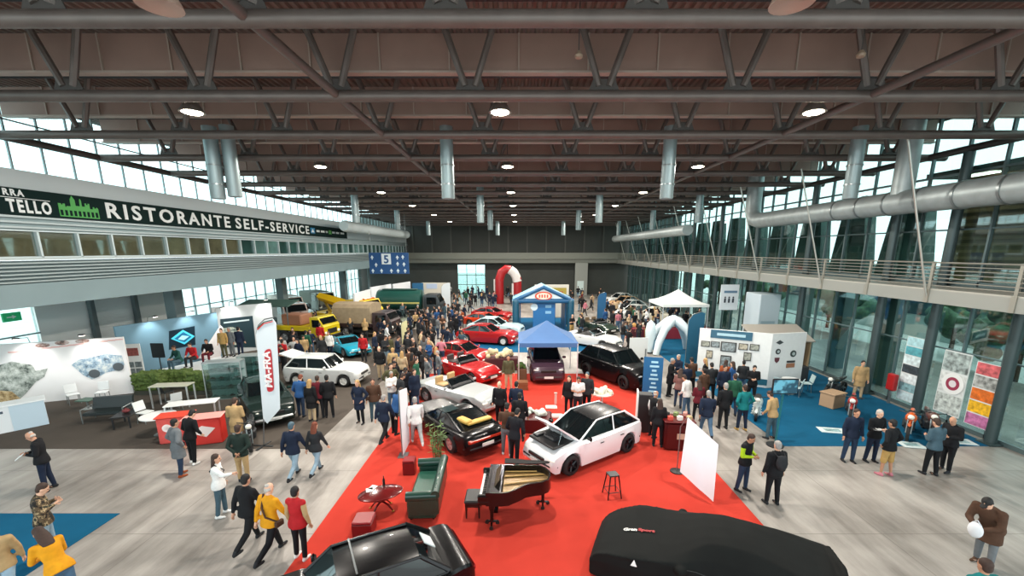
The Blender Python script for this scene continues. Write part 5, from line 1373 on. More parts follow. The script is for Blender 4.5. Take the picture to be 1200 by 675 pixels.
# blue canopy
cg0 = (.95, YD(23.2)); 
t = thing('canopy_tent', 'blue grey pop-up canopy over the purple off-road car', 'canopy', (1.5, YD(23.3), 0))
WX, WY = 3.05, 3.0; ez = CAMH - (415 - 294) * 21.9 * math.cos(TH) / F + 0.05
ez = max(1.9, min(2.3, ez)); pk = ez + 1.15
rc = [(-WX / 2, -WY / 2), (WX / 2, -WY / 2), (WX / 2, WY / 2), (-WX / 2, WY / 2)]
mb = MB()
rings = []
for i in range(9):
    u = i / 8; k = 1 - u; zz = ez + .22 + (pk - ez - .22) * (u ** 1.25); rings.append([(x * k + 1e-3 * x, y * k + 1e-3 * y, zz) for x, y in rc])
mb.loft([[(x, y, ez) for x, y in rc]] + rings, cap=False); mb.build('roof_cloth', mat('#3b608f', .7, noise=.06, nscale=1), t)
for x, y in rc: MB().box((x * .985, y * .985, ez / 2 + .1), (.05, .05, ez + .2)).build('leg', mat('#c9cdd0', .4, .5), t)
# inflatable blue house tent
t = thing('inflatable_tent', 'blue inflatable house tent with white gable and red logo', 'inflatable tent', (2.05, YD(37.6), 0))
BLU = mat('#10527e', .45, noise=.06, nscale=1); WX, WY, ez, pk = 4.6, 3.6, 2.6, 3.75
for sx in (-1, 1):
    for sy_ in (-1, 1): MB().cap((sx * WX / 2, sy_ * WY / 2, .0), (sx * WX / 2, sy_ * WY / 2, ez - .1), .3, .3, 14).build('leg', mat('#0e4a63', .45), t, True)
MB().path([(-WX / 2 - .2, -WY / 2, ez), (0, -WY / 2 - .05, pk), (WX / 2 + .2, -WY / 2, ez)], .17, 10).build('front_beam', BLU, t, True)
mb = MB(); mb.plate([(-WX / 2, -WY / 2 - .02, ez), (WX / 2, -WY / 2 - .02, ez), (0, -WY / 2 - .04, pk - .1)], -.05); mb.build('gable', mat('#cfe0e6', .5), t)
mb = MB(); mb.loft([[(-WX / 2 - .3, -WY / 2, ez), (0, -WY / 2, pk + .1), (WX / 2 + .3, -WY / 2, ez), (0, -WY / 2, ez + .1)], [(-WX / 2 - .3, WY / 2, ez), (0, WY / 2, pk + .1), (WX / 2 + .3, WY / 2, ez), (0, WY / 2, ez + .1)]]); mb.build('roof', mat('#7fb4c4', .5), t)
MB().tube((-WX / 2, -WY / 2, ez), (WX / 2, -WY / 2, ez), .2, n=12).build('eave_beam', BLU, t, True)
mb = MB(); mb.lathe([(.0, 0), (.72, 0), (.72, .05), (0, .05)], n=24, axis='y'); me = mb.mesh('logo_oval', [mat('#c9482f', .5)])
for v in me.vertices: v.co.z *= .52; v.co.y = -v.co.y
o = link('logo_oval', me, t, (0, -WY / 2 - .1, ez + .42))
mb = MB(); mb.lathe([(.0, 0), (.58, 0), (.58, .05), (0, .05)], n=24, axis='y'); me = mb.mesh('logo_field', [mat('#e7d7c6', .5)])
for v in me.vertices: v.co.z *= .46; v.co.y = -v.co.y
link('logo_field', me, t, (0, -WY / 2 - .14, ez + .42))
mb = MB()
for k in range(4): mb.box((-.33 + k * .22, -WY / 2 - .2, ez + .42), (.12, .02, .26))
mb.build('logo_lettering', mat('#c9482f', .5), t)
MB().box((0.1, -WY / 2 + .35, 1.25), (1.9, .12, 2.5), 0, .04).build('front_wall', mat('#1563a0', .5, noise=.05), t)
mb = MB(); mb.lathe([(0, 0), (.3, 0), (.3, .03), (0, .03)], n=20, axis='y'); me = mb.mesh('round_badge', [mat('#c7dbe6', .5)]); link('round_badge', me, t, (-.75, -WY / 2 + .24, 2.05))
mb = MB()
for z in (2.1, 1.6): mb.box((.45, -WY / 2 + .27, z), (.5, .02, .22))
mb.build('pale_lettering', mat('#7fb2d6', .5), t)
for s in (-1, 1): MB().box((s * WX * .42, .3, 1.26), (.1, WY * .9, 2.5)).build('side_wall', BLU, t)
# red and white inflatable arch
t = thing('inflatable_arch', 'red and white inflatable arch far down the hall', 'inflatable arch', (-1.35, YD(55), 0)); t.scale = (.92, .92, .88)
RED = mat('#9c1119', .45); WHI = mat('#d8d4d2', .5)
px_m = F / 55; h_ = 5.1
MB().cap((-1.25, 0, 0), (-1.25, 0, 3.6), .62, .6, 14).build('left_leg', RED, t, True)
MB().cap((1.25, 0, 0), (1.25, 0, 3.6), .62, .6, 14).build('right_leg', RED, t, True)
MB().path([(-1.25, 0, 3.5), (-.9, 0, 4.6), (-.3, 0, 5.0), (.3, 0, 4.9)], .62, 14).build('top_tube', mat('#a8161d', .45), t, True)
MB().path([(.2, -.02, 4.95), (.75, -.02, 4.55), (1.1, -.02, 3.9), (1.25, -.02, 3.2)], .64, 14).build('white_band', WHI, t, True)
MB().box((.65, -.2, 1.5), (.35, .2, 3.0), 0, .08).build('white_stripe', WHI, t)
MB().box((-1.95, -.2, 1.8), (.2, .2, 3.6), 0, .08).build('white_edge', WHI, t)
# star tent and small white gazebo, flags
q0 = G(789, 412); D = 28.2
t = thing('star_tent', 'white star-shaped inflatable tent with printed arms at right', 'inflatable tent', (10.35, YD(28.6), 0), .0)
for sx in (-1, 1):
    for sy_ in (-1, 1):
        pts = [(sx * 1.35, sy_ * .9, 0), (sx * 1.15, sy_ * .75, .8), (sx * .75, sy_ * .5, 1.6), (sx * .25, sy_ * .2, 2.1), (0, 0, 2.2)]
        MB().path(pts, [.2, .24, .27, .3, .32], 12).build('arm', mat('#cfdde2', .5), t, True)
mb = MB()
for k in range(5):
    for s in (-1, 1): mb.box((s * (1.28 - .18 * k), -.98 + .1 * k, .35 + .35 * k), (.1, .08, .16))
mb.build('dark_marks', mat('#38505c', .5), t)
q = G(767, 408); 
t = thing('white_cone', 'white pointed inflatable post left of the star tent', 'inflatable post', (8.75, YD(28.3), 0))
MB().lathe([(0, 0), (.16, 0), (.3, .9), (.34, 1.5), (.26, 2.0), (.0, 2.25)], n=16).build('cone_body', mat('#cddde3', .5), t, True); MB().lathe([(0, 0), (.24, 0), (.22, .08), (0, .08)], n=14).build('foot', mat('#1e2022', .6), t, True)
t = thing('white_gazebo', 'small white pointed gazebo before the right glass wall', 'canopy', (12.6, YD(34), 0))
ez, pk, w_ = 2.55, 3.75, 1.75; rc = [(-w_, -w_), (w_, -w_), (w_, w_), (-w_, w_)]; rings = []
for i in range(9):
    u = i / 8; k = 1 - u; rings.append([(x * k + .002 * x, y * k + .002 * y, ez + .2 + (pk - ez - .2) * u ** 1.5) for x, y in rc])
MB().loft([[(x, y, ez) for x, y in rc]] + rings, cap=False).build('roof_cloth', mat('#dfe4e0', .7), t)
for x, y in rc: MB().box((x * .97, y * .97, ez / 2), (.06, .06, ez)).build('leg', mat('#c9cdd0', .4, .5), t)
def feather(name, lb, x, y, H, w, c, lean=0.0, mark=None, rz=0.0):
    t = thing(name, lb, 'flag', (x, y, 0), rz)
    pts = []; 
    prof = [(0, .35), (0, H * .5), (0, H * .85), (w * .25, H * .95), (w * .8, H), (w, H * .98), (w, H * .85), (w * .95, .6), (w * .6, .4)]
    MB().plate([(a, 0, b) for a, b in prof], .014).build('fabric', mat(c, .6), t)
    MB().path([(-.01, 0, 0), (-.01, 0, H * .86), (w * .25, 0, H * .965), (w * .8, 0, H * 1.01)], .015, 6).build('pole', STEEL, t, True)
    MB().box((0, 0, .02), (.5, .06, .03)).box((0, 0, .02), (.06, .5, .03)).build('foot', mat('#202224', .5), t)
    return t
q = G(813, 440); feather('feather_flag', 'tall dark teal feather flag left of the photo display wall', 9.55, YD(24.3), 3.35, .9, '#0e4d68')
q = G(692, 375); feather('feather_flag', 'blue feather flag with a round badge in the right aisle', 7.4, YD(40), 2.9, .8, '#14527c')
feather('feather_flag', 'yellow and white feather flag in the crowd near the green tanker', G(475, 406)[0], YD(29.5), 2.0, .42, '#d9d2a0')
feather('feather_flag', 'white feather flag by the back wall window', G(524, 360)[0], YD(48), 3.2, 1.0, '#c6cfd4')
# white sign boards, tall white display
q = G(735, 415); t = thing('info_board', 'white notice board standing behind the black off-road car', 'notice board', (7.5, YD(26.6), 0), .05)
MB().box((0, 0, .75), (1.15, .05, 1.3)).build('board', mat('#cfd4d4', .5), t)
for s in (-1, 1): MB().box((s * .45, .05, .35), (.05, .35, .7)).build('leg', STEEL, t)
# ------------------------------------------------------------------ photo display wall
x0 = G(815, 445); D0 = 22.6; Yw = YD(22.4)
xa, xb = x0[0], G(905, 454)[0]
W0 = mat('#d6d8d6', .6, noise=.03)
t = thing('display_wall', 'white exhibition wall hung with framed photos and emblems at right', 'display wall', (0, 0, 0))
PTS = [G(815, 444), G(898, 455), G(937, 452)]
tops = 2.75
def wall_seg(p, q, nm, H_=2.75, th=.1):
    d = math.atan2(q[1] - p[1], q[0] - p[0]); l = math.hypot(q[0] - p[0], q[1] - p[1])
    o = MB().box((l / 2, th / 2, H_ / 2), (l, th, H_)).build(nm, W0, t, loc=(p[0], p[1], .014), rz=d); return o, l
w1, l1 = wall_seg(PTS[0], PTS[1], 'front_panel'); w2, l2 = wall_seg(PTS[1], PTS[2], 'side_panel')
MB().box((l1 / 2, -.02, .28), (l1, .03, .3)).build('teal_skirting', mat('#0f5266', .6), w1)
banner = MB().box((l1 * .45, -.03, 2.52), (1.9, .04, .42)).build('header_board', mat('#2d5a70', .5), w1)
MB().box((l1 * .45, -.055, 2.52), (1.3, .012, .14)).build('header_lettering', mat('#9fc0cc', .5), w1)
FRM = mat('#2c2a28', .5); k = 0
fx = [(.10, 1.95, .42, .3), (.24, 1.97, .42, .3), (.43, 1.9, .72, .5), (.63, 1.98, .42, .32), (.78, 2.0, .42, .32), (.17, 1.42, .3, .42), (.41, 1.1, .5, .68), (.70, 1.5, .34, .42)]
pl_ = ['top row, far left', 'top row, second from left', 'top row, the large middle one', 'top row, second from right', 'top row, far right', 'lower row, left', 'lower row, large middle one', 'lower row, right']
def pic(par, x, z, w, h, lb, c):
    o = thing('framed_picture', lb, 'picture', (0, 0, 0)); m = par.matrix_local.copy()
    p = m @ V(x, -.03, z); o.location = p; o.rotation_euler = par.rotation_euler
    MB().box((0, 0, 0), (w, .03, h)).build('frame', FRM, o); MB().box((0, -.018, 0), (w * .84, .01, h * .82)).build('print', mat(c, .5, noise=.6, nscale=9), o)
bpy.context.view_layer.update()
for (u, z, w, h), nm in zip(fx, pl_): pic(w1, u * l1, z, w, h, f'framed picture on white display wall, {nm}', rnd.choice(['#8d8f84', '#a39c8a', '#7c8688', '#6f6a5a']))
EM = mat('#34393a', .5)
for u, z, r, c, lb in ((.22, 2.3, .13, '#3a4042', 'winged_emblem'), (.2, 1.85, .14, '#2f3436', 'round_emblem'), (.2, 1.42, .14, '#5a2a34', 'shield_emblem'), (.66, 1.7, .17, '#34403f', 'round_emblem')):
    mb = MB()
    if lb == 'winged_emblem': mb.plate([(u * l2 - .22, -.02, z), (u * l2, -.02, z - .1), (u * l2 + .22, -.02, z), (u * l2, -.02, z + .12)], -.02)
    elif lb == 'shield_emblem': mb.plate([(u * l2 - .14, -.02, z + .12), (u * l2 - .12, -.02, z - .05), (u * l2, -.02, z - .16), (u * l2 + .12, -.02, z - .05), (u * l2 + .14, -.02, z + .12)], -.02)
    else: mb.lathe([(0, 0), (r, 0), (r, .025), (0, .025)], (u * l2, -.03, z), 20, 'y')
    o = mb.build(lb, mat(c, .5), w2)
    if lb == 'round_emblem': MB().lathe([(0, 0), (r * .5, 0), (r * .5, .012), (0, .012)], (u * l2, -.045, z), 16, 'y').build('emblem_centre', mat('#a9b4b2', .5), o)
MB().box((.62 * l2, -.02, 1.3), (.48, .02, .1)).build('emblem_lettering', EM, w2); MB().box((.62 * l2, -.02, 1.1), (.48, .02, .22)).build('orange_plate', mat('#9a6a4e', .5), w2)
# television on a pole
q = G(908, 522); t = thing('television_stand', 'lit television on a tall teal pole at the edge of blue carpet', 'television', (q[0], q[1], 0), .0)
MB().lathe([(0, 0), (.28, 0), (.28, .03), (.05, .06), (0, .06)], n=18).build('foot', mat('#16181a', .5), t, True)
MB().tube((0, 0, 0), (0.05, 0, 2.35), .035, n=10).build('pole', mat('#1d6a72', .4, .4), t, True)
MB().box((.03, -.06, 2.2), (.88, .07, .54), 0, .02).build('bezel', mat('#0d0e10', .35), t)
def screen():
    m = bpy.data.materials.new('mat_lit_screen'); m.use_nodes = True; nt = m.node_tree; b = nt.nodes['Principled BSDF']
    tc = nt.nodes.new('ShaderNodeTexCoord'); n = nt.nodes.new('ShaderNodeTexNoise'); n.inputs['Scale'].default_value = 3.5
    r = nt.nodes.new('ShaderNodeValToRGB'); e = r.color_ramp.elements; e[0].position = .42; e[0].color = (*rgb('#0c4f66'), 1); e[1].position = .55; e[1].color = (*rgb('#6fc4dc'), 1)
    nt.links.new(tc.outputs['Object'], n.inputs['Vector']); nt.links.new(n.outputs['Fac'], r.inputs['Fac']); nt.links.new(r.outputs['Color'], b.inputs['Emission Color']); b.inputs['Emission Strength'].default_value = .9; b.inputs['Base Color'].default_value = (0, 0, 0, 1); return m
MB().box((.03, -.1, 2.2), (.8, .008, .46)).build('screen', screen(), t)
# chairs and round table near it
def chair(lb, x, y, rz, c='#c9cfcf', group=None, name='chair'):
    t = thing(name, lb, 'chair', (x, y, 0), rz, group); m = mat(c, .5)
    MB().box((0, 0, .44), (.42, .42, .04), 0, .02).build('seat', m, t); MB().loft([[(-.2 - .02 * i, -.2, .5 + .09 * i), (-.2 - .02 * i, .2, .5 + .09 * i), (-.23 - .02 * i, .2, .5 + .09 * i), (-.23 - .02 * i, -.2, .5 + .09 * i)] for i in range(5)]).build('backrest', m, t)
    for sx in (-1, 1):
        for sy_ in (-1, 1): MB().tube((sx * .17, sy_ * .17, .43), (sx * .2, sy_ * .19, 0), .015, n=6).build('leg', mat('#8d9494', .35, .8), t)
    return t
def rtable(lb, x, y, r=.38, h=.74, c='#d4d8d7'):
    t = thing('round_table', lb, 'table', (x, y, 0)); MB().lathe([(0, h - .03), (r, h - .03), (r, h), (0, h)], n=24).build('tabletop', mat(c, .4), t, True); MB().tube((0, 0, .02), (0, 0, h - .03), .035, n=10).build('pedestal', STEEL, t, True); MB().lathe([(0, 0), (.24, 0), (.2, .03), (0, .04)], n=18).build('foot', STEEL, t, True)
q = G(926, 462); rtable('round white table right of the television pole', q[0], q[1] + .1)
for k, (px, py, rz, lb) in enumerate(((931, 464, 2.4, 'pale chair in front of the round table by the television'), (943, 459, 2.9, 'pale chair right of the round table by the television'), (914, 462, .4, 'pale chair left of the round table by the television'))):
    q = G(px, py); chair(lb, q[0], q[1], rz, '#a9bfc0')
# booth with angled canopies and shelves
BE = mat('#9a958c', .6)
b0 = G(940, 448); t = thing('shop_booth', 'beige market booth with shelves of goods beside the display wall', 'booth', (13.6, YD(22.6), 0))
MB().box((0, .9, 1.3), (2.7, .08, 2.6)).build('back_panel', mat('#7c7a72', .7), t)
MB().plate([(-1.5, -.7, 2.15), (1.5, -.7, 2.15), (1.5, .95, 2.75), (-1.5, .95, 2.75)], .06).build('awning', BE, t)
for k, z in enumerate((.5, .95, 1.4, 1.8)): MB().box((0, .55, z), (2.6, .6, .04)).build('shelf', WOOD, t)
for s in (-1, 1): MB().box((s * 1.32, .1, 1.1), (.06, 1.5, 2.2)).build('side_panel', mat('#8d7a5e', .6), t)
cs = ['#5a2f26', '#2f4a44', '#8a8578', '#3a3a3c', '#7c3a34', '#4f6a5c', '#a39a86', '#24343a']; kk = 0
for z in (.52, .97, 1.42, 1.82):
    for k in range(7):
        o = MB().box((0, 0, .11), (.2, .22, .2 + .06 * (k % 2)), 0, .03).lathe([(0, .2), (.06, .2), (.05, .28), (0, .28)], n=10).build('shop_ware', mat(cs[(k * 3 + kk) % 8], .6), loc=(13.6 - 1.05 + k * .35, YD(22.6) + .5, z)); tag(o, f'small ware on booth {["lowest", "second lowest", "second highest", "top"][kk]} shelf, {ORD[k]} from the left', 'ware', 'wares on the booth shelves')
    kk += 1
MB().box((0, -.55, .45), (2.5, .7, .9), 0, .02).build('counter', mat('#2a2d30', .6), t)
# ------------------------------------------------------------------ motorbikes
def bike(lb, x, y, rz, c, c2='#1a1b1c', scooter=False):
    t = thing('scooter' if scooter else 'motorbike', lb, 'scooter' if scooter else 'motorbike', (x, y, 0), rz); P = mat(c, .3, coat=.5); r = .22 if scooter else .3; w = .6 if scooter else .68
    for s, n_ in ((1, 'front_wheel'), (-1, 'rear_wheel')):
        o = MB().lathe([(r * .72, -.05), (r * .94, -.05), (r, 0), (r * .94, .05), (r * .72, .05), (r * .72, -.05)], (s * w, 0, r), 20, 'y').build(n_, RUBBER, t, True)
        m = MB().lathe([(0, -.03), (.07, -.03), (.07, .03), (0, .03)], (s * w, 0, r), 10, 'y')
        for k in range(6): a = PI / 3 * k; m.tube((s * w, 0, r), (s * w + r * .75 * math.cos(a), 0, r + r * .75 * math.sin(a)), .012, n=5)
        m.build('wheel_hub', STEEL, o)
    if scooter:
        mb = MB(); mb.ell((-.4, 0, .5), (.36, .2, .24), 14, 9); mb.box((.1, 0, .22), (.5, .3, .08), 0, .03); mb.loft([[(.42 + .05 * i - .01, -.24 + .03 * i, .2 + .2 * i), (.42 + .05 * i + .04, 0, .2 + .2 * i), (.42 + .05 * i - .01, .24 - .03 * i, .2 + .2 * i), (.4 + .05 * i - .04, 0, .2 + .2 * i)] for i in range(4)]); mb.ell((.55, 0, .35), (.22, .09, .12), 12, 8)
        link('body', remesh(mb, 'body', .03, [P]), t)
    else:
        mb = MB(); mb.ell((.08, 0, .78), (.3, .15, .15), 14, 9); mb.cap((-.2, 0, .72), (-.75, 0, .82), .1, .07); mb.ell((w, 0, .62), (.2, .07, .06), 10, 6); mb.ell((.42, 0, .82), (.14, .17, .2), 12, 8)
        link('fairing', remesh(mb, 'fairing', .03, [P]), t)
        MB().box((0, 0, .42), (.46, .3, .34), 0, .06).tube((-.1, -.16, .3), (-.75, -.18, .38), .05, n=8).build('engine', mat('#3a3c3e', .4, .6), t)
    MB().box((-.3, 0, .8 if not scooter else .77), (.55, .22, .09), 0, .04).build('seat', mat('#141516', .6), t)
    MB().tube((w, .07, r), (.45, .07, .95), .022, n=6).tube((w, -.07, r), (.45, -.07, .95), .022, n=6).tube((w * -1, .1, r), (-.1, .1, .45), .022, n=6).build('fork', STEEL, t, True)
    MB().path([(.36, .34, 1.0), (.45, .1, .98), (.45, -.1, .98), (.36, -.34, 1.0)], .016, 6).build('handlebar', mat('#1c1d1f', .4), t, True)
    MB().ell((.58, 0, .88), (.08, .1, .09), 10, 7).build('headlight', mat('#e6e4d8', .2), t, True)
def toc(q): return math.atan2(-q[1], -q[0])
q = G(1064, 515); bike('orange motorbike facing the photographer on the blue carpet', q[0] + .3, q[1] + .35, toc(q), '#c8571b')
q = G(1000, 495); bike('red motorbike half hidden behind the man in navy jacket', q[0] + .25, q[1] + .5, toc(q), '#9c2a20')
q = G(989, 465); bike('old dark motorbike by the person in long beige coat', q[0] - .3, q[1] + .2, toc(q) - .4, '#25302e')
q = G(888, 492); bike('white scooter on the blue carpet edge near the display wall', q[0] + .15, q[1] + .4, toc(q), '#c9d3cf', scooter=True)
q = G(1085, 513); bike('dark red motorbike behind the person in slate blue jacket', q[0] + .3, q[1] + .3, toc(q) + .2, '#5a3a34')
q = G(295, 519); bike('small black motorbike in front of the dark green classic saloon', q[0] + .1, q[1] - .1, -PI / 2 + .5, '#15171a')
q = G(978, 478); o = MB().box((0, 0, .3), (.8, .6, .6), 0, .02).box((0, 0, .63), (.86, .66, .05), 0, .01).build('wooden_crate', mat('#a3876a', .7), loc=(q[0], q[1] + .2, .012), rz=.4); tag(o, 'pale wooden crate on the blue carpet beside the old dark motorbike', 'crate')
q = G(848, 470)
# leaflets on the carpet
for k, (px, py, w_, lb) in enumerate(((975, 505, .9, 'white board lying flat on the blue carpet, leftmost of three'), (1068, 522, .7, 'white board lying flat on the blue carpet beneath the orange motorbike'), (1125, 518, .8, 'white board lying flat on the blue carpet, rightmost of three'))):
    q = G(px, py); t = thing('floor_board', lb, 'board', (q[0], q[1], .013), -.2); MB().box((0, 0, .01), (w_, .5, .02)).build('board', mat('#c9d6d6', .5), t); MB().box((0, 0, .023), (w_ * .6, .25, .005)).build('printed_area', mat('#7f9c9f', .5, noise=.5, nscale=8), t)
# posters on the right glass
def poster(lb, Da, Db, z0, z1, bands, name='poster', x=XR - .12):
    ya, yb = YD(Db, 1.5), YD(Da, 1.5); t = thing(name, lb, 'poster', (x, (ya + yb) / 2, 0)); w = yb - ya
    n = len(bands)
    MB().box((0, 0, (z0 + z1) / 2), (.03, w, z1 - z0)).build('sheet', mat('#c7cccb', .5), t)
    for k, (c, nz_) in enumerate(bands):
        h_ = (z1 - z0) / n
        MB().box((-.018, 0, z0 + h_ * (k + .5)), (.008, w * .94, h_ * .9)).build('picture', mat(c, .5, noise=nz_, nscale=6), t)
    return t, w
poster('tall poster of coloured motor pictures on the right glass', 15.75, 14.85, .35, 2.75, (('#b06a94', .5), ('#d8a520', .5), ('#c8641e', .4), ('#8c8f8c', .7), ('#b8585c', .6)))
t, w = poster('tall grey poster with a round dark red emblem on the right glass', 16.95, 15.95, .4, 2.9, (('#a9b0ac', .6), ('#c0c4c2', .3), ('#8c9896', .7)))
mb = MB()
for r_, c in ((.42, '#d4d6d4'), (.26, '#8a2a44'), (.14, '#c9c4c6')):
    m_ = MB().lathe([(0, 0), (r_, 0), (r_, -.01 - .02 * (.5 - r_)), (0, -.01 - .02 * (.5 - r_))], (-.03, -.05, 1.65), 24, 'x').build('round_emblem', mat(c, .5), t)
poster('tall pale teal poster with a black motorbike picture by the right glass', 18.6, 17.65, .3, 3.1, (('#b6cbd0', .3), ('#7aa0a6', .5), ('#d0dadc', .3), ('#2f3a40', .8), ('#c2d2d4', .3), ('#4f98a2', .3), ('#9fc6cc', .2)))
q = (XR - .4, YD(18.95)); t = thing('fire_extinguisher', 'red fire extinguisher box at the foot of the right glass wall', 'fire extinguisher', (q[0], q[1], 0))
MB().box((0, 0, 1.0), (.22, .4, .75), 0, .04).build('cabinet', mat('#9c1a1c', .4), t); MB().box((0, 0, .3), (.08, .08, .6)).build('stand', STEEL, t)
# hanging sign and bright door on the right
t = thing('hanging_sign', 'white hanging sign with three small dark figures under the right balcony', 'sign', (14.6, YD(30.0), 3.55))
MB().box((0, 0, 0), (1.25, .05, 1.75)).build('panel', mat('#d3d9dc', .5), t)
for k in range(3):
    f = MB(); f.ell((-.3 + k * .28, -.05, .0), (.06, .02, .06), 8, 6); f.box((-.3 + k * .28, -.05, -.22), (.12, .02, .3)); f.build('figure', mat('#27303a', .5), t)
MB().box((0.05, -.035, .38), (.9, .012, .16)).build('lettering', mat('#5a7890', .5), t)
for s in (-1, 1): MB().tube((s * .5, 0, .87), (s * .5, 0, 1.45), .012, n=6).build('cord', STEEL, t)
t = thing('white_stand', 'tall pale stand box beneath the right balcony behind the display wall', 'stand', (16.0, YD(28.4), 0))
MB().box((0, 0, 2.0), (1.3, 1.8, 4.0), 0, .03).build('stand_body', mat('#b3c0c6', .6), t); MB().box((-.05, -.92, 1.2), (.9, .03, 2.2)).build('door', mat('#8fa3aa', .5), t)
t = thing('stall_table', 'long dark red merchandise table under the white gazebo at right', 'table', (11.6, YD(33.2), 0)); BLOCK.append((11.6, YD(33.2), 3.3, .6, 0)); MB().box((0, 0, .42), (6.5, 1.0, .84), 0, .03).build('table_cloth', mat('#7a1c2e', .7), t)
MB().box((-2.6, -.54, .42), (1.2, .03, .7)).build('front_panel', mat('#4b1a24', .6), t)
for k in range(16):
    c = rnd.choice(['#9c2a2e', '#d2c9b8', '#7c5a44', '#b0483a', '#3a3f44', '#c49a5a']); o = MB().box((0, 0, .12), (.26, .3, .24), 0, .03).box((0, 0, .27), (.18, .2, .08), 0, .02).build('merchandise', mat(c, .7), loc=(11.6 - 2.9 + k * .38, YD(33.2) + (.2 if k % 2 else -.2), .845)); tag(o, f'small item on the dark red merchandise table, {ORD[k]} from the left', 'merchandise', 'items on the dark red table')
for k, (px, py, w_, h_, d_, c, lb) in enumerate(((646, 340, 3.5, 3.3, .3, '#cfcbc0', 'white and yellow stand wall behind the inflatable tent'), (512, 352, 3.4, 2.9, .3, '#c9c4b6', 'cream stand wall left of the back wall window'), (491, 345, 1.2, 3.0, .5, '#15567e', 'blue stand cube behind the green tanker'))):
    D = (44, 52, 50)[k]; X = (px - CX) * D / F; t = thing('stand_wall', lb, 'stand wall', (X, YD(D), 0)); MB().box((0, 0, h_ / 2), (w_, d_, h_)).build('panel', mat(c, .6), t)
    if k == 0: MB().box((.75, -.17, 2.35), (1.5, .04, 1.3)).build('yellow_board', mat('#a3913a', .5), t); MB().box((.75, -.2, 2.4), (.8, .02, .5)).build('red_mark', mat('#a3522e', .5), t)
    if k == 1: MB().box((-.5, -.17, 2.5), (1.3, .04, .6)).build('sign_board', mat('#aebdd4', .5), t)
# long white stand walls at far left
for k, (pa, pb, D1_, D2_, h_, lb) in enumerate(((418, 436, 36, 40, 3.2, 'white stand wall behind the yellow recovery truck'), (437, 460, 41, 45, 3.3, 'white stand wall with pale blue prints beneath the hall sign'), (462, 482, 46, 50, 3.2, 'white stand wall right of the hall sign'))):
    p_ = ((pa - CX) * D1_ / F, YD(D1_)); r_ = ((pb - CX) * D2_ / F, YD(D2_)); d = math.atan2(r_[1] - p_[1], r_[0] - p_[0]); l = math.hypot(r_[0] - p_[0], r_[1] - p_[1])
    t = thing('stand_wall', lb, 'stand wall', (p_[0], p_[1], 0), d); MB().box((l / 2, 0, h_ / 2), (l, .12, h_)).build('panel', mat('#d9dde0', .6), t)
    MB().box((l * .55, -.07, h_ * .55), (l * .5, .02, .9)).build('print', mat('#a9c6d4', .5, noise=.3, nscale=3), t)
# ------------------------------------------------------------------ left stands
def blot(c1, c2, c3, sc=3.0):
    m = bpy.data.materials.new('mat_print'); m.use_nodes = True; nt = m.node_tree; b = nt.nodes['Principled BSDF']; tc = nt.nodes.new('ShaderNodeTexCoord'); n = nt.nodes.new('ShaderNodeTexNoise'); n.inputs['Scale'].default_value = sc; n.inputs['Detail'].default_value = 8; n.inputs['Roughness'].default_value = .75
    r = nt.nodes.new('ShaderNodeValToRGB'); e = r.color_ramp.elements; e[0].position = .36; e[0].color = (*rgb(c1), 1); e[1].position = .62; e[1].color = (*rgb(c3), 1); q = e.new(.48); q.color = (*rgb(c2), 1)
    nt.links.new(tc.outputs['Object'], n.inputs['Vector']); nt.links.new(n.outputs['Fac'], r.inputs['Fac']); nt.links.new(r.outputs['Color'], b.inputs['Base Color']); b.inputs['Roughness'].default_value = .6; return m
pa, pb = G(0, 477), G(157, 461)
dirx = Vector((pb[0] - pa[0], pb[1] - pa[1], 0)).normalized()
pa2 = Vector((pb[0], pb[1], 0)) - dirx * 9.5
t = thing('engine_wall', 'big white printed wall showing an engine and a racing car at left', 'printed wall', (pa2.x, pa2.y, .014), math.atan2(dirx.y, dirx.x))
HW = 2.75; MB().box((4.75, .06, HW / 2), (9.5, .12, HW)).build('panel', mat('#e6e3e2', .6, noise=.03, nscale=1), t)
def wx(px, py):  # local coords on the wall for a photo pixel
    d = Vector(ray(px, py)); o = Vector((0, 0, CAMH)); nrm = Vector((-dirx.y, dirx.x, 0)); k = (pa2 - o).dot(nrm) / d.dot(nrm); p_ = o + d * k - pa2; return (p_.dot(dirx), p_.z)
def poly_on_wall(nm, pix, m, e=.0): mb = MB(); mb.plate([(wx(a, b)[0], -.012 - e, wx(a, b)[1]) for a, b in pix], .012); o = mb.build(nm, m, t); return o
poly_on_wall('engine_picture', [(0, 470), (0, 428), (14, 424), (38, 428), (42, 435), (56, 432), (52, 442), (42, 448), (30, 462), (18, 473)], blot('#23302c', '#8f968e', '#c9ccc6', 2.6))
poly_on_wall('gearbox_picture', [(0, 472), (0, 458), (14, 459), (25, 468), (8, 474)], blot('#3a2c1e', '#a08458', '#cdb890', 4), .004)
poly_on_wall('racing_car_picture', [(84, 428), (92, 422), (112, 418), (124, 415), (143, 417), (146, 428), (138, 434), (124, 437), (116, 442), (108, 445), (98, 440)], blot('#2f3c46', '#8aa2b4', '#d5d8d2', 3.2))
for px_ in (111, 139): 
    a, b = wx(px_, 438 if px_ == 111 else 430); MB().lathe([(0, 0), (.2, 0), (.2, .02), (0, .02)], (a, -.04, b), 18, 'y').build('wheel_picture', mat('#4a5054', .5), t)
for k, (a, b) in enumerate(((50, 405), (73, 402), (97, 400))):
    u, v = wx(a, b); m_ = MB(); m_.ell((u, -.02, v), (.25, .015, .1), 10, 6); m_.build('small_car_picture', blot('#3c3a38', '#96766c', '#d0c6c2', 5), t)
mb = MB(); 
u0, v0 = wx(15, 413); u1, v1 = wx(140, 398)
for k in range(14): mb.box((u0 + (u1 - u0) * k / 13, -.02, v0 + (v1 - v0) * k / 13), (.28, .012, .06))
mb.build('pink_lettering', mat('#dcb0aa', .6), t)
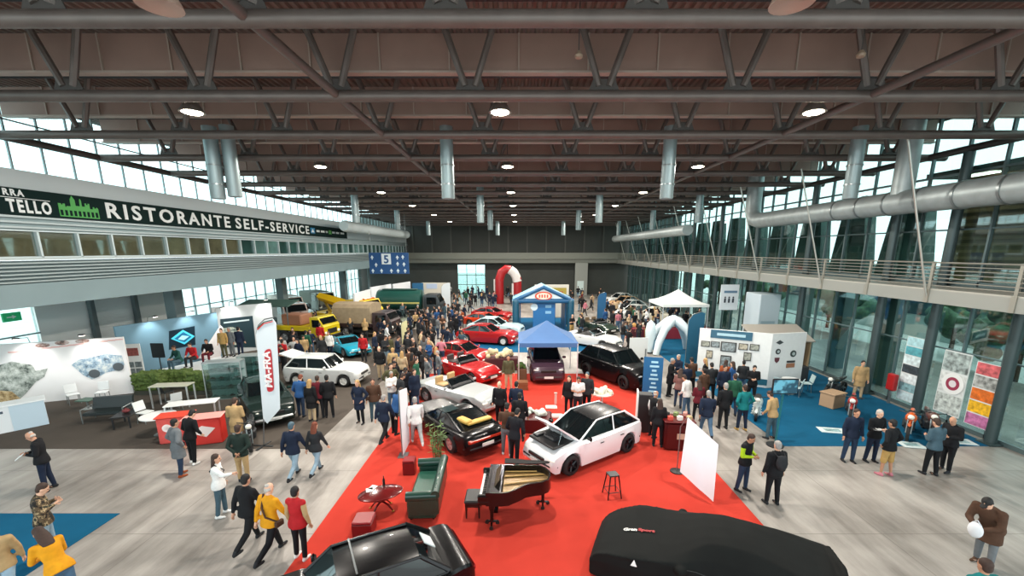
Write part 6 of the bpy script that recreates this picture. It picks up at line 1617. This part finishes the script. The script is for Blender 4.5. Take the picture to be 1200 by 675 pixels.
# second printed wall behind
a1, a2 = (G(150, 440), G(200, 432)); 
BG = mat('#5d7f90', .55, noise=.05, nscale=1)
s0, s1 = (-20.6, YD(24.6)), (-17.55, YD(27.6))
def swall(lb, p, q, h, m, name='stand_wall'):
    t = thing(name, lb, 'stand wall', (p[0], p[1], .014), math.atan2(q[1] - p[1], q[0] - p[0])); l = math.hypot(q[0] - p[0], q[1] - p[1]); MB().box((l / 2, .06, h / 2), (l, .12, h)).build('panel', m, t); return t, l
def onD(px, D): return ((px - CX) * D / F, YD(D))
t, l = swall('blue grey stage wall with a cyan diamond emblem at left', onD(148, 21.6), onD(262, 26.5), 3.0, BG)
def on_wall(t, l, px, py):
    p0 = Vector(t.location); a = t.rotation_euler[2]; dr = Vector((math.cos(a), math.sin(a), 0)); nr = Vector((-dr.y, dr.x, 0)); d = Vector(ray(px, py)); o = Vector((0, 0, CAMH)); k = (p0 - o).dot(nr) / d.dot(nr); p_ = o + d * k - p0; return p_.dot(dr), p_.z
def plate_on(t, l, nm, pix, m, e=.0): mb = MB(); mb.plate([(on_wall(t, l, a, b)[0], -.012 - e, on_wall(t, l, a, b)[1]) for a, b in pix], .012); return mb.build(nm, m, t)
plate_on(t, l, 'dark_screen', [(198, 410), (198, 388), (228, 382), (229, 404)], mat('#0e2430', .3), 0)
plate_on(t, l, 'diamond_emblem', [(200, 397), (214, 386.5), (228, 394), (216, 403.5)], emit('#3fb0cc', .35), .01)
plate_on(t, l, 'diamond_inner', [(204, 397), (214.5, 389), (224, 394.5), (216, 401)], emit('#0d5c82', .2), .02)
plate_on(t, l, 'diamond_script', [(208, 397.5), (213, 393), (221, 394), (215, 398.5)], emit('#8fdcea', .4), .03)
plate_on(t, l, 'white_corner', [(232, 420), (258, 422), (261, 384), (258, 381)], mat('#dcd8d8', .6, noise=.06, nscale=4), .006)
t, l = swall('light grey stand wall with a dark engine poster behind the white flag', onD(256, 27.5), onD(324, 30), 3.15, mat('#b9bfc0', .6))
plate_on(t, l, 'poster', [(259, 407), (258, 374), (296, 370), (300, 407)], mat('#17323a', .4), 0)
plate_on(t, l, 'engine_print', [(261, 405), (260, 385), (272, 383), (284, 388), (280, 404)], blot('#2a3a3a', '#9aa79e', '#c9c9b4', 3), .01)
mb = MB(); 
for k in range(2):
    pl2 = [(262, 378.5 - k * 0), (294, 374), (294, 375.4), (262, 380)]
plate_on(t, l, 'lettering', [(262, 377.5), (292, 374), (292, 375.6), (262, 379.2)], mat('#c4d2d4', .5), .01)
# stage
sp = [G(178, 446, .4), G(232, 440, .4), G(300, 424, .4), G(300, 413.5, .4), G(258, 418, .4), G(210, 428, .4), G(180, 434, .4)]
t = thing('stage', 'low white stage platform with seated people at left', 'stage'); MB().prism([(x, y) for x, y in sp], .014, .4).build('platform', mat('#d9dcdb', .5), t)
# small monitor on the stage
q = G(190, 450); t = thing('monitor_stand', 'black monitor on a thin stand at the left of the stage', 'monitor', (q[0], q[1] + .1, 0)); MB().box((0, 0, 1.75), (.65, .06, .75), 0, .02).build('screen', mat('#101418', .2), t); MB().tube((0, .02, 0), (0, .02, 1.5), .025, n=8).build('pole', BLACK, t); MB().box((0, 0, .02), (.5, .4, .04)).build('foot', BLACK, t)
# white poster boards
for k, (px, py, D, w_, lb) in enumerate(((160, 440, 22.2, .75, 'white poster board with car pictures left of the stage'),)):
    X = (163 - CX) * 21.5 / F; t = thing('poster_board', lb, 'poster board', (X, YD(21.5), 0), .3); MB().box((0, 0, 1.15), (.7, .05, 2.0)).build('board', mat('#d4d6d4', .5), t)
    for j in range(4): MB().box((-.16 + .32 * (j % 2), -.035, .75 + .35 * (j // 2)), (.27, .01, .28)).build('picture', mat('#6a7476', .5, noise=.5, nscale=8), t)
    MB().box((0, -.035, 1.75), (.5, .01, .4)).build('picture', mat('#8a4a44', .5, noise=.6, nscale=6), t)
# hedges
def hedge(lb, px, py, w_, d_, h_, rz):
    q = G(px, py); t = thing('hedge_planter', lb, 'hedge', (q[0], q[1] + d_ / 2, 0), rz)
    MB().box((0, 0, .1), (w_, d_, .2), 0, .02).build('trough', mat('#3a3a30', .6), t)
    g = MB(); nx, nz_ = 16, 12; vs = []
    mb = MB().box((0, 0, .2 + (h_ - .2) / 2), (w_ * .98, d_ * .95, h_ - .2))
    for k in range(170): 
        u = rnd.choice([0, 1, 2]); x = rnd.uniform(-w_ / 2, w_ / 2); y = rnd.uniform(-d_ / 2, d_ / 2); z = rnd.uniform(.25, h_)
        if u == 0: y = -d_ / 2
        elif u == 1: z = h_
        else: x = rnd.choice([-1, 1]) * w_ / 2
        mb.ell((x, y, z), (.07, .07, .06), 6, 4)
    o = link('foliage', remesh(mb, 'foliage', .03, [mat('#475a22', .8, noise=.5, nscale=16)], 1), t); o['kind'] = 'stuff'
hedge('square green hedge planter, leftmost, beside the engine wall', 172, 463, 1.15, .8, 1.0, .1)
hedge('green hedge planter in front of the white stage', 204, 457, 1.15, .6, .9, .15)
hedge('green hedge planter right of the stage tables', 233, 463, .9, .6, 1.05, .15)
hedge('green hedge planter behind the glass showcases', 277, 455, .9, .6, .9, .1)
# tables
def table(lb, px, py, w_, d_, h_, rz, c='#d3d6d4', fr='#b9bebe'):
    q = G(px, py, h_); t = thing('table', lb, 'table', (q[0], q[1], 0), rz); MB().box((0, 0, h_ - .02), (w_, d_, .04), 0, .01).build('tabletop', mat(c, .4), t)
    for sx in (-1, 1):
        for sy_ in (-1, 1): MB().box((sx * (w_ / 2 - .05), sy_ * (d_ / 2 - .05), (h_ - .04) / 2), (.045, .045, h_ - .04)).build('leg', mat(fr, .4, .4), t)
    return t
table('tall pale table in front of the hedges at left', 201, 450.5, 1.55, .6, 1.0, .12, '#b8b9a6')
table('long white table right of the round white table at left', 225, 471, 1.7, .6, .95, .32)
q = G(185, 487, .74); rtable('round white table with chairs beside the red promotion counter', q[0], q[1], .55, .76, '#dcdfde')
for k, (px, py, rz, lb) in enumerate(((166, 498, -.2, 'white chair left of the round white table'), (201, 484, 2.6, 'white chair between round table and long white table'))):
    q = G(px, py); chair(lb, q[0], q[1] + .25, rz, '#cfd4d3')
for k, (px, py, rz, lb) in enumerate(((85, 474, -.6, 'white tub chair by the engine wall, left one of two'), (119, 471, -1.2, 'white tub chair by the engine wall, right one of two'))):
    q = G(px, py); chair(lb, q[0], q[1] + .1, rz, '#d0d3d3')
q = G(104, 479); t = thing('side_table', 'small green side table in front of the engine wall', 'table', (q[0], q[1], 0)); MB().box((0, 0, .42), (.6, .5, .05), 0, .02).build('tabletop', mat('#4c6a5c', .5), t); MB().tube((0, 0, 0), (0, 0, .4), .04, n=8).lathe([(0, 0), (.2, 0), (.18, .03), (0, .03)], n=14).build('pedestal', STEEL, t)
q = G(119, 496); t = thing('lounge_sofa', 'black two-seat lounge sofa with metal arms on grey carpet', 'sofa', (q[0], q[1] + .35, 0), -1.35)
BL_ = mat('#1b2425', .5)
MB().box((.05, 0, .38), (.6, 1.35, .14), 0, .04).build('seat_cushion', BL_, t); MB().loft([[(-.28 - .03 * i, -.68, .42 + .11 * i), (-.28 - .03 * i, .68, .42 + .11 * i), (-.4 - .03 * i, .68, .42 + .11 * i), (-.4 - .03 * i, -.68, .42 + .11 * i)] for i in range(5)]).build('backrest', BL_, t)
for s in (-1, 1): MB().path([(.32, s * .7, 0), (.32, s * .7, .58), (-.3, s * .7, .6), (-.36, s * .7, 0)], .022, 6).build('arm_frame', STEEL, t)
q = G(147, 497); table('low black table right of the black lounge sofa', 147, 484, .95, .6, .5, -1.2, '#1a1c1d', '#26282a')
q = G(148, 483, .52); o = MB().ell((0, 0, .08), (.14, .12, .08), 12, 8).lathe([(0, .14), (.03, .14), (.02, .2), (0, .2)], n=8).build('red_bag', mat('#6a2a2c', .7), loc=(q[0], q[1], .505)); tag(o, 'small dark red bag lying on the low black table', 'bag')
q = G(205, 470); chair('black office chair between the two pale tables at left', q[0] - .3, q[1], 1.2, '#181a1c', name='office_chair')
# reception counter
p0, p1 = G(0, 509), G(58, 497)
p2 = Vector((p1[0] - p0[0], p1[1] - p0[1])).normalized(); 
t = thing('reception_counter', 'white reception counter with dark lettering at the left frame edge', 'counter', (p1[0], p1[1], 0), math.atan2(p2.y, p2.x)); MB().box((-1.7, .35, .5), (3.4, .7, 1.0), 0, .01).build('counter_body', mat('#d7dde0', .5), t); MB().box((-1.7, .35, 1.02), (3.5, .78, .05), 0, .01).build('worktop', mat('#e4e8ea', .4), t)
MB().box((-.45, -.004, .5), (.9, .01, .98)).build('blue_end_panel', mat('#b4c8d4', .5), t)
mb = MB()
for k in range(12): mb.box((-2.3 + k * .11, -.006, .8), (.075, .012, .09))
mb.build('lettering', mat('#3a4a58', .5), t)
# red promotion counters
REDP = mat('#c22a20', .5)
q = G(243, 524); t = thing('promotion_counter', 'red promotion counter with white graphics, right one of two', 'counter', (q[0] - .3, q[1] + .42, 0), .32); MB().box((0, 0, .48), (1.15, .55, .96), 0, .04).build('counter_body', REDP, t); MB().box((0, 0, .98), (1.22, .62, .04), 0, .02).build('worktop', mat('#d8928a', .5), t)
MB().plate([(-.35, -.285, .5), (.1, -.285, .3), (.4, -.285, .6), (.0, -.285, .72)], -.01).build('white_graphic', mat('#e0d4d0', .5), t)
q = G(196, 523); t = thing('promotion_counter', 'pale pink promotion counter with white round mark, left one of two', 'counter', (q[0] + .05, q[1] + .5, 0), .32); MB().box((0, 0, .48), (1.0, .55, .96), 0, .04).build('counter_body', mat('#c94a44', .5, noise=.1), t); MB().box((0, 0, .98), (1.1, .62, .04), 0, .02).build('worktop', mat('#c8402c', .5), t)
MB().lathe([(.07, 0), (.14, 0), (.14, .012), (.07, .012), (.07, 0)], (-.2, -.29, .6), 18, 'y').build('round_mark', mat('#e6dcd8', .5), t)
# glass showcases
for k, (px, py, w_, lb) in enumerate(((263, 468, 1.5, 'glass showcase full of model cars in front of the stage'), (297, 458, 1.2, 'tall glass showcase left of the white flag'))):
    q = G(px, py); t = thing('glass_showcase', lb, 'showcase', (q[0], q[1] + .3, 0), .25); h_ = 1.75
    mb = MB()
    for sx in (-1, 1):
        for sy_ in (-1, 1): mb.box((sx * w_ / 2, sy_ * .3, h_ / 2), (.035, .035, h_))
    for z in (.03, h_): mb.box((0, 0, z), (w_, .62, .04))
    mb.build('case_frame', mat('#aeb6b6', .35, .6), t)
    for z in (.5, .9, 1.3): MB().box((0, 0, z), (w_ - .04, .56, .015)).build('glass_shelf', glass('#cfe6e4', .2), t)
    MB().box((0, -.31, h_ / 2), (w_ - .04, .01, h_ - .06)).build('glass_front', glass('#cfe6e4', .15), t)
    MB().box((0, .29, h_ / 2), (w_ - .04, .01, h_ - .06)).build('back_panel', mat('#b9c6c4', .5), t)
    for j, z in enumerate((.06, .51, .91, 1.31)):
        for i in range(4):
            c = rnd.choice(['#3a4448', '#8d9692', '#54403a', '#6f8a8c', '#2a3234', '#aab0aa'])
            o = MB().box((0, 0, .045), (.22, .11, .05), 0, .02).box((-.01, 0, .085), (.11, .09, .04), 0, .02).build('model_car', mat(c, .3, coat=.5)); a = t.rotation_euler[2]; lx = (i - 1.5) * w_ / 4.3
            o.location = (t.location.x + lx * math.cos(a), t.location.y + lx * math.sin(a), z + .0); o.rotation_euler = (0, 0, a)
            tag(o, f'model car in {["first", "tall"][k]} glass showcase, {["bottom", "second", "third", "top"][j]} shelf, {ORD[i]} from left', 'model car', 'model cars in the showcases')
# tall white flag with red badge
Df = (F * 6.85) / (523 - 294); 
q = G(309, 523)
t = thing('tall_flag', 'tall white flag with a red lettered badge on the grey carpet', 'flag', (q[0], q[1], 0), -.1)
def fl(px, py):
    d = Vector(ray(px, py)); k = q[1] / d.y; return (d.x * k - q[0], CAMH + d.z * k)
pts = [fl(314, 496), fl(330, 478), fl(329, 440), fl(326, 378), fl(322, 373), fl(310, 376), fl(303, 383), fl(301, 392), fl(305, 440), fl(309, 490)]
MB().plate([(a, 0, b) for a, b in pts], .015).build('fabric', mat('#cfd6da', .7), t)
c0 = [fl(312, 520), fl(309, 490), fl(301, 390), fl(303.5, 381), fl(311, 374), fl(322, 371.5)]
MB().path([(0, .01, 0)] + [(a, .01, b) for a, b in c0[1:]], .018, 8).build('pole', mat('#6a6c6e', .4, .5), t, True)
for c, e in (('#2a4a3a', 0), ('#c9302c', .45)):
    p_ = [fl(303 + 0, 384 + e * 4), fl(311, 377 + e * 4), fl(322, 374.2 + e * 4)]; MB().path([(a, -.025, b) for a, b in p_], .018, 6).build('edge_stripe', mat(c, .6), t)
b0, b1, b2, b3 = fl(315, 459), fl(323.5, 457), fl(320, 407), fl(311.5, 410)
def rr(n=5):
    C = [Vector((x, z)) for x, z in (b0, b1, b2, b3)]; P_ = []
    for i in range(4):
        a, b, c = C[i - 1], C[i], C[(i + 1) % 4]; ra = .13
        s, e = b + (a - b).normalized() * ra, b + (c - b).normalized() * ra
        for k in range(n): u = k / (n - 1); P_.append(lerp(lerp(s, b, u), lerp(b, e, u), u))
    return P_
MB().plate([(v.x, -.03, v.y) for v in rr()], .012).build('badge', mat('#b3202a', .5), t)
up_ = Vector((b2[0] - b1[0], 0, b2[1] - b1[1])); sd = Vector((b1[0] - b0[0], 0, b1[1] - b0[1]))
o_ = Vector((b0[0], -.047, b0[1])) + up_.normalized() * .13 + sd * .80
L_ = up_.length - .24
text_on('lettering', 'MA-FRA', .36, mat('#e9e4e2', .5), t, tuple(o_), tuple(up_), tuple(-sd), .012, .004, 'LEFT', 1.05, L_)
MB().box((0, 0, .02), (.7, .08, .03)).box((0, 0, .02), (.08, .7, .03)).build('foot', mat('#202224', .5), t)
# stage at the lower left etc: dark hoarding behind yellow trucks
q = onD(322, 31); t = thing('awning_roof', 'dark green awning roof beyond the light grey stand wall', 'awning', (-18.4, YD(32), 0)); MB().plate([(-2.2, -.8, 2.7), (1.6, -.8, 2.7), (1.6, .9, 3.0), (-2.2, .9, 3.0)], .08).build('roof_sheet', mat('#3f5a52', .6), t)
for x in (-2.0, 1.4): MB().box((x, -.6, 1.35), (.08, .08, 2.7)).build('leg', STEEL, t)
for k, (px, D, c, lb, s) in enumerate(((338, 37.5, '#8d7f78', 'grey brown vintage lorry behind the yellow flatbed truck', 1), (336, 42.5, '#b3a49a', 'pale vintage van beyond the dark green awning', 1), (374, 47, '#5b5f52', 'olive vintage lorry behind the yellow boom', 1))):
    x, y = onD(px, D); truck('vintage_lorry', lb, (x, y), ang(.75, -.66), c, 4.6, 2.1, 1.7, 2.3, 1)
    tt = bpy.data.objects[[o.name for o in bpy.data.objects if o.get('label') == lb][0]]
    MB().box((-.85, 0, 1.7), (3.2, 2.05, 1.3), 0, .08).build('box_body', mat(c, .6, noise=.1), tt)

SP = bpy.data.lights.new('stand_spot', 'SPOT'); SP.energy = 170; SP.spot_size = math.radians(95); SP.spot_blend = .8; SP.color = (1, .97, .93); SP.shadow_soft_size = .06
def arm_spots(wallname, fr, zt, out, lb):
    w = [o for o in bpy.data.objects if o.get('label') == wallname][0]; a = w.rotation_euler[2]
    for k, u in enumerate(fr):
        x = w.location.x + u * math.cos(a); y = w.location.y + u * math.sin(a)
        t = thing('arm_spotlight', f'{ORD[k]} arm spotlight on top of the {lb}, from the left', 'spotlight', (x, y, zt), a, 'arm spotlights on stand walls')
        MB().path([(0, .06, 0), (0, -.02, .25), (0, -out, .34)], .014, 6).build('arm', STEEL, t, True)
        MB().box((0, -out, .34), (.22, .12, .07), 0, .02).build('head', mat('#3a3d3f', .4), t)
        MB().box((0, -out, .3), (.17, .08, .012)).build('lens', emit('#fff6e8', 12.0), t)
        lo = bpy.data.objects.new('stand_spot', SP); COL.objects.link(lo); lo.parent = t; lo.location = (0, -out, .28); lo.rotation_euler = (math.radians(28), 0, 0)
arm_spots('big white printed wall showing an engine and a racing car at left', (4.2, 6.3, 8.4), HW, .75, 'engine wall, added fill light')  # these spots are added to brighten the engine wall
arm_spots('blue grey stage wall with a cyan diamond emblem at left', (1.5, 3.4, 5.2), 3.0, .6, 'blue grey stage wall')
arm_spots('light grey stand wall with a dark engine poster behind the white flag', (1.0, 3.0), 3.15, .6, 'light grey stand wall, added fill')  # added spots too, to lift the light on the grey stand
x, y = G(1143, 621, 1.05); t = thing('white_bag', 'white bag held against the chest by the man in brown coat', 'bag', (x, y, 0), .2)
mb = MB(); mb.ell((0, 0, 1.05), (.07, .13, .17), 14, 9); mb.build('sack', mat('#d3d6da', .8), t, True); MB().path([(0, -.07, 1.19), (0, 0, 1.27), (0, .07, 1.19)], .012, 6).build('handle', mat('#b9bcc0', .7), t)

x, y = G(58, 574); a = math.radians(215); t = tag(MB().box((0, 0, 0), (.02, .3, .22), 0, .004).build('paper_sheets', mat('#d9dada', .6), loc=(x + .36 * math.cos(a), y + .36 * math.sin(a), 1.17), rz=a), 'white papers held by the bald man in black at left', 'papers')
t.rotation_euler = (0, math.radians(-50), a)
# ------------------------------------------------------------------ the crowd further back
def blocked(x, y, m=.42):
    for bx, by, hl, hw_, a in BLOCK:
        dx, dy = x - bx, y - by; u = dx * math.cos(a) + dy * math.sin(a); v = -dx * math.sin(a) + dy * math.cos(a)
        if abs(u) < hl + m and abs(v) < hw_ + m: return True
    return any((x - a) ** 2 + (y - b) ** 2 < .5 for a, b in PEOPLE)
for o in list(bpy.data.objects):
    if o.parent is None and o.get('category') in ('table', 'canopy', 'inflatable tent', 'inflatable arch', 'stand wall', 'booth', 'stand', 'flag', 'hedge', 'showcase', 'notice board', 'inflatable post', 'display wall', 'stage'):
        r = {'inflatable tent': 2.3, 'canopy': 1.5, 'stand wall': 1.2, 'table': 1.0, 'stage': .1}.get(o['category'], .6)
        BLOCK.append((o.location.x, o.location.y, r * (1.3 if o['category'] == 'table' else 1), r * .8, 0))
TOPS = ['black'] * 9 + ['charcoal'] * 5 + ['navy'] * 6 + ['grey', 'grey', 'olive', 'olive', 'brown', 'brown', 'green', 'maroon', 'blue', 'white', 'beige', 'red', 'slate', 'tan', 'pink', 'rust', 'light grey'] + ['black', 'charcoal', 'navy'] * 4
BOTS = ['dark jeans'] * 4 + ['black'] * 5 + ['jeans'] * 3 + ['charcoal'] * 2 + ['khaki', 'grey', 'pale jeans', 'brown']
def crowd(n, poly, where, pose=('stand', 'walk', 'fold', 'hold', 'hip'), face=None, hts=(1.6, 1.8), tops=TOPS):
    xs = [p[0] for p in poly]; ys = [p[1] for p in poly]; got = []; tries = 0
    while len(got) < n and tries < n * 120:
        tries += 1; px, py = rnd.uniform(min(xs), max(xs)), rnd.uniform(min(ys), max(ys))
        ins = False
        for (a, b), (c, d) in zip(poly, poly[1:] + poly[:1]):
            if (b > py) != (d > py) and px < (c - a) * (py - b) / (d - b) + a: ins = not ins
        if not ins: continue
        x, y = G(px, py)
        if blocked(x, y) or y > YB - .6 or x > XR - .9: continue
        PEOPLE.append((x, y)); got.append((px, py, x, y))
    got.sort()
    for k, (px, py, x, y) in enumerate(got):
        PEOPLE.remove((x, y))
        tp, bt = rnd.choice(tops), rnd.choice(BOTS); fem = rnd.random() < .35
        hr = rnd.choice([('short_hair', 'black'), ('short_hair', 'brown'), ('short_hair', 'brown'), ('short_hair', 'grey'), ('cap', 'black'), ('fringe_hair', 'grey')]) if not fem else ('long_hair', rnd.choice(['brown', 'black', 'blond', 'brown']))
        f = rnd.uniform(0, 360) if face is None else face + rnd.uniform(-50, 50)
        ot = ORD[k] if k < len(ORD) else 'last'
        person(x, y, f, rnd.choice(pose), (rnd.choice(['jacket', 'jacket', 'coat', 'shirt']), tp), ('trousers', bt), hr, fem, rnd.uniform(*hts), f'visitor {ot} from left {where}, {tp} top and {bt if "jeans" in bt else bt + " trousers"}', near=False, group='visitors ' + where)
crowd(9, [(326, 425), (345, 412), (385, 408), (395, 424), (330, 440)], 'behind the white rally hatchback', face=270)
crowd(24, [(432, 418), (445, 402), (500, 398), (512, 415), (500, 440), (455, 432)], 'in the dense left crowd')
crowd(13, [(478, 445), (500, 425), (530, 432), (520, 455), (500, 470), (470, 468)], 'left of the red roadster')
crowd(12, [(456, 462), (476, 445), (500, 462), (500, 478), (462, 492)], 'around the black coupe', face=330)
crowd(26, [(425, 400), (440, 372), (520, 368), (520, 398)], 'by the jeeps before the tanker')
crowd(22, [(500, 372), (505, 356), (545, 352), (555, 364), (540, 384), (510, 396)], 'in the far centre aisle')
crowd(5, [(515, 425), (520, 408), (545, 410), (540, 422)], 'left of the blue display carpet')
crowd(22, [(535, 356), (540, 348), (600, 347), (602, 362), (560, 362)], 'around the red white arch')
crowd(14, [(485, 356), (490, 349), (535, 347), (535, 354)], 'before the back wall window')
crowd(20, [(660, 366), (655, 348), (700, 346), (712, 362), (712, 380)], 'in the far right aisle')
crowd(18, [(700, 395), (700, 372), (725, 362), (758, 378), (762, 400), (735, 396)], 'beside the row of pale cars')
crowd(14, [(762, 385), (770, 370), (830, 362), (870, 372), (870, 382), (800, 392)], 'near the dark red merchandise table')
crowd(6, [(725, 415), (730, 402), (760, 400), (765, 412)], 'behind the black off-road car')
crowd(6, [(800, 470), (815, 455), (895, 462), (893, 474), (825, 476)], 'before the photo display wall', face=90)
crowd(5, [(665, 402), (668, 395), (682, 390), (690, 393)], 'beside the white open convertible')
crowd(6, [(528, 402), (534, 384), (542, 382), (542, 398)], 'left of the pale classic saloon')
crowd(10, [(330, 402), (335, 388), (420, 384), (425, 398), (390, 402)], 'among the yellow trucks', tops=TOPS + ['red', 'red'])
# ------------------------------------------------------------------ outdoors beyond the glass
og = MB().box((0, 35, -.32), (260, 200, .3)).build('ground_outside', mat('#c9cfcb', .8, noise=.1, nscale=.3)); struct(og)
TWR = mat('#3f5a54', .6, noise=.2, nscale=.4)
k = 0; y = 20.7
while y < 62:
    w = 2.3; t = thing('slatted_tower', f'dark green tapering tower seen through the upper right glass, {ORD[k]} from the front', 'tower', (18.6, y, 0), 0, 'dark towers beyond the glass')
    MB().loft([[(-.3, -w * .6, 5.0), (.3, -w * .6, 5.0), (.3, w * .6, 5.0), (-.3, w * .6, 5.0)], [(-.3, -w * .3, 9.4), (.3, -w * .3, 9.4), (.3, w * .3, 9.4), (-.3, w * .3, 9.4)]]).build('tower_body', TWR, t)
    MB().box((-.33, 0, 7.2), (.05, .1, 4.2)).build('rib', mat('#7d918c', .5), t)
    MB().box((0, 0, 2.42), (.5, w * .3, 5.2)).build('leg', mat('#4d5f5c', .6), t)
    y += 3.3; k += 1
t = thing('lit_corridor', 'brown slatted corridor with ceiling lights behind the near right glass', 'corridor', (18.2, 11.2, 0))
MB().box((.6, 0, 7.5), (.2, 15.4, 4.3)).build('slatted_wall', mat('#8a6c50', .6, noise=.15, nscale=1), t)
for j in range(16): MB().box((.48, 0, 5.6 + j * .27), (.06, 15.4, .12)).build('slat', mat('#b08d68', .5), t)
MB().box((-.2, 0, 9.75), (1.5, 15.4, .2)).build('ceiling_panel', mat('#5d6a68', .6), t); MB().box((-.2, 0, 5.2), (1.5, 15.4, .2)).build('floor_slab', mat('#5d6a68', .6), t)
for j in range(5): MB().box((-.2, -6.2 + j * 3.1, 9.62), (.3, 1.1, .06)).build('light_tube', emit('#f6efdc', 9.0), t)
# hedge trees and pavilion outside the ground floor glass
for k in range(9):
    y = 10 + k * 5.6; t = thing('garden_tree', f'round green tree outside the right glass wall, {ORD[k]} from the front', 'tree', (26 + (k % 2) * 2.2, y, -.17), 0, 'trees outside the right glass')
    MB().tube((0, 0, 0), (0, 0, 2.0), .14, .1, 8).build('trunk', mat('#4a3b2c', .8), t)
    mb = MB()
    for j in range(22): mb.ell((rnd.gauss(0, .8), rnd.gauss(0, .8), 2.9 + rnd.gauss(0, .65)), (.6, .6, .5), 8, 6)
    o = link('crown', remesh(mb, 'crown', .16, [mat('#3c5a40', .8, noise=.5, nscale=5)], 0), t)
t = thing('pavilion', 'long pale building across the yard outside the right glass', 'building', (34, 34, -.17)); MB().box((0, 0, 2.6), (3, 62, 5.2)).build('wall', mat('#8fa09c', .7, noise=.08), t)
for j in range(15): f = MB().box((-1.52, -28 + j * 4, 2.7), (.06, 2.4, 1.8)).build('window', mat('#2f4446', .2), t)
MB().box((0, 0, 5.4), (3.6, 63, .4)).build('roof', mat('#6a7572', .6), t)
# ------------------------------------------------------------------ daylight, exposure, camera
w = bpy.data.worlds.new('sky'); scene.world = w; w.use_nodes = True
bg = w.node_tree.nodes['Background']; bg.inputs['Color'].default_value = (.88, .975, 1.0, 1); bg.inputs['Strength'].default_value = 3.4
scene.view_settings.view_transform = 'Standard'; scene.view_settings.look = 'None'; scene.view_settings.gamma = 1.0
scene.view_settings.exposure = 0.0
cam = bpy.data.cameras.new('camera'); cam.sensor_width = 36; cam.sensor_fit = 'HORIZONTAL'; cam.lens = F / 1200 * 36
cam.shift_x = -(CX - 600) / 1200; cam.shift_y = (CY - 337.5) / 1200; cam.clip_start = .05; cam.clip_end = 400
co = bpy.data.objects.new('camera', cam); COL.objects.link(co); co.location = (0, 0, CAMH); co.rotation_euler = (PI / 2 - TH, 0, 0)
scene.camera = co
scene.cycles.max_bounces = 8; scene.cycles.transparent_max_bounces = 16; scene.cycles.sample_clamp_indirect = 4; scene.cycles.caustics_reflective = False; scene.cycles.caustics_refractive = False
scene.cycles.use_denoising = True
